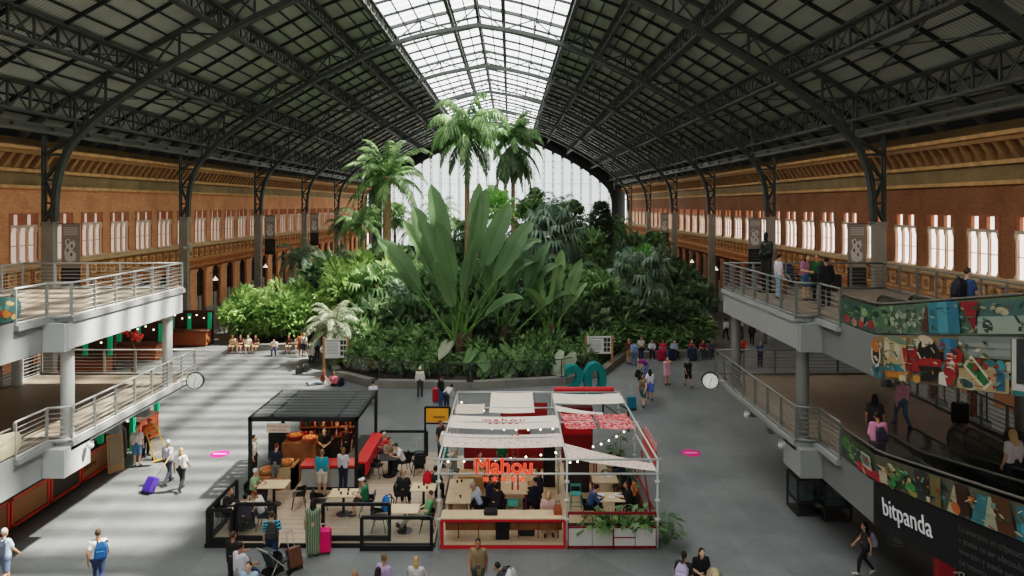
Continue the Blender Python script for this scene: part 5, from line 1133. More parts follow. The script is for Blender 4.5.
# front bar with its open base, side bar, planter, inner furniture
fb = thing('bar_counter', 'long pale front counter on an open red frame, under the red sign', 'counter', (-.2, wy0+.3, 0))
b = MB(); b.rbox(wx0+.05, wxm-.02, wy0, wy0+.62, .93, .98, .01); b.build('worktop', M['wood'], fb, world=True)
b = MB()
for x in (wx0+.1, wxm-.06): b.box(x-.05, x+.05, wy0+.01, wy0+.09, 0, .93)
b.box(wx0+.05, wxm-.02, wy0, wy0+.08, 0, .09); b.box(wx0+.05, wxm-.02, wy0, wy0+.06, .86, .93); b.build('frame', M['red'], fb, world=True)
b = MB(); b.box(wx0+.15, wxm-.1, wy0+.62, wy0+.68, .3, .55); b.build('rear_panel', M['midwood'], fb, world=True)
b = MB(); b.tube([(wx0+.15, wy0+.5, .62), (wxm-.1, wy0+.5, .62)], .025, 6)
for i in range(6): b.bar((wx0+.6+i*.65, wy0+.5, .1), (wx0+.6+i*.65, wy0+.5, .9), .03)
b.build('foot_rail', M['reddark'], fb, world=True)
b = MB(); b.rbox(wx0+.1, wx0+.95, 23.0, 25.0, .93, .98, .01); b.box(wx0+.15, wx0+.2, 23.05, 24.95, FZ, .93, 0); b.box(wx0+.85, wx0+.9, 23.05, 24.95, FZ, .93, 0); tag(b.build('side_counter', M['wood']), 'pale wooden side counter inside the left of the white kiosk', 'counter')
ta = table(.15, 24.75, FZ, .95, 1.7, .8, 'long pale table with two red poles in the middle of the white kiosk', legm=M['reddark'])
for dx in (-.07, .13):
    b = MB(); b.box(.15+dx-.03, .15+dx+.03, 24.2, 24.26, .82, 2.85); tag(b.build('red_pole', M['red']), 'thin red pole rising from the long table, %s one' % ('left' if dx < 0 else 'right'), 'pole')
table(3.5, 25.3, FZ, .95, .75, .78, 'rear pale table in the right bay of the white kiosk', legm=M['reddark'])
table(3.45, 23.7, FZ, 1.0, .75, .78, 'front pale table in the right bay where the person in denim sits', legm=M['reddark'])
table(2.9, 27.2, FZ, 1.1, .9, .78, 'table with plates under the red patterned cloths', top=cm(190, 160, 130), legm=M['reddark'])
st = stool_proto('bar_stool', 'turquoise metal stool in front of the long table of the white kiosk', M['teal']); st.location = (.1, 23.45, FZ); st.rotation_euler.z = math.pi
for c in st.children: c.data.materials.clear(); c.data.materials.append(cm(70, 160, 150))
copy_thing(st, (2.35, 24.3, FZ), 0, 'turquoise metal stool at the divider of the white kiosk')
for x, y, rz, l in ((-.75, 23.85, 160, 'dark chair at the front left of the long kiosk table'), (1.0, 23.7, 200, 'dark chair at the front right of the long kiosk table'), (-.6, 24.9, 90, 'dark chair at the left side of the long kiosk table'), (.95, 25.0, -90, 'dark chair at the right side of the long kiosk table'), (2.75, 23.6, 90, 'dark chair under the person in denim'), (4.2, 23.8, -90, 'dark chair right of the front table in the right bay'), (4.2, 25.3, -90, 'dark chair right of the rear table in the right bay'), (-1.0, 23.6, 90, 'dark chair by the pale side counter'), (1.3, 22.95, 0, 'dark chair behind the right end of the front counter')): put_chair(x, y, FZ, math.radians(rz), l)
bb_ = thing('back_bar', 'dark red back bar and cabinets at the rear of the white kiosk', 'bar', (0, 28.7, FZ))
b = MB(); b.box(-1.9, 1.7, 28.2, 28.8, FZ, 1.1); b.build('cabinet', M['reddark'], bb_, world=True)
b = MB(); b.box(-1.95, 1.75, 28.15, 28.85, 1.1, 1.16); b.build('worktop', M['midwood'], bb_, world=True)
b = MB(); b.box(-.4, 1.6, 29.3, 29.4, 1.4, 2.5); b.build('rear_panel', M['reddark'], bb_, world=True)
b = MB(); b.box(2.2, 3.5, 28.9, 29.4, FZ, 2.4); b.box(2.25, 3.45, 28.88, 28.9, 1.3, 2.2, 1); tag(b.build('red_cabinet', [M['reddark'], M['red']]), 'tall red cabinet at the rear right of the white kiosk', 'cabinet')
b = MB(); b.box(2.1, 3.0, 25.9, 26.4, FZ, 1.5); b.box(2.15, 2.95, 25.88, 25.9, .3, 1.4, 1); tag(b.build('dark_cabinet', [BLK, cm(60, 44, 40)]), 'dark drinks cabinet behind the right bay tables', 'cabinet')
b = MB(); b.box(1.3, 1.75, 26.4, 26.9, FZ, 1.9); tag(b.build('tall_cooler', BLK), 'tall black cooler by the middle divider of the white kiosk', 'cooler')
b = MB(); b.rbox(-1.95, -1.0, 25.5, 26.2, FZ, .85, .02); tag(b.build('wooden_crate', cm(196, 156, 110)), 'wooden box behind the pale side counter', 'box')
pb = thing('planter_box', 'planter with pale panels and a red frame at the front right of the white kiosk', 'planter', (3.27, wy0+.25, 0))
for i, (x0, x1) in enumerate(((wxm+.05, 2.62), (2.64, 3.28), (3.34, 4.0), (4.02, 4.66))):
    b = MB(); b.box(x0, x1, wy0, wy0+.04, .1, .64); b.build('panel', cm(200, 198, 190), pb, world=True)
b = MB(); b.box(wxm, wx1, wy0+.04, wy0+.5, .02, .6); b.build('trough', M['soil'], pb, world=True)
b = MB(); b.box(wxm, wx1, wy0-.01, wy0+.05, .02, .1); b.box(wxm, wxm+.06, wy0-.01, wy0+.05, 0, 1.15); b.box(wx1-.06, wx1, wy0-.01, wy0+.05, 0, 1.15); b.box(3.28, 3.33, wy0-.01, wy0+.05, 0, .64); b.box(3.33, 4.0, wy0-.005, wy0+.045, .34, .38); b.box(wxm, wx1, wy0-.01, wy0+.05, 1.1, 1.17); b.box(wxm, wx1, wy0, wy0+.04, .66, .7); b.build('frame', M['reddark'], pb, world=True)
b = MB(); b.hexa([(4.62, wy0+.6, FZ), (4.68, wy0+.6, FZ), (4.68, 25.6, FZ), (4.62, 25.6, FZ), (4.62, wy0+.6, .6), (4.68, wy0+.6, .6), (4.68, 25.6, .6), (4.62, 25.6, .6)]); b.bar((4.65, wy0+.3, 1.15), (4.65, 25.6, 1.15), .05); b.bar((4.65, 24.2, 2.3), (4.65, wy0+.6, .7), .05); tag(b.build('red_barrier', M['reddark']), 'dark red side panel and rail along the right of the white kiosk', 'barrier')
def leafy(x, y, z, h, rad, col, label, n=26, sz=.34, seed=1, group=None, name='leafy_plant', flower=None):
    t = thing(name, label, 'plant', (x, y, z), 0, group); r = random.Random(seed); b = MB(); b2 = MB()
    for i in range(n):
        a = r.uniform(0, 6.28); el = r.uniform(.15, 1.4); q = V((math.cos(a)*rad*math.cos(el), math.sin(a)*rad*math.cos(el), h*math.sin(el)*r.uniform(.5, 1))); b2.tube([(0, 0, -.02), tuple(q*.5+V((0, 0, .08))), tuple(q)], .008, 4)
        d = V((math.cos(a), math.sin(a), r.uniform(-.9, .3))).normalized(); s_ = d.cross(V((0, 0, 1))).normalized()*sz*.26; L = sz*r.uniform(.7, 1.2)
        b.face([q, q+d*L*.35+s_, q+d*L, q+d*L*.35-s_])
    b.build('foliage', LF[col], t); b2.build('stem', BARK['green'], t)
    if flower:
        b = MB()
        for i in range(9): b.ball((r.uniform(-.2, .2), r.uniform(-.2, .2), h*r.uniform(.5, 1)), .07, n=6, k=4)
        b.build('blossom', cm(*flower), t)
    return t
for i, (x, l, h, rd, n) in enumerate(((2.75, 'bushy green plant left in the front planter', .5, .4, 30), (3.25, 'large trailing green plant in the middle of the front planter', .62, .5, 44), (3.85, 'low green plant right of the middle in the front planter', .36, .35, 22), (4.4, 'green plant at the right end of the front planter', .5, .45, 30))): leafy(x, wy0+.25, .62, h, rd, 'mid', l, n, .36, i+5)
leafy(5.05, 22.1, .0, 1.25, .5, 'dark', 'potted plant reaching past the right corner of the white kiosk', 26, .4, 21)
leafy(4.25, 25.9, FZ, 1.6, .5, 'dark', 'tall dark plant in the right rear bay of the white kiosk', 40, .45, 22); leafy(4.3, 27.2, FZ, 1.9, .5, 'dark', 'tall plant beside the red patterned cloths', 40, .45, 23)
leafy(4.3, 24.3, FZ, 1.1, .35, 'mid', 'plant with orange flowers by the right rail of the white kiosk', 20, .3, 24, None, 'flowering_plant', (226, 110, 40))
leafy(4.35, 23.0, FZ, .9, .4, 'mid', 'plant behind the right end of the planter box', 30, .4, 26)
# small things on counters and tables
def handbag(x, y, z, w, h, col, label, rz=0):
    t = thing('handbag', label, 'bag', (x, y, z), rz); b = MB(); b.rings([[(-w/2, -.09, 0), (w/2, -.09, 0), (w/2, .09, 0), (-w/2, .09, 0)], [(-w*.54, -.1, h*.5), (w*.54, -.1, h*.5), (w*.54, .1, h*.5), (-w*.54, .1, h*.5)], [(-w*.4, -.03, h), (w*.4, -.03, h), (w*.4, .03, h), (-w*.4, .03, h)]]); b.build('bag', cm(*col, rough=.7), t)
    b = MB(); b.tube([(-w*.3, 0, h*.95), (-w*.2, 0, h*1.4), (w*.2, 0, h*1.4), (w*.3, 0, h*.95)], .012, 5); b.build('handle', RUB, t)
handbag(-.62, wy0+.28, .98, .42, .22, (36, 36, 34), 'black bag lying on the long front counter')
handbag(1.55, wy0+.3, .98, .26, .3, (150, 74, 44), 'brown leather bag at the right end of the front counter')
suitcase(-.25, wy0+.5, .02, .45, .72, .28, (26, 26, 28), 'black suitcase standing under the long front counter', handle=.0)
handbag(.55, wy0+.72, FZ, .5, .35, (44, 40, 42), 'dark bag on the floor behind the front counter')
cupm = MB().lathe((0, 0, 0), [(.028, 0), (.04, .08), (.036, .085), (.03, .02)], 8).mesh('cup', cm(60, 44, 36, rough=.4), True)
def cups(lst, label, grp):
    for x, y, z in lst: o = link('cup', cupm); o.location = (x, y, z); tag(o, label, 'cup', grp)
cups([(-5.7, 24.1, .9), (-6.05, 24.15, .9), (-5.9, 23.85, .9), (-5.65, 23.8, .9)], 'small dark cup on the table of the man in a white cap', 'cups on the white cap table')
cups([(-3.1, 24.6, .9), (-2.95, 24.3, .9), (-3.25, 24.35, .9)], 'small dark cup on the table by the red backpack', 'cups by the red backpack')
cups([(-1.75, 24.7, .98), (-1.9, 24.65, .98), (-1.7, 23.4, .98)], 'small dark cup on the pale side counter', 'cups on the side counter')
platem = MB().lathe((0, 0, 0), [(.06, 0), (.13, .02), (.12, .025), (.05, .01)], 14).mesh('plate', cm(236, 232, 224, rough=.3), True)
for lst, l, g in (([(3.2, 23.8), (3.5, 23.6), (3.75, 23.8)], 'white plate on the front table of the right bay', 'plates on the right bay table'), ([(3.4, 25.3), (3.7, 25.4)], 'white plate on the rear table of the right bay', 'plates on the rear right table'), ([(-.05, 24.8), (.3, 24.7), (.35, 25.2)], 'white plate on the long table with red poles', 'plates on the long table'), ([(2.6, 27.3), (2.95, 27.1), (3.2, 27.35)], 'white plate under the red patterned cloths', 'plates under the red cloths')):
    for x, y in lst: o = link('plate', platem); o.location = (x, y, FZ+.785 if 'long' not in l else FZ+.805); tag(o, l, 'plate', g)
t = thing('barrier', 'small black barrier behind the right rear corner of the white kiosk', 'barrier', (5.6, 34, 0))
b = MB(); b.bar((4.9, 36.0, 1.05), (5.75, 33.2, 1.05), .06); b.bar((4.9, 36.0, .5), (5.75, 33.2, .5), .04); b.build('rail', BLK, t, world=True)
for x, y in ((4.9, 36), (5.75, 33.2)): b = MB(); b.box(x-.04, x+.04, y-.04, y+.04, 0, 1.08); b.build('post', BLK, t, world=True)
bpy.data.objects.remove(chair)
for o in [o for o in bpy.data.objects if o.parent is None and o.type == 'MESH' and o.name.split('.')[0] in ('seat', 'backrest', 'leg')]: bpy.data.objects.remove(o)

# ================================================================== SIGN BOARDS, SCULPTURE, DECALS
def board(px, Y, z0, z1, w, label, legs):
    x = (px-VX)*Y/F; t = thing('information_board', label, 'sign', (x, Y, 0)); b = MB(); b.box(-w/2, w/2, -.03, .03, z0, z1); p = b.build('panel', cm(222, 220, 212), t)
    b = MB()
    for i in range(8): zz = z1 - .3 - i*(z1-z0-.5)/8; b.box(-w*.44, w*.08, -.034, -.03, zz, zz+.035)
    b.box(-w*.44, w*.2, -.034, -.03, z1-.16, z1-.08); b.build('text_line', cm(150, 150, 150), p)
    b = MB()
    for i in range(3):
        for j in range(2): b.box(w*.2+j*w*.14, w*.2+j*w*.14+w*.12, -.034, -.03, z1-.36-i*.4*(z1-z0)/1.4, z1-.36-i*.4*(z1-z0)/1.4+.28)
    b.build('picture', cm(40, 44, 42), p)
    for sx in (-1, 1): b = MB(); b.box(sx*(w/2+.06)-.07, sx*(w/2+.06)+.07, -.06, .06, 0, legs); b.build('post', cm(176, 130, 90), t)
board(336, 44.6, 1.0, 2.25, 1.45, 'white information board on wooden posts at the left front of the garden', 2.35)
board(599, 45.5, 1.1, 2.25, 1.6, 'white information board at the right front of the garden', 2.3)
t = thing('number_sculpture', 'big teal standing numeral 20 sculpture behind the white kiosk', 'sculpture', (4.6, 39.6, 0))
for ch, dx, sc in (('2', -.85, .9), ('0', .3, 1.0)):
    me = text_mesh(ch, 2.6*sc, .28, align='CENTER', offset=.08); link('digit', place_text(me, (4.6+dx, 39.6-.1*dx, .04), (1, .12, 0), (0, 0, 1), M['teal']), t, True)
for px, py, l in ((220, 454, 'pink oval floor sticker on the sunlit floor at the left'), (691, 453, 'pink oval floor sticker right of the white kiosk')):
    x, y = fl(px, py); t = thing('floor_sticker', l, 'floor sticker', (x, y, .004)); b = MB(); b.lathe((0, 0, 0), [(.42, 0), (.42, .004)], 28); b.build('disc', cm(240, 40, 130), t)
    b = MB(); b.box(-.28, .28, -.05, .05, .004, .007); b.build('text_line', cm(250, 190, 220), t)
# ================================================================== LEFT FOOD STALL UNDER THE MEZZANINE
GLOW = mat('green_glow', S(30, 150, 108), .4, 0, 0, 1, .12, S(30, 190, 130))
fs = thing('food_stall', 'orange framed food stall counter under the left mezzanine', 'stall', (-16.9, 27, 0))
def cseg(y0, y1, nm):
    b = MB(); b.box(-17.5, -16.82, y0, y1, .1, 1.12); b.build('counter', cm(120, 58, 34), fs, world=True)
    b = MB(); b.box(-16.82, -16.79, y0+.12, y1-.12, .22, 1.0); b.build('front_panel', cm(*nm), fs, world=True)
    b = MB()
    for z in (.14, 1.08): b.box(-16.8, -16.76, y0, y1, z-.05, z+.05)
    for y in (y0+.06, y1-.06): b.box(-16.8, -16.76, y-.05, y+.05, .1, 1.1)
    b.build('frame', cm(206, 70, 36), fs, world=True); b = MB(); b.box(-17.55, -16.74, y0, y1, 1.12, 1.17); b.build('worktop', cm(70, 50, 40), fs, world=True)
cseg(19.6, 22.9, (140, 96, 56)); cseg(22.95, 24.9, (150, 104, 60)); cseg(24.95, 26.7, (66, 58, 48)); cseg(26.75, 28.6, (150, 104, 60)); cseg(30.9, 32.6, (140, 80, 50))
for y in (22.1, 24.0, 25.5, 28.2, 30.6, 32.7): b = MB(); b.box(-17.0, -16.82, y-.1, y+.1, 1.17 if y not in (30.6,) else 0, 2.1); b.box(-16.82, -16.8, y-.03, y+.03, 1.2, 2.1); b.build('glowing_post', GLOW, fs, world=True)
b = MB(); b.box(-20.4, -20.3, 19, 32, 0, 2.9); b.build('rear_panel', cm(48, 40, 34), fs, world=True)
for i, (txt, y) in enumerate((('mercado', 22.2), ('bistro', 26.9))): link('lettering', place_text(text_mesh(txt, .34, .004), (-16.78, y - (0 if i else 1.6), .5), (0, 1, 0), (0, 0, 1), cm(206, 90, 60) if i == 0 else cm(60, 40, 30)), fs, True)
ab = thing('a_board', 'tall wooden menu board leaning at the end of the food stall counter', 'sign', (-16.3, 28.2, 0), 1.0)
b = MB(); b.hexa([(-.33, -.1, 0), (.33, -.1, 0), (.33, -.06, 0), (-.33, -.06, 0), (-.33, .06, 1.55), (.33, .06, 1.55), (.33, .1, 1.55), (-.33, .1, 1.55)]); b.build('board', cm(176, 140, 100), ab)
b = MB(); b.hexa([(-.25, -.1, .3), (.25, -.1, .3), (.25, -.06, .3), (-.25, -.06, .3), (-.25, .035, 1.45), (.25, .035, 1.45), (.25, .07, 1.45), (-.25, .07, 1.45)]); b.build('menu_sheet', cm(150, 132, 110), ab)
b = MB(); b.lathe((-17.2, 29.6, 0), [(.5, 0), (.55, .6), (.5, 1.25), (.3, 1.4)], 16); tag(b.build('black_bin', BLK), 'large black round bin in the opening of the food stall', 'bin')
ht = thing('hand_truck', 'yellow hand truck leaning beside the food stall', 'hand truck', fl(161, 460) + (0,), .25); ht.rotation_euler.y = -.3; ht.rotation_euler.x = -.12
b = MB()
for x in (-.24, .24): b.bar((x, 0, .1), (x, 0, 1.5), .045)
for i in range(7): b.bar((-.24, 0, .25+i*.2), (.24, 0, .25+i*.2), .03)
b.bar((-.24, 0, 1.5), (.24, 0, 1.5), .045); b.build('frame', cm(226, 176, 84), ht); b = MB(); b.box(-.25, .25, -.35, 0, .04, .08); b.build('toe_plate', cm(226, 176, 84), ht)
for x in (-.3, .3): b = MB(); b.rings([[(x+e, .1+.13*math.cos(a*.524), .13+.13*math.sin(a*.524)) for a in range(12)] for e in (-.03, .03)]); b.build('wheel', RUB, ht)
# market stalls by the left wall, seen between the two mezzanine levels
for i, (x, y, l) in enumerate(((-31.0+3.5, 44.0, 'wooden market stall with green posts behind the left mezzanine, nearest the camera'), (-26.5, 48.5, 'wooden market stall with green posts behind the left mezzanine, beside the red flowers'), (-25.2, 53.5, 'small wooden market stall under the left arcade, farthest one'))):
    t = thing('market_stall', l, 'stall', (x, y, 0)); b = MB(); b.box(-1.6, 1.6, -.5, .5, .1, 1.15); b.build('counter', cm(150, 84, 50), t); b = MB(); b.box(-1.7, 1.7, -.6, .6, 1.15, 1.22); b.build('worktop', cm(96, 62, 44), t)
    b = MB(); b.box(-1.5, 1.5, .9, 1.1, 0, 2.6); b.build('back_shelf', cm(84, 52, 36), t)
    for sx in (-1.5, -.1, 1.5): b = MB(); b.box(sx-.12, sx+.12, .3, .5, 1.22, 2.5); b.build('glowing_post', GLOW, t)
    for j in range(6): o = link('bulb', bulb_me, t); o.location = (-1.4+.56*j, -.4, 2.3+.15*math.sin(j*2)); o.scale = (1.5,)*3
    b = MB(); b.bar((-1.6, -.4, 2.6), (1.6, -.4, 2.6), .06); b.bar((-1.6, -.4, 1.2), (-1.6, -.4, 2.6), .05); b.bar((1.6, -.4, 1.2), (1.6, -.4, 2.6), .05); b.build('lamp_rail', BLK, t)
t = thing('flower_sculpture', 'hanging bunch of red flowers behind the left mezzanine', 'decoration', (-24.6, 44.5, 0)); b = MB(); R4 = random.Random(4)
b.tube([(0, 0, 0), (.1, 0, 1.6), (-.2, 0, 2.8)], .09, 6); b.build('stem', BARK['dark'], t)
b = MB()
for i in range(46): u = R4.random(); b.ball((-1.4*u+.6+R4.uniform(-.2, .2), R4.uniform(-.3, .3), 2.3+.7*u+R4.uniform(-.2, .2)), .12, n=6, k=4)
b.build('blossom', cm(190, 56, 42), t)
# ================================================================== RIGHT SIDE: DISPLAY CASES, TOTEM, STATUE, PLANT POTS
for i, (px, Y, l) in enumerate(((805, 24.6, 'low dark glass display case under the right mezzanine, nearest the middle of the hall'), (832, 24.2, 'low dark glass display case under the right mezzanine, the outer one'))):
    x = (px-VX)*Y/F; t = thing('display_case', l, 'display case', (x, Y, 0)); b = MB()
    for sx in (-.45, .45):
        for sy in (-.45, .45): b.box(sx-.03, sx+.03, sy-.03, sy+.03, 0, 1.3)
    for z in (.0, .45, 1.25): b.box(-.48, .48, -.48, .48, z, z+.06)
    b.build('frame', M['iron_dark'], t); b = MB(); b.box(-.44, .44, -.44, .44, .5, 1.25); b.build('glass', M['smoke'], t); b = MB(); b.box(-.4, .4, -.4, .4, .51, .7); b.box(-.1, .2, -.2, .1, .7, 1.0); b.build('content', cm(60, 96, 96), t)
tt = thing('totem_sign', 'red and black totem sign with vertical white letters below the advertisement', 'sign', (11.2, 17.6, 0)); b = MB(); b.box(-.22, .22, -.12, .12, 0, 2.45); b.build('panel', cm(178, 44, 48), tt); b = MB(); b.box(.22, 1.3, -.1, .12, 0, 2.45); b.build('side_panel', BLK, tt)
link('lettering', place_text(text_mesh('TOP', .42, .004), (.14, -.13, 2.25), (0, 0, -1), (1, 0, 0), cm(206, 196, 190)), tt)

# small warm lamps inside the two kiosks
for nm, loc, e in (('kiosk_lamp', (-8.3, 27.6, 2.6), 45), ('kiosk_lamp', (-6.8, 28.6, 2.5), 40), ('kiosk_lamp', (.2, 27.4, 2.5), 25)):
    l = bpy.data.lights.new(nm, 'POINT'); l.energy = e; l.color = (1, .78, .55); l.shadow_soft_size = .15; lo = bpy.data.objects.new(nm, l); COL.objects.link(lo); lo.location = loc
# ================================================================== PEOPLE
def capsule(b, p, q, r0, r1, n=10, flat=1.0):
    p, q = V(p), V(q); d = q - p; L = d.length
    d = d.normalized() if L > 1e-6 else V((0, 0, 1)); x = d.cross(V((0, 1, 0)) if abs(d.y) < .9 else V((1, 0, 0))).normalized(); y = d.cross(x); rings = []
    for k in range(4): a = math.pi/2*(1 - (k+.25)/4.25); rings.append((p - d*r0*math.sin(a), r0*math.cos(a)))
    rings.append((p, r0)); rings.append((q, r1))
    for k in range(4): a = math.pi/2*((k+1)/4.25); rings.append((q + d*r1*math.sin(a), r1*math.cos(a)))
    b.rings([[c + (x*math.cos(6.28319*j/n) + y*math.sin(6.28319*j/n)*flat)*max(r, .001) for j in range(n)] for c, r in rings])
def remesh(b, vox, name):
    me = b.mesh(name, []); o = bpy.data.objects.new(name, me); COL.objects.link(o)
    m = o.modifiers.new('r', 'REMESH'); m.mode = 'VOXEL'; m.voxel_size = vox; m.use_smooth_shade = True
    s = o.modifiers.new('s', 'SMOOTH'); s.factor = .5; s.iterations = 2
    dg = bpy.context.evaluated_depsgraph_get(); out = bpy.data.meshes.new_from_object(o.evaluated_get(dg)); bpy.data.objects.remove(o); out.name = name
    return out
def mir(v): return (-v[0], v[1], v[2])
STAND = dict(pel=(0, 0, .95), che=(0, .01, 1.30), nec=(0, .01, 1.46), hea=(0, -.02, 1.61), sl=(.17, .01, 1.40), el=(.23, .03, 1.12), wl=(.24, -.05, .88), hl=(.09, 0, .91), kl=(.1, -.02, .50), al=(.1, .02, .08), tl=(.11, -.14, .035))
for k in ('sl', 'el', 'wl', 'hl', 'kl', 'al', 'tl'): STAND[k[0]+'r'] = mir(STAND[k])
def P(**kw): d = dict(STAND); d.update(kw); return d
SITL = dict(pel=(0, 0, .53), che=(0, -.03, .88), nec=(0, -.05, 1.04), hea=(0, -.09, 1.19), sl=(.17, -.03, .98), sr=(-.17, -.03, .98), hl=(.09, 0, .52), hr=(-.09, 0, .52), kl=(.12, -.42, .5), kr=(-.12, -.42, .5), al=(.13, -.38, .08), ar=(-.12, -.44, .08), tl=(.14, -.54, .035), tr=(-.13, -.6, .035))
POSE = dict(
    stand=P(),
    phone=P(er=(-.22, -.03, 1.14), wr=(-.1, -.26, 1.22), hea=(0, -.06, 1.6)),
    hold=P(er=(-.22, -.02, 1.13), wr=(-.08, -.25, 1.1), el=(.22, -.02, 1.13), wl=(.08, -.26, 1.08), hea=(0, -.06, 1.6)),
    up=P(er=(-.25, -.16, 1.36), wr=(-.1, -.3, 1.5), el=(.25, -.16, 1.36), wl=(.1, -.3, 1.5)),
    push=P(er=(-.22, -.12, 1.14), wr=(-.2, -.38, 1.05), el=(.22, -.12, 1.14), wl=(.2, -.38, 1.05)),
    walk=P(kl=(.1, -.2, .52), al=(.1, -.24, .1), tl=(.1, -.4, .07), kr=(-.1, .03, .49), ar=(-.1, .3, .15), tr=(-.1, .2, .035), el=(.23, .12, 1.14), wl=(.23, .1, .9), er=(-.23, -.08, 1.13), wr=(-.21, -.26, .95)),
    pull=P(kl=(.1, -.2, .52), al=(.1, -.24, .1), tl=(.1, -.4, .07), kr=(-.1, .03, .49), ar=(-.1, .3, .15), tr=(-.1, .2, .035), er=(-.25, .2, 1.16), wr=(-.24, .42, .98)),
    lean=P(che=(0, -.1, 1.27), nec=(0, -.16, 1.41), hea=(0, -.24, 1.54), sl=(.17, -.12, 1.36), sr=(-.17, -.12, 1.36), el=(.24, -.24, 1.14), wl=(.12, -.42, 1.1), er=(-.24, -.24, 1.14), wr=(-.12, -.42, 1.1)),
    bend=P(pel=(0, .12, .93), che=(0, -.2, 1.1), nec=(0, -.33, 1.16), hea=(0, -.44, 1.2), sl=(.17, -.26, 1.12), sr=(-.17, -.26, 1.12), el=(.2, -.36, .88), wl=(.14, -.44, .68), er=(-.2, -.36, .88), wr=(-.14, -.44, .68), hl=(.09, .12, .9), hr=(-.09, .12, .9), kl=(.1, .05, .5), kr=(-.1, .05, .5)),
    sit=P(**SITL, el=(.24, -.12, .74), wl=(.13, -.36, .76), er=(-.24, -.12, .74), wr=(-.13, -.36, .76)),
    sitlean=P(**{**SITL, 'che': (0, -.14, .85), 'nec': (0, -.22, 1.0), 'hea': (0, -.31, 1.12), 'sl': (.17, -.18, .95), 'sr': (-.17, -.18, .95)}, el=(.25, -.3, .74), wl=(.08, -.46, .78), er=(-.25, -.3, .74), wr=(-.08, -.46, .8)),
    recline=P(**{**SITL, 'che': (0, .12, .86), 'nec': (0, .15, 1.02), 'hea': (0, .13, 1.17), 'sl': (.17, .12, .96), 'sr': (-.17, .12, .96), 'pel': (0, -.05, .53), 'kl': (.12, -.5, .56), 'kr': (-.12, -.48, .52), 'al': (.05, -.85, .2), 'ar': (-.1, -.84, .1), 'tl': (.05, -.96, .3), 'tr': (-.1, -.98, .16)}, el=(.25, .02, .72), wl=(.12, -.2, .7), er=(-.25, .02, .72), wr=(-.12, -.2, .7)),
    ground=P(pel=(0, 0, .12), che=(0, .1, .46), nec=(0, .1, .62), hea=(0, .06, .77), sl=(.17, .1, .56), sr=(-.17, .1, .56), hl=(.09, 0, .12), hr=(-.09, 0, .12), kl=(.12, -.4, .22), kr=(-.1, -.42, .16), al=(.1, -.82, .08), ar=(-.1, -.84, .08), tl=(.12, -.9, .18), tr=(-.12, -.92, .18), el=(.28, .2, .32), wl=(.28, .3, .1), er=(-.24, -.05, .34), wr=(-.12, -.25, .3)))
def body_geo(p):
    b = MB(); g = lambda k: V(p[k])
    capsule(b, g('hl'), g('hr'), .1, .1); capsule(b, g('pel'), g('che')*.55+g('pel')*.45, .12, .11); capsule(b, g('che')*.5+g('pel')*.5, g('che'), .105, .12)
    for s in 'lr':
        capsule(b, g('s'+s)*.7+g('che')*.3, g('h'+s), .085, .095); capsule(b, g('che'), g('s'+s), .1, .062); capsule(b, g('s'+s), g('e'+s), .052, .042); capsule(b, g('e'+s), g('w'+s), .042, .028)
        capsule(b, g('h'+s), g('k'+s), .088, .056); capsule(b, g('k'+s), g('k'+s).lerp(g('a'+s), .35), .056, .055); capsule(b, g('k'+s).lerp(g('a'+s), .35), g('a'+s), .055, .038); capsule(b, g('a'+s), g('t'+s), .04, .03)
        d = (g('w'+s)-g('e'+s)).normalized(); capsule(b, g('w'+s), g('w'+s)+d*.075, .026, .034, flat=.6)
    capsule(b, g('nec')*.6+g('che')*.4, g('hea')*.8+g('nec')*.2, .055, .05)
    h = g('hea'); f = face_dir(p); up = V((0, 0, 1)); b.ball(tuple(h+up*.02), .075, .09, .112, 12, 0, 8); capsule(b, h+f*.05-up*.05, h+f*.055-up*.075, .045, .04)
    capsule(b, h+f*.09+up*.01, h+f*.105-up*.02, .008, .016)
    for sx in (-1, 1): capsule(b, h+V((sx*.075, 0, .015)), h+V((sx*.08, .01, -.02)), .016, .012)
    return b
def face_dir(p):
    return V((0, -1, 0))
BODY = {}
EYE, LIP = cm(40, 30, 26), cm(150, 80, 74)
def fingers(b, p):
    for s, sg in (('l', 1), ('r', -1)):
        w, e = V(p['w'+s]), V(p['e'+s]); d = (w-e).normalized(); side = d.cross(V((sg, .2, .1))).normalized(); nrm = d.cross(side).normalized(); base = w + d*.095
        if nrm.x*sg > 0: nrm = -nrm
        for i, ln in enumerate((.062, .072, .068, .052)):
            o = base + side*(.03 - .02*i); q1 = o + d*ln*.5 + nrm*.006; q2 = q1 + d*ln*.42 + nrm*.022
            b.tube([o - d*.03, o, q1, q2], [.009, .009, .0085, .006], 5)
        o = w + d*.03 + side*.03; b.tube([o - side*.012, o + side*.022 + d*.02, o + side*.03 + d*.055 + nrm*.012], [.011, .0105, .007], 5)
def body_mesh(pose):
    if pose in BODY: return BODY[pose]
    p = POSE[pose]; me = remesh(body_geo(p), .0165, 'person'); x = MB(); fingers(x, p); nf = len(x.f); h = V(p['hea'])
    for sx in (-1, 1): x.ball(tuple(h+V((sx*.032, -.083, .025))), .012, .008, .008, 6, 1, 4)
    x.ball(tuple(h+V((0, -.094, -.055))), .026, .01, .007, 8, 2, 4)
    n0 = len(me.vertices); bmx = bmesh.new(); bmx.from_mesh(me); vs = [bmx.verts.new(v) for v in x.v]
    for f, m in zip(x.f, x.m):
        try: q = bmx.faces.new([vs[i] for i in f]); q.material_index = m; q.smooth = True
        except ValueError: pass
    bmx.to_mesh(me); bmx.free(); me.materials.clear()
    for m in (cm(200, 150, 120), EYE, LIP): me.materials.append(m)
    BODY[pose] = me; return me
GARM = {}
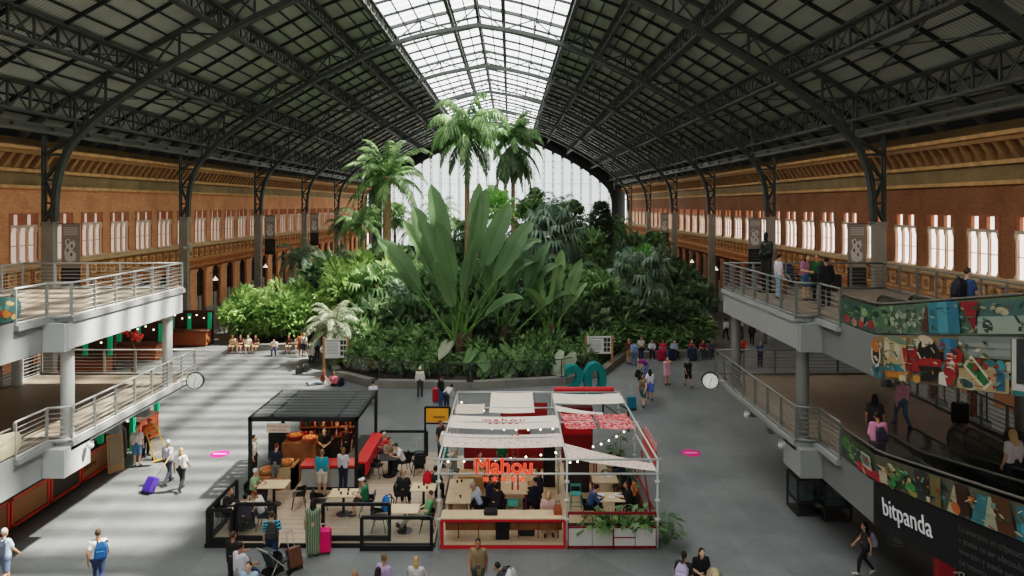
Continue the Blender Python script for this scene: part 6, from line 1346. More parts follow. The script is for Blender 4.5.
def garment(pose, kind):
    k = (pose, kind)
    if k in GARM: return GARM[k]
    p = POSE[pose]; g = lambda q: V(p[q]); b = MB(); i = .016; sit = pose in ('sit', 'sitlean', 'recline', 'ground')
    if kind in ('tee', 'shirt', 'vest', 'dress', 'longdress', 'jacket'):
        ii = i + (.012 if kind == 'jacket' else 0)
        capsule(b, g('che')*.5+g('pel')*.5, g('che'), .105+ii, .122+ii)
        for s in 'lr':
            lo = g('h'+s)*.82 + g('s'+s)*.18
            capsule(b, g('s'+s)*.7+g('che')*.3, lo, .088+ii, .1+ii); capsule(b, g('che'), g('s'+s), .098+ii, .06+ii)
            if kind == 'tee' or kind == 'dress': capsule(b, g('s'+s), g('s'+s).lerp(g('e'+s), .62), .055+ii, .054+ii)
            elif kind in ('shirt', 'jacket'): capsule(b, g('s'+s), g('e'+s), .054+ii, .046+ii); capsule(b, g('e'+s), g('e'+s).lerp(g('w'+s), .88), .046+ii, .034+ii)
        if kind in ('dress', 'longdress'):
            z = .5 if kind == 'dress' else .88
            for s in 'lr':
                capsule(b, g('h'+s), g('h'+s).lerp(g('k'+s), min(1, z*1.3)), .115+i, .12+i)
                if kind == 'longdress': capsule(b, g('k'+s), g('k'+s).lerp(g('a'+s), .85), .1, .11)
            if kind == 'longdress': capsule(b, g('pel'), (g('kl')+g('kr'))/2, .12, .12); capsule(b, (g('kl')+g('kr'))/2, (g('al')+g('ar'))/2+V((0, 0, .1)), .12, .14)
            else: capsule(b, g('pel'), (g('kl')+g('kr'))/2*.55+g('pel')*.45, .13, .14)
    else:
        capsule(b, g('hl'), g('hr'), .108+i, .108+i); capsule(b, g('pel'), g('pel')*.85+g('che')*.15, .118+i, .112+i)
        for s in 'lr':
            if kind == 'trousers': capsule(b, g('h'+s), g('k'+s), .09+i, .06+i); capsule(b, g('k'+s), g('k'+s).lerp(g('a'+s), .95), .06+i, .046+i)
            elif kind == 'leggings': capsule(b, g('h'+s), g('k'+s), .088+.008, .056+.008); capsule(b, g('k'+s), g('k'+s).lerp(g('a'+s), .95), .057+.008, .038+.008)
            elif kind == 'shorts': capsule(b, g('h'+s), g('h'+s).lerp(g('k'+s), .82), .092+i, .076+i)
            elif kind == 'skirt': capsule(b, g('h'+s), g('h'+s).lerp(g('k'+s), .85), .11+i, .12+i)
    GARM[k] = remesh(b, .022, kind); GARM[k].materials.append(cm(120, 120, 120)); return GARM[k]
def hair_mesh(pose, kind):
    k = (pose, 'h', kind)
    if k in GARM: return GARM[k]
    h = V(POSE[pose]['hea']); b = MB()
    if kind != 'cap' and kind != 'hat': b.ball(tuple(h+V((0, .018, .045))), .084, .094, .1, 12, 0, 8)
    if kind == 'long': capsule(b, h+V((0, .06, .02)), h+V((0, .1, -.28)), .075, .085, flat=.6); capsule(b, h+V((.065, .02, .02)), h+V((.075, .04, -.18)), .03, .035); capsule(b, h+V((-.065, .02, .02)), h+V((-.075, .04, -.18)), .03, .035)
    if kind == 'tail': capsule(b, h+V((0, .1, .04)), h+V((0, .16, -.16)), .035, .02)
    if kind == 'bun': b.ball(tuple(h+V((0, .09, .12))), .045)
    if kind == 'bob': capsule(b, h+V((0, .05, .0)), h+V((0, .06, -.06)), .085, .09, flat=.75)
    if kind == 'cap': b.ball(tuple(h+V((0, .0, .075))), .092, .1, .07, 12, 0, 8); b.hexa([(h.x-.07, h.y-.17, h.z+.05), (h.x+.07, h.y-.17, h.z+.05), (h.x+.08, h.y-.05, h.z+.06), (h.x-.08, h.y-.05, h.z+.06), (h.x-.07, h.y-.17, h.z+.075), (h.x+.07, h.y-.17, h.z+.075), (h.x+.08, h.y-.05, h.z+.095), (h.x-.08, h.y-.05, h.z+.095)])
    if kind == 'hat': b.ball(tuple(h+V((0, .0, .1))), .09, .1, .08, 12, 0, 8); b.lathe(tuple(h+V((0, 0, .06))), [(.17, 0), (.18, .015), (.09, .03), (.08, .03)], 16)
    GARM[k] = remesh(b, .02, 'hair') if kind != 'hat' else b.mesh('hat', [], True); GARM[k].materials.clear(); GARM[k].materials.append(cm(60, 44, 34)); return GARM[k]
def shoe_mesh(pose, s):
    k = (pose, 'shoe', s)
    if k in GARM: return GARM[k]
    p = POSE[pose]; a, t = V(p['a'+s]), V(p['t'+s]); b = MB(); capsule(b, a-V((0, 0, .015)), t, .05, .042)
    d = (t-a).normalized(); capsule(b, a - d*.04 - V((0, 0, .03)), t+d*.02, .042, .036); GARM[k] = remesh(b, .02, 'shoe'); GARM[k].materials.append(cm(60, 60, 60)); return GARM[k]
HEADTOP = {k: p['hea'][2] + .14 for k, p in POSE.items()}
SKIN = [(206, 158, 128), (190, 140, 110), (170, 118, 88), (214, 170, 142)]
N_P = [0]
HAIRC = dict(k=(34, 28, 26), b=(72, 52, 38), d=(126, 96, 60), y=(190, 156, 104), g=(176, 172, 166), w=(226, 222, 214), r=(120, 62, 40))
def recol(o, col): 
    o.material_slots[0].link = 'OBJECT'; o.material_slots[0].material = col
def person(spot, pose, rz, top, bot, hair, label, z=0.0, h=1.0, skin=None, shoe=(60, 58, 56), group=None, topmat=None, botmat=None):
    # spot: ('f', px, py) feet pixel, ('h', px, py) head-top pixel, or a world point (x, y)
    N_P[0] += 1; sk = skin if skin is not None else N_P[0] % 4
    if spot[0] == 'f': x, y = fl(spot[1], spot[2], z)
    elif spot[0] == 'h': x, y = fl(spot[1], spot[2], z + HEADTOP[pose]*h); x = (spot[1]-VX)*y/F
    else: x, y = spot
    o = link('person', body_mesh(pose)); o.location = (x, y, z); o.rotation_euler.z = math.radians(rz); o.scale = (h,)*3
    recol(o, cm(*SKIN[sk], rough=.6)); tag(o, label, 'person', group)
    if top: c = link(top[0], garment(pose, top[0]), o); recol(c, topmat or cm(*top[1], rough=.85))
    if bot: c = link(bot[0], garment(pose, bot[0]), o); recol(c, botmat or cm(*bot[1], rough=.85))
    if hair:
        if hair[0] in ('cap', 'hat'):
            c = link('hair', hair_mesh(pose, 'short'), o); recol(c, cm(60, 48, 40, rough=.8)); c = link(hair[0], hair_mesh(pose, hair[0]), o); recol(c, cm(*hair[1], rough=.8))
        else: c = link('hair', hair_mesh(pose, hair[0]), o); recol(c, cm(*(HAIRC[hair[1]] if isinstance(hair[1], str) else hair[1]), rough=.7))
    for s in 'lr': c = link('shoe', shoe_mesh(pose, s), o); recol(c, cm(*shoe))
    return o
def on_back(o, col, label, sc=1.0, side=0.0):
    # a backpack carried by person o: a thing of its own, hanging at the back
    p = POSE_OF[o.name]; c = V(POSE[p]['che']); a = o.rotation_euler.z; d = Matrix.Rotation(a, 3, 'Z') @ V((side, c.y + .2, c.z - .3))
    return backpack((o.location.x + d.x*o.scale.x, o.location.y + d.y*o.scale.x, o.location.z + d.z*o.scale.x), a, col, label, sc)
POSE_OF = {}
_person = person
def person(spot, pose, *a, **k):
    o = _person(spot, pose, *a, **k); POSE_OF[o.name] = pose; return o
W_, N_, K_ = (226, 222, 216), (44, 52, 70), (36, 36, 38)
DEN = (70, 90, 116)
# ---- walkers at the lower left
p = person(('h', 4, 528), 'walk', 170, ('tee', (176, 196, 214)), ('shorts', (90, 104, 128)), ('short', 'g'), 'man in a pale blue tee cut off by the left frame edge'); on_back(p, (40, 46, 58), 'dark backpack on the man at the left frame edge')
p = person(('h', 98, 529), 'walk', 200, ('tee', W_), ('trousers', (44, 58, 90)), ('short', 'b'), 'man in a white tee and dark jeans walking at the lower left')
on_back(p, (30, 84, 140), 'bright blue bag slung on the man in the white tee at the lower left', .95, -.12)
person(('f', 137, 467), 'stand', 190, ('tee', (236, 222, 220)), ('shorts', (92, 130, 168)), ('short', 'g'), 'man in a white tee and blue denim shorts at the food stall opening')
person(('f', 146, 456), 'lean', 60, ('tee', (232, 84, 36)), ('trousers', (40, 42, 56)), ('cap', (226, 84, 40)), 'person in an orange top leaning behind the man in denim shorts')
p = person(('f', 168, 484), 'pull', 165, ('tee', (190, 188, 196)), ('trousers', (66, 68, 80)), ('short', 'w'), 'man in a grey tee pulling a purple suitcase'); 
suitcase(p.location.x-.35, p.location.y-.95, 0, .42, .64, .27, (70, 52, 150), 'purple suitcase pulled across the sunlit floor', -.35, -.6, .5)
person(('f', 181, 491), 'walk', 175, ('tee', (238, 230, 226)), ('trousers', (44, 40, 42)), ('bob', 'y'), 'woman in a white tee and dark trousers beside the purple suitcase', h=.95)
person((-17.6, 31.2), 'lean', 90, ('shirt', (230, 222, 216)), ('trousers', (60, 60, 66)), ('cap', (234, 232, 228)), 'worker in white with a white cap leaning over the food stall counter', h=1.0)
person((-18.2, 28.9), 'stand', 80, ('tee', K_), ('trousers', K_), ('cap', (210, 206, 198)), 'worker in black with a pale cap inside the food stall opening')
person(('f', 220, 331), 'walk', 190, ('tee', (150, 170, 130)), ('shorts', (170, 160, 140)), ('short', 'g'), 'distant walker in a pale green tee by the left arcade')
# ---- people sitting on the kerb at the left of the garden
kx = lambda px, Y=50.9: ((px-VX)*Y/F, Y)
for px, top, bot, hair, lab, ps in ((233, ('tee', (226, 190, 150)), ('shorts', (190, 160, 120)), ('short', 'b'), 'person in a pale tan top, first from the left on the kerb', 'sit'), (241, ('vest', (96, 54, 44)), ('shorts', (150, 100, 70)), ('short', 'b'), 'person in a brown top, second from the left on the kerb', 'sit'), (248, ('tee', (238, 230, 210)), ('shorts', (210, 190, 150)), ('long', 'b'), 'person in white, third from the left on the kerb', 'sit'), (256, ('tee', (90, 52, 42)), ('shorts', (210, 160, 120)), ('long', 'k'), 'person in a dark red top, fourth from the left on the kerb', 'sit'), (289, ('tee', (70, 40, 44)), ('shorts', (190, 170, 140)), ('short', 'r'), 'person in a dark maroon top sitting below the bright shrubs', 'sit'), (298, ('tee', (232, 214, 200)), ('shorts', (200, 120, 80)), ('short', 'b'), 'person in a pale top bending forward at the end of the kerb', 'sitlean')):
    person(kx(px), ps, rnd.uniform(-15, 15), top, bot, hair, lab, z=.0, h=1.0)
person(kx(275, 50.0), 'sitlean', 5, ('tee', (240, 226, 216)), ('trousers', (60, 62, 90)), ('short', 'k'), 'person in white hunched over a bag in front of the bright shrubs')
person(('f', 304, 357), 'stand', 160, ('tee', (240, 232, 232)), ('shorts', (44, 60, 80)), ('short', 'y'), 'standing person in a white tee and dark shorts at the end of the kerb')
person(('f', 301, 356), 'hold', 200, ('vest', (232, 120, 50)), ('shorts', (110, 70, 50)), ('tail', 'b'), 'person in an orange top behind the standing person in white')
person(('f', 311, 364), 'sit', 190, ('tee', (238, 226, 236)), ('trousers', (60, 66, 80)), ('short', 'b'), 'person in a white tee seated with the back to the hall near the left board')
person(('f', 317, 360), 'stand', 210, ('shirt', (170, 190, 200)), ('trousers', (60, 66, 84)), ('long', 'b'), 'person in a pale blue top standing beside the left information board')
for px, py, l in ((299, 374, 'dark backpack on the floor, left one of the pile'), (305, 372, 'dark grey backpack on the floor, right one of the pile')): backpack(fl(px, py)+(0,), .5, (52, 56, 52), l, 1.2)
person(('f', 322, 384), 'ground', -60, ('vest', (120, 60, 44)), ('trousers', (150, 164, 170)), ('long', 'r'), 'person stretched out on the floor with red brown hair')
person(('f', 334, 386), 'ground', 180, ('tee', (232, 120, 130)), ('trousers', (36, 40, 50)), ('bun', 'd'), 'person in pink sitting on the floor with a dark bag')
backpack(fl(341, 386)+(0,), 1.2, (40, 52, 70), 'dark blue bag on the floor beside the person in pink', 1.1)
person(('h', 373, 381), 'sit', 190, ('tee', (224, 220, 236)), ('trousers', (70, 74, 84)), ('short', 'k'), 'person in a pale lilac top behind the right rear post of the black kiosk')
person(('f', 420, 397), 'stand', 180, ('shirt', (220, 214, 200)), ('trousers', (70, 70, 68)), ('short', 'w'), 'man in a cream shirt and dark trousers walking towards the palms')
person(('f', 447, 411), 'bend', 150, ('shirt', (206, 200, 190)), ('trousers', (60, 64, 80)), ('short', 'k'), 'person in a pale shirt stooping behind the yellow sign')
suitcase(*fl(437, 402), 0, .5, .8, .3, (170, 30, 40), 'red suitcase standing behind the yellow sign', .1, 0, .3)
person(('f', 441, 407), 'stand', 120, ('jacket', (40, 40, 44)), ('trousers', (60, 100, 140)), ('short', 'k'), 'person in dark clothes standing by the red suitcase')
# ---- black kiosk customers and staff
T = DZ
person(('f', 254, 478), 'stand', 90, ('tee', (226, 224, 220)), ('trousers', (50, 54, 60)), ('short', 'k'), 'person in white standing outside the left side of the black kiosk')
person(('f', 276, 489), 'hold', 175, ('tee', (40, 44, 60)), ('trousers', (120, 118, 112)), ('short', 'r'), 'man in a navy shirt at the pastry baskets of the black kiosk', z=T)
p = person(('f', 322, 497), 'stand', 180, ('tee', (30, 140, 160)), ('shorts', (206, 192, 176)), ('short', 'd'), 'man in a teal shirt and beige shorts ordering at the black kiosk', z=T, h=1.02)
person(('f', 343, 491), 'hold', 165, ('tee', (200, 196, 204)), ('trousers', (36, 42, 66)), ('bob', 'd'), 'woman in a grey top and dark jeans ordering at the black kiosk', z=T, h=.95)
person((-7.6, 28.0), 'hold', 10, ('tee', K_), ('trousers', K_), ('short', 'k'), 'barista in black behind the red counter', z=T)
person((-6.75, 28.3), 'stand', -20, ('tee', (60, 30, 30)), ('trousers', K_), ('short', 'b'), 'barista in dark red at the right of the black kiosk shelves', z=T)
person((-5.2, 28.7), 'sit', -90, ('tee', (190, 50, 50)), ('trousers', (60, 60, 66)), ('short', 'g'), 'grey haired person in red sitting at the side of the red counter', z=T)
person((-5.0, 28.1), 'sit', 40, ('tee', (150, 130, 110)), ('trousers', (40, 40, 44)), ('short', 'k'), 'person in a tan top sitting left of the dark rear table', z=T)
person((-4.35, 27.7), 'sitlean', -60, ('tee', (226, 218, 214)), ('trousers', (44, 46, 54)), ('cap', (40, 56, 60)), 'man in white with a dark cap at the rear table', z=T)
person((-9.3, 24.75), 'sit', 90, ('tee', (150, 180, 140)), ('trousers', (60, 60, 60)), ('short', 'w'), 'white haired person in a pale green top at the left terrace table', z=T)
person((-9.55, 23.1), 'sit', 80, ('jacket', K_), ('trousers', K_), ('short', 'k'), 'person in black at the left front corner table', z=T)
person((-8.3, 23.0), 'sitlean', -90, ('tee', (214, 204, 198)), ('trousers', (60, 56, 66)), ('short', 'r'), 'person in a pale tee right of the left front corner table', z=T)
person((-8.75, 22.5), 'sit', 180, ('tee', (70, 60, 76)), ('trousers', K_), ('short', 'k'), 'person in dark purple sitting behind the left front screen', z=T)
person((-5.05, 23.9), 'sit', -90, ('tee', (34, 112, 76)), ('shorts', (60, 56, 52)), ('cap', (236, 234, 230)), 'man in a green tee and white cap at the terrace table with cups', z=T)
person((-3.85, 24.6), 'sit', 175, ('tee', K_), ('trousers', K_), (None, None)[0], 'bald man in a black tee seated with his back to the hall', z=T, skin=1)
backpack((-3.0, 24.85, T+.76), 2.6, (190, 30, 44), 'red backpack standing on the terrace table', .9); backpack((-4.4, 24.3, T), 2.0, (30, 120, 190), 'bright blue bag beside the chair of the man in black', 1.1)
person((-2.75, 24.9), 'sit', 160, ('tee', (46, 48, 50)), ('trousers', K_), ('short', 'k'), 'person in dark clothes next to the red backpack', z=T)
person((-2.8, 22.85), 'recline', -80, ('tee', (110, 170, 120)), ('trousers', (170, 160, 140)), ('short', 'b'), 'man in a green tee and beige trousers reclining at the right front of the terrace', z=T)
person((-2.6, 27.4), 'sit', 90, ('tee', (40, 130, 120)), ('trousers', (120, 124, 122)), ('tail', 'k'), 'woman in a teal top eating at the side of the white kiosk', z=.3, h=1.0)
person((-2.85, 28.3), 'lean', 110, ('shirt', (226, 220, 214)), ('trousers', (70, 70, 76)), ('short', 'd'), 'man in a white shirt leaning at the side of the white kiosk', z=T)
person((-2.95, 29.0), 'stand', 60, ('tee', (50, 50, 50)), ('trousers', K_), ('short', 'r'), 'person in black below the yellow sign', z=T)
suitcase(-3.75, 28.2, T, .42, .7, .28, (26, 28, 30), 'black suitcase with a raised handle at the rear of the terrace', .2, 0, .5)
# ---- lower middle
SW = stripe_mat('blue_patterned_shirt', S(24, 40, 66), S(70, 180, 206), 4.2, 'Z', .55, 6.0)
p = person(('f', 272, 569), 'pull', 195, ('tee', (30, 60, 90)), ('shorts', (52, 84, 120)), ('short', 'b'), 'man in a blue patterned tee and denim shorts pulling a brown suitcase', topmat=SW, shoe=(220, 214, 206)); on_back(p, (58, 56, 52), 'dark backpack on the man in the blue patterned tee')
suitcase(p.location.x+.75, p.location.y-.05, 0, .42, .66, .28, (92, 62, 44), 'brown suitcase wheeled behind the man in the blue patterned tee', .7, -.45, .45)
GD = stripe_mat('green_striped_dress', S(62, 92, 70), S(150, 160, 132), 6.0, 'X', .5, 1.5)
person(('f', 313, 556), 'phone', 190, ('longdress', (100, 120, 96)), None, ('long', 'k'), 'woman with long black hair in a long green dress at the terrace entrance', topmat=GD, h=1.02)
x, y = fl(324, 553); suitcase(x, y, 0, .44, .78, .28, (236, 20, 110), 'bright pink suitcase beside the woman in the long green dress', .05, 0, .1)
person(('h', 233, 531), 'push', 160, ('tee', K_), ('trousers', (44, 40, 42)), ('tail', 'b'), 'woman in black with a ponytail walking at the left of the pushchair', h=.97)
person(('h', 240, 542), 'push', 150, ('tee', (214, 210, 220)), ('trousers', (150, 150, 156)), ('short', 'k'), 'person in a white tee pushing the pushchair', h=1.0)
pushchair(-6.95, 20.1, 0, 2.6, (70, 72, 74), 'grey pushchair with a folded hood at the lower left')
p = person(('h', 249, 561), 'stand', 0, ('tee', (150, 180, 210)), ('shorts', (60, 66, 80)), ('short', 'b'), 'bearded man in a pale blue tee at the bottom edge')
on_back(p, (40, 60, 90), 'dark blue backpack on the man in the pale blue tee at the bottom edge')
person(('h', 355, 570), 'stand', 180, ('tee', (90, 80, 76)), ('trousers', K_), None, 'bald head just entering the bottom edge of the picture', skin=2)
person(('h', 384, 554), 'stand', 150, ('tee', (186, 160, 200)), ('trousers', (70, 70, 76)), ('bun', 'd'), 'woman in a lilac top at the bottom edge', h=.97)
person(('h', 378, 567), 'stand', 180, ('tee', (60, 56, 60)), ('trousers', K_), ('bob', 'k'), 'dark haired person in front of the woman in the lilac top')
person(('h', 416, 556), 'push', 175, ('tee', (196, 190, 186)), ('trousers', (80, 80, 84)), ('bob', 'y'), 'fair haired person pushing a pushchair at the bottom edge', h=.97)
pushchair(-2.6, 18.5, 0, 2.9, (54, 46, 50), 'dark pushchair with a chrome frame at the bottom edge')
p = person(('h', 478, 538), 'walk', -5, ('vest', (136, 116, 88)), ('trousers', (86, 84, 80)), ('short', 'k'), 'person in a khaki top walking towards the camera below the white kiosk', skin=2)
backpack((p.location.x+.05, p.location.y-.32, .82), 0, (120, 104, 76), 'small khaki bag worn at the front of the person in the khaki top', .5)
p = person(('h', 511, 566), 'bend', -120, ('tee', (60, 60, 64)), ('trousers', K_), ('short', 'k'), 'dark haired person with a pale backpack bending at the bottom edge'); on_back(p, (206, 210, 210), 'pale grey backpack on the person bending at the bottom edge')
p = person(('h', 684, 551), 'stand', 150, ('tee', (44, 44, 50)), ('trousers', K_), ('tail', 'k'), 'woman with a dark ponytail and lavender backpack at the bottom right', h=.97); on_back(p, (190, 180, 212), 'lavender backpack on the woman with the dark ponytail')
p = person(('h', 701, 547), 'hold', 5, ('tee', (28, 28, 30)), ('trousers', (34, 34, 38)), ('long', 'k'), 'woman in black with both hands raised beside the lavender backpack', h=.98)
t = thing('straw_hat', 'pale straw hat hanging at the side of the woman in black', 'hat', (p.location.x+.34, p.location.y-.12, .98)); t.rotation_euler = (.9, .3, 0)
b = MB(); b.lathe((0, 0, 0), [(.2, 0), (.21, .012), (.11, .02), (.1, .09), (.04, .11)], 18); b.build('brim', cm(206, 186, 146), t, True); b = MB(); b.lathe((0, 0, .02), [(.112, 0), (.108, .03)], 18); b.build('band', cm(110, 90, 60), t)
p = person(('f', 865, 575), 'walk', -100, ('vest', (60, 56, 60)), ('leggings', K_), ('long', 'k'), 'woman in black leggings walking left under the advertisement', h=.9, shoe=(190, 180, 170)); on_back(p, (176, 172, 190), 'pale backpack on the woman in black leggings', .85)
# ---- white kiosk guests
for (x, y), ps, rz, top, bot, hair, lab in (
    ((-1.0, 23.75), 'sitlean', -100, ('shirt', (196, 206, 226)), ('trousers', (60, 66, 84)), ('short', 'g'), 'man in a pale blue shirt at the pale side counter'),
    ((-.75, 24.2), 'sit', 100, ('tee', (40, 50, 84)), ('trousers', K_), ('short', 'b'), 'person in a navy tee at the left of the long kiosk table'),
    ((-.55, 23.55), 'sitlean', 150, ('tee', (44, 40, 46)), ('trousers', K_), ('bob', 'k'), 'person in dark clothes at the near left of the long kiosk table'),
    ((.95, 24.0), 'sit', -120, ('jacket', (34, 40, 60)), ('trousers', (36, 46, 66)), ('short', 'k'), 'person in a dark jacket at the near right of the long kiosk table'),
    ((1.1, 24.9), 'sit', -90, ('tee', (60, 60, 66)), ('trousers', K_), ('short', 'b'), 'person in a grey tee at the far right of the long kiosk table'),
    ((-.65, 25.1), 'sit', 80, ('tee', (50, 110, 80)), ('trousers', K_), ('short', 'k'), 'person in a green tee at the far left of the long kiosk table'),
    ((1.28, 22.95), 'sit', 0, ('tee', (214, 176, 170)), ('skirt', (160, 150, 150)), ('long', 'y'), 'blonde woman sitting at the right end of the front counter'),
    ((2.72, 23.6), 'sitlean', 90, ('shirt', (64, 90, 128)), ('trousers', (40, 46, 60)), ('short', 'k'), 'person in a denim shirt eating at the front table of the right bay'),
    ((4.15, 23.7), 'sit', -90, ('jacket', (28, 30, 36)), ('trousers', K_), ('long', 'k'), 'person in black across from the denim shirt'),
    ((4.2, 25.2), 'lean', -100, ('shirt', (36, 42, 60)), ('trousers', K_), ('short', 'k'), 'waiter in dark blue at the rear table of the right bay'),
    ((2.3, 27.2), 'sit', 90, ('tee', (110, 60, 50)), ('trousers', K_), ('short', 'b'), 'person in brown under the red patterned cloths'),
    ((-1.2, 26.6), 'sit', 20, ('tee', (206, 196, 190)), ('trousers', (60, 60, 66)), ('long', 'k'), 'dark haired woman in a pale top at the rear left of the white kiosk'),
    ((-.3, 26.9), 'stand', 150, ('tee', (30, 110, 70)), ('trousers', K_), ('short', 'k'), 'person in green standing under the patterned cloth of the white kiosk'),
    ((.6, 29.0), 'stand', 0, ('tee', (120, 30, 36)), ('trousers', K_), ('short', 'k'), 'bartender in dark red behind the back bar'),
    ((.2, 26.5), 'sit', 200, ('tee', (60, 70, 90)), ('trousers', K_), ('short', 'b'), 'person in a slate blue tee with the back turned, rear of the white kiosk')):
    person((x, y), ps, rz, top, bot, hair, lab, z=FZ)
# ---- right of the garden
for px, py, ps, rz, top, bot, hair, lab in (
    (629, 364, 'hold', 200, ('tee', (110, 40, 52)), ('shorts', (160, 130, 80)), ('short', 'y'), 'person in a burgundy tee and tan shorts by the right board'),
    (634, 366, 'stand', 170, ('tee', (120, 150, 190)), ('trousers', (90, 110, 140)), ('short', 'k'), 'person in light blue behind the burgundy tee'),
    (641, 361, 'hold', 10, ('tee', (206, 200, 190)), ('trousers', (44, 56, 80)), ('short', 'k'), 'person in a pale top and dark jeans at the right of the garden'),
    (645, 378, 'bend', -70, ('tee', (140, 50, 130)), ('trousers', (120, 140, 180)), ('short', 'k'), 'person in magenta bending over luggage at the right'),
    (667, 385, 'up', 20, ('dress', (220, 160, 176)), None, ('long', 'b'), 'woman in a pink dress raising her arms to her hair'),
    (688, 387, 'walk', 5, ('tee', (36, 38, 38)), ('shorts', (36, 40, 38)), ('short', 'b'), 'man all in black walking alone right of the garden'),
    (650, 400, 'walk', 170, ('tee', (214, 214, 220)), ('skirt', (90, 120, 190)), ('long', 'k'), 'woman in a white top and blue skirt walking towards the garden'),
    (643, 407, 'pull', 150, ('vest', (110, 100, 80)), ('shorts', (90, 110, 120)), ('tail', 'd'), 'woman in brown pulling a teal suitcase'),
    (711, 337, 'stand', 10, ('shirt', (200, 186, 160)), ('trousers', (170, 150, 120)), ('hat', (220, 206, 170)), 'man in beige with a straw hat in the right aisle'),
    (726, 340, 'walk', 185, ('shirt', (214, 214, 214)), ('trousers', K_), ('short', 'k'), 'person in a white shirt and black trousers in the right aisle'),
    (692, 308, 'stand', 0, ('tee', K_), ('trousers', K_), ('long', 'b'), 'distant person in black in the right aisle'),
    (709, 313, 'stand', 20, ('shirt', (30, 110, 110)), ('trousers', K_), ('short', 'k'), 'worker in teal on the left of the yellow vest'),
    (716, 312, 'stand', 0, ('vest', (210, 220, 60)), ('trousers', K_), ('short', 'k'), 'worker in a bright yellow vest in the right aisle'),
    (725, 315, 'stand', -20, ('shirt', (30, 120, 116)), ('trousers', K_), ('short', 'k'), 'worker in teal on the right of the yellow vest'),
    (752, 345, 'walk', 160, ('jacket', (60, 40, 36)), ('trousers', K_), ('short', 'r'), 'person in dark brown below the right mezzanine'),
    (741, 338, 'walk', 170, ('shirt', (196, 196, 196)), ('trousers', K_), ('short', 'k'), 'person in grey behind the right mezzanine column'),
    (765, 344, 'stand', 0, ('tee', (206, 200, 190)), ('trousers', (120, 110, 100)), ('short', 'b'), 'person in a pale top far below the right mezzanine'),
    (742, 362, 'stand', 180, ('tee', (206, 40, 40)), ('trousers', (44, 44, 50)), ('short', 'k'), 'person in a bright red top at the right mezzanine column'),
    (681, 296, 'walk', 0, ('tee', (190, 180, 176)), ('trousers', (70, 66, 66)), ('short', 'b'), 'faraway walker in a pale top in the right aisle'),
    (703, 330, 'walk', 180, ('tee', (110, 100, 92)), ('trousers', (60, 60, 60)), ('short', 'k'), 'walker in grey brown beside the garden edge on the right'),
    (760, 367, 'stand', 0, ('tee', (60, 74, 104)), ('trousers', (50, 56, 70)), ('short', 'b'), 'person in dark blue standing under the far end of the right mezzanine')):
    person(('f', px, py), ps, rz, top, bot, hair, lab)
x, y = fl(632, 410); suitcase(x, y, 0, .46, .7, .3, (20, 110, 130), 'teal suitcase behind the right rear corner of the white kiosk', .2, -.15, .6)
ky = lambda px, Y=49.2: ((px-VX)*Y/F, Y)
for px, top, bot, hair, lab, dy in ((652, ('shirt', (200, 200, 204)), ('trousers', (40, 40, 44)), ('short', 'k'), 'person in a white shirt on the right kerb, first from the left', 0), (663, ('tee', (190, 44, 84)), ('trousers', (150, 40, 70)), ('short', 'b'), 'person in bright pink on the right kerb, second from the left', 0), (674, ('shirt', (160, 176, 200)), ('trousers', (40, 44, 54)), ('short', 'k'), 'person in a light blue shirt on the right kerb, third from the left', 0), (691, ('tee', (140, 40, 44)), ('trousers', (50, 50, 60)), ('short', 'k'), 'person in dark red behind the dark suitcase on the right kerb', 0), (703, ('tee', (120, 40, 50)), ('trousers', (50, 60, 84)), ('short', 'b'), 'person in maroon on the right kerb, second from the right end', 0), (712, ('jacket', (70, 70, 84)), ('trousers', (60, 66, 80)), ('short', 'k'), 'person in a grey jacket at the right end of the right kerb', 0)):
    person(ky(px), 'sit', rnd.uniform(-15, 15), top, bot, hair, lab)
x, y = ky(692, 48.3); suitcase(x, y, 0, .62, .9, .34, (44, 56, 74), 'big dark blue suitcase on the floor before the right kerb', 0, 0, .2)
x, y = ky(672, 48.4); suitcase(x, y, 0, .5, .8, .3, (40, 48, 80), 'dark blue suitcase leaning at the knees of the light blue shirt', .1, 0, .2)
x, y = ky(661, 48.3); suitcase(x, y, 0, .45, .75, .3, (170, 30, 70), 'pinkish red suitcase before the person in bright pink', .1, 0, .2)
for px, py, l in ((638, 377, 'dark bag on the floor left of the person in magenta'), (641, 381, 'dark rolled luggage on the floor below the person in magenta')): backpack(fl(px, py)+(0,), 1, (40, 44, 46), l, 1.1)
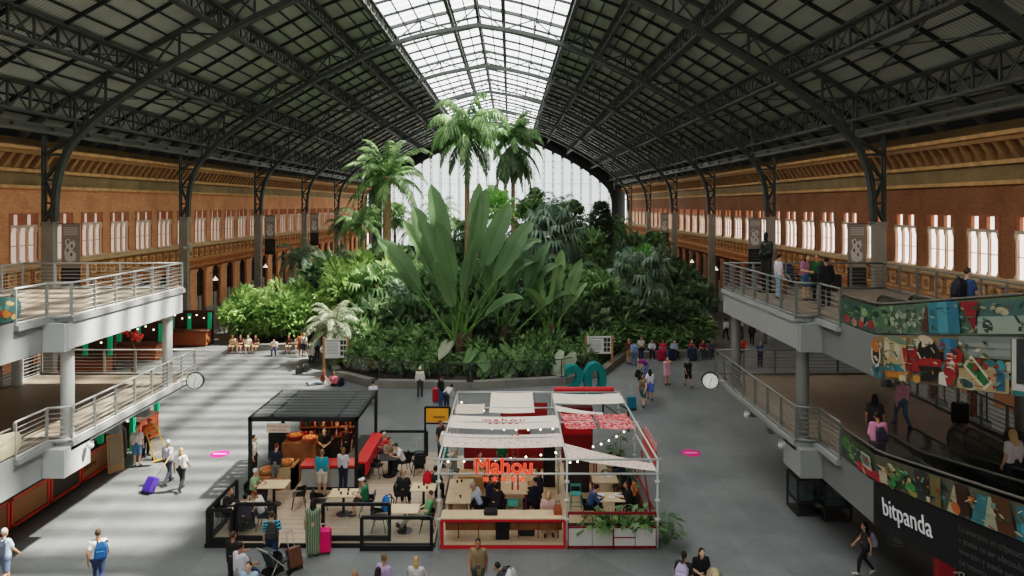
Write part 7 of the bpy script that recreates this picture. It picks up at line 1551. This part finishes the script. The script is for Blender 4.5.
# ---- right mezzanine, upper level
UZ = 7.41
BR = mat('statue_bronze', S(50, 52, 48), .45, .5, .2, 4)
t = thing('statue', 'dark bronze statue of a standing figure in a long coat on the upper right mezzanine', 'statue', (10.6, 28.2, UZ), math.radians(-60)); t.scale = (1.12, 1.12, 1.42)
o = link('body', body_mesh('hold'), t)
for s_ in o.material_slots: s_.link = 'OBJECT'; s_.material = BR
for g_ in ('jacket', 'longdress'): c = link('coat' if g_ == 'longdress' else 'jacket', garment('hold', g_), o); recol(c, BR)
c = link('hair', hair_mesh('hold', 'short'), o); recol(c, BR); b = MB(); b.lathe((0, 0, -.0), [(.34, 0), (.34, .04), (.28, .05)], 16); b.build('plinth', BR, t)
for px, hy, ps, rz, top, bot, hair, lab, hh in ((779, 254, 'stand', 100, ('tee', (206, 196, 200)), ('trousers', (140, 160, 180)), ('short', 'k'), 'woman in a pale top and light jeans on the upper right mezzanine', .98), (806, 254, 'hold', 20, ('tee', (160, 110, 130)), ('shorts', (60, 100, 130)), ('long', 'k'), 'woman in a dusky pink top on the upper right mezzanine', 1.0), (817, 254, 'stand', -30, ('jacket', (46, 84, 50)), ('trousers', K_), ('short', 'k'), 'person in a green jacket on the upper right mezzanine', 1.0), (826, 257, 'stand', 180, ('jacket', (30, 32, 36)), ('trousers', K_), ('short', 'k'), 'person in a black jacket with the back turned on the upper right mezzanine', 1.0)):
    person(('h', px, hy), ps, rz, top, bot, hair, lab, z=UZ, h=hh)
x, y = fl(788, 283, UZ); pushchair(x, y, UZ, .6, (60, 70, 100), 'blue grey pushchair on the upper right mezzanine')
x, y = fl(835, 291, UZ); suitcase(x, y, UZ, .45, .7, .3, (34, 36, 38), 'black suitcase at the railing of the upper right mezzanine', .2, 0, .1)
suitcase(10.9, 27.4, UZ, .4, .6, .28, (120, 90, 60), 'brown suitcase beside the bronze statue', .2, 0, .2)
zz = ramp(7.4, 15.6)+.06
p = person((10.3*0 + (967-VX)*17.2/F, 17.2), 'walk', 95, ('tee', (60, 84, 120)), ('trousers', (44, 50, 66)), ('short', 'b'), 'man in a blue tee with a backpack on the upper right walkway', z=ramp(7.4, 17.2)+.06); on_back(p, (36, 36, 44), 'dark backpack on the man on the upper right walkway')
person(((992-VX)*16.6/F, 16.6), 'stand', 150, ('jacket', (86, 84, 86)), ('trousers', (50, 50, 54)), ('long', 'd'), 'long haired person in grey further along the upper right walkway', z=ramp(7.4, 16.6)-.42, h=.98)
# ---- right mezzanine, lower level
LZ = 3.43
person(('h', 875, 394), 'stand', 150, ('tee', (60, 56, 56)), ('trousers', K_), ('long', 'k'), 'woman in a dark top on the lower right mezzanine', z=LZ, h=1.0)
p = person(('h', 878, 412), 'hold', 175, ('shirt', (216, 140, 168)), ('trousers', (90, 80, 90)), ('short', 'k'), 'person in a pink top stepping onto the lower right walkway', z=LZ, h=1.0); on_back(p, (50, 44, 60), 'dark backpack on the person in the pink top', .8)
person(('f', 902, 428), 'walk', 180, ('shirt', (206, 150, 160)), ('trousers', (100, 116, 140)), ('short', 'k'), 'man in a pink shirt and jeans walking on the lower right mezzanine', z=LZ)
person(((1013-VX)*16.5/F, 16.5), 'stand', 190, ('tee', (206, 196, 196)), ('trousers', (50, 50, 56)), ('long', 'y'), 'blonde woman in a pale top on the lower right walkway', z=ramp(LZ, 16.5)+.06)
x, y = fl(960, 424, LZ); suitcase(x, y, LZ, .5, .75, .3, (28, 30, 32), 'dark suitcase standing between the lower right walkways', .2, 0, .5)
# ================================================================== LIGHT AND CAMERA
w = bpy.data.worlds.new('sky'); SC.world = w; w.use_nodes = True
bg = w.node_tree.nodes['Background']; bg.inputs[0].default_value = (.9, .95, 1, 1); bg.inputs[1].default_value = 3.0
sun = bpy.data.lights.new('sun', 'SUN'); so = bpy.data.objects.new('sun', sun); COL.objects.link(so)
sun.energy = 21; sun.angle = math.radians(2.2); sun.color = (1, .96, .88)
so.rotation_euler = V((-.6, -.12, -1)).to_track_quat('-Z', 'Y').to_euler()
cam = bpy.data.cameras.new('camera'); co = bpy.data.objects.new('camera', cam); COL.objects.link(co)
cam.sensor_width = 36; cam.lens = F*36/1024; cam.shift_x = (512-VX)/1024; cam.shift_y = (VY-288)/1024; cam.clip_end = 400; cam.clip_start = .1
co.location = (0, 0, H); co.rotation_euler = (math.pi/2, 0, 0); SC.camera = co
SC.view_settings.view_transform = 'Filmic'; SC.view_settings.look = 'Medium High Contrast'; SC.view_settings.exposure = .17
SC.cycles.use_denoising = True; SC.cycles.max_bounces = 7; SC.cycles.diffuse_bounces = 4; SC.cycles.transparent_max_bounces = 12
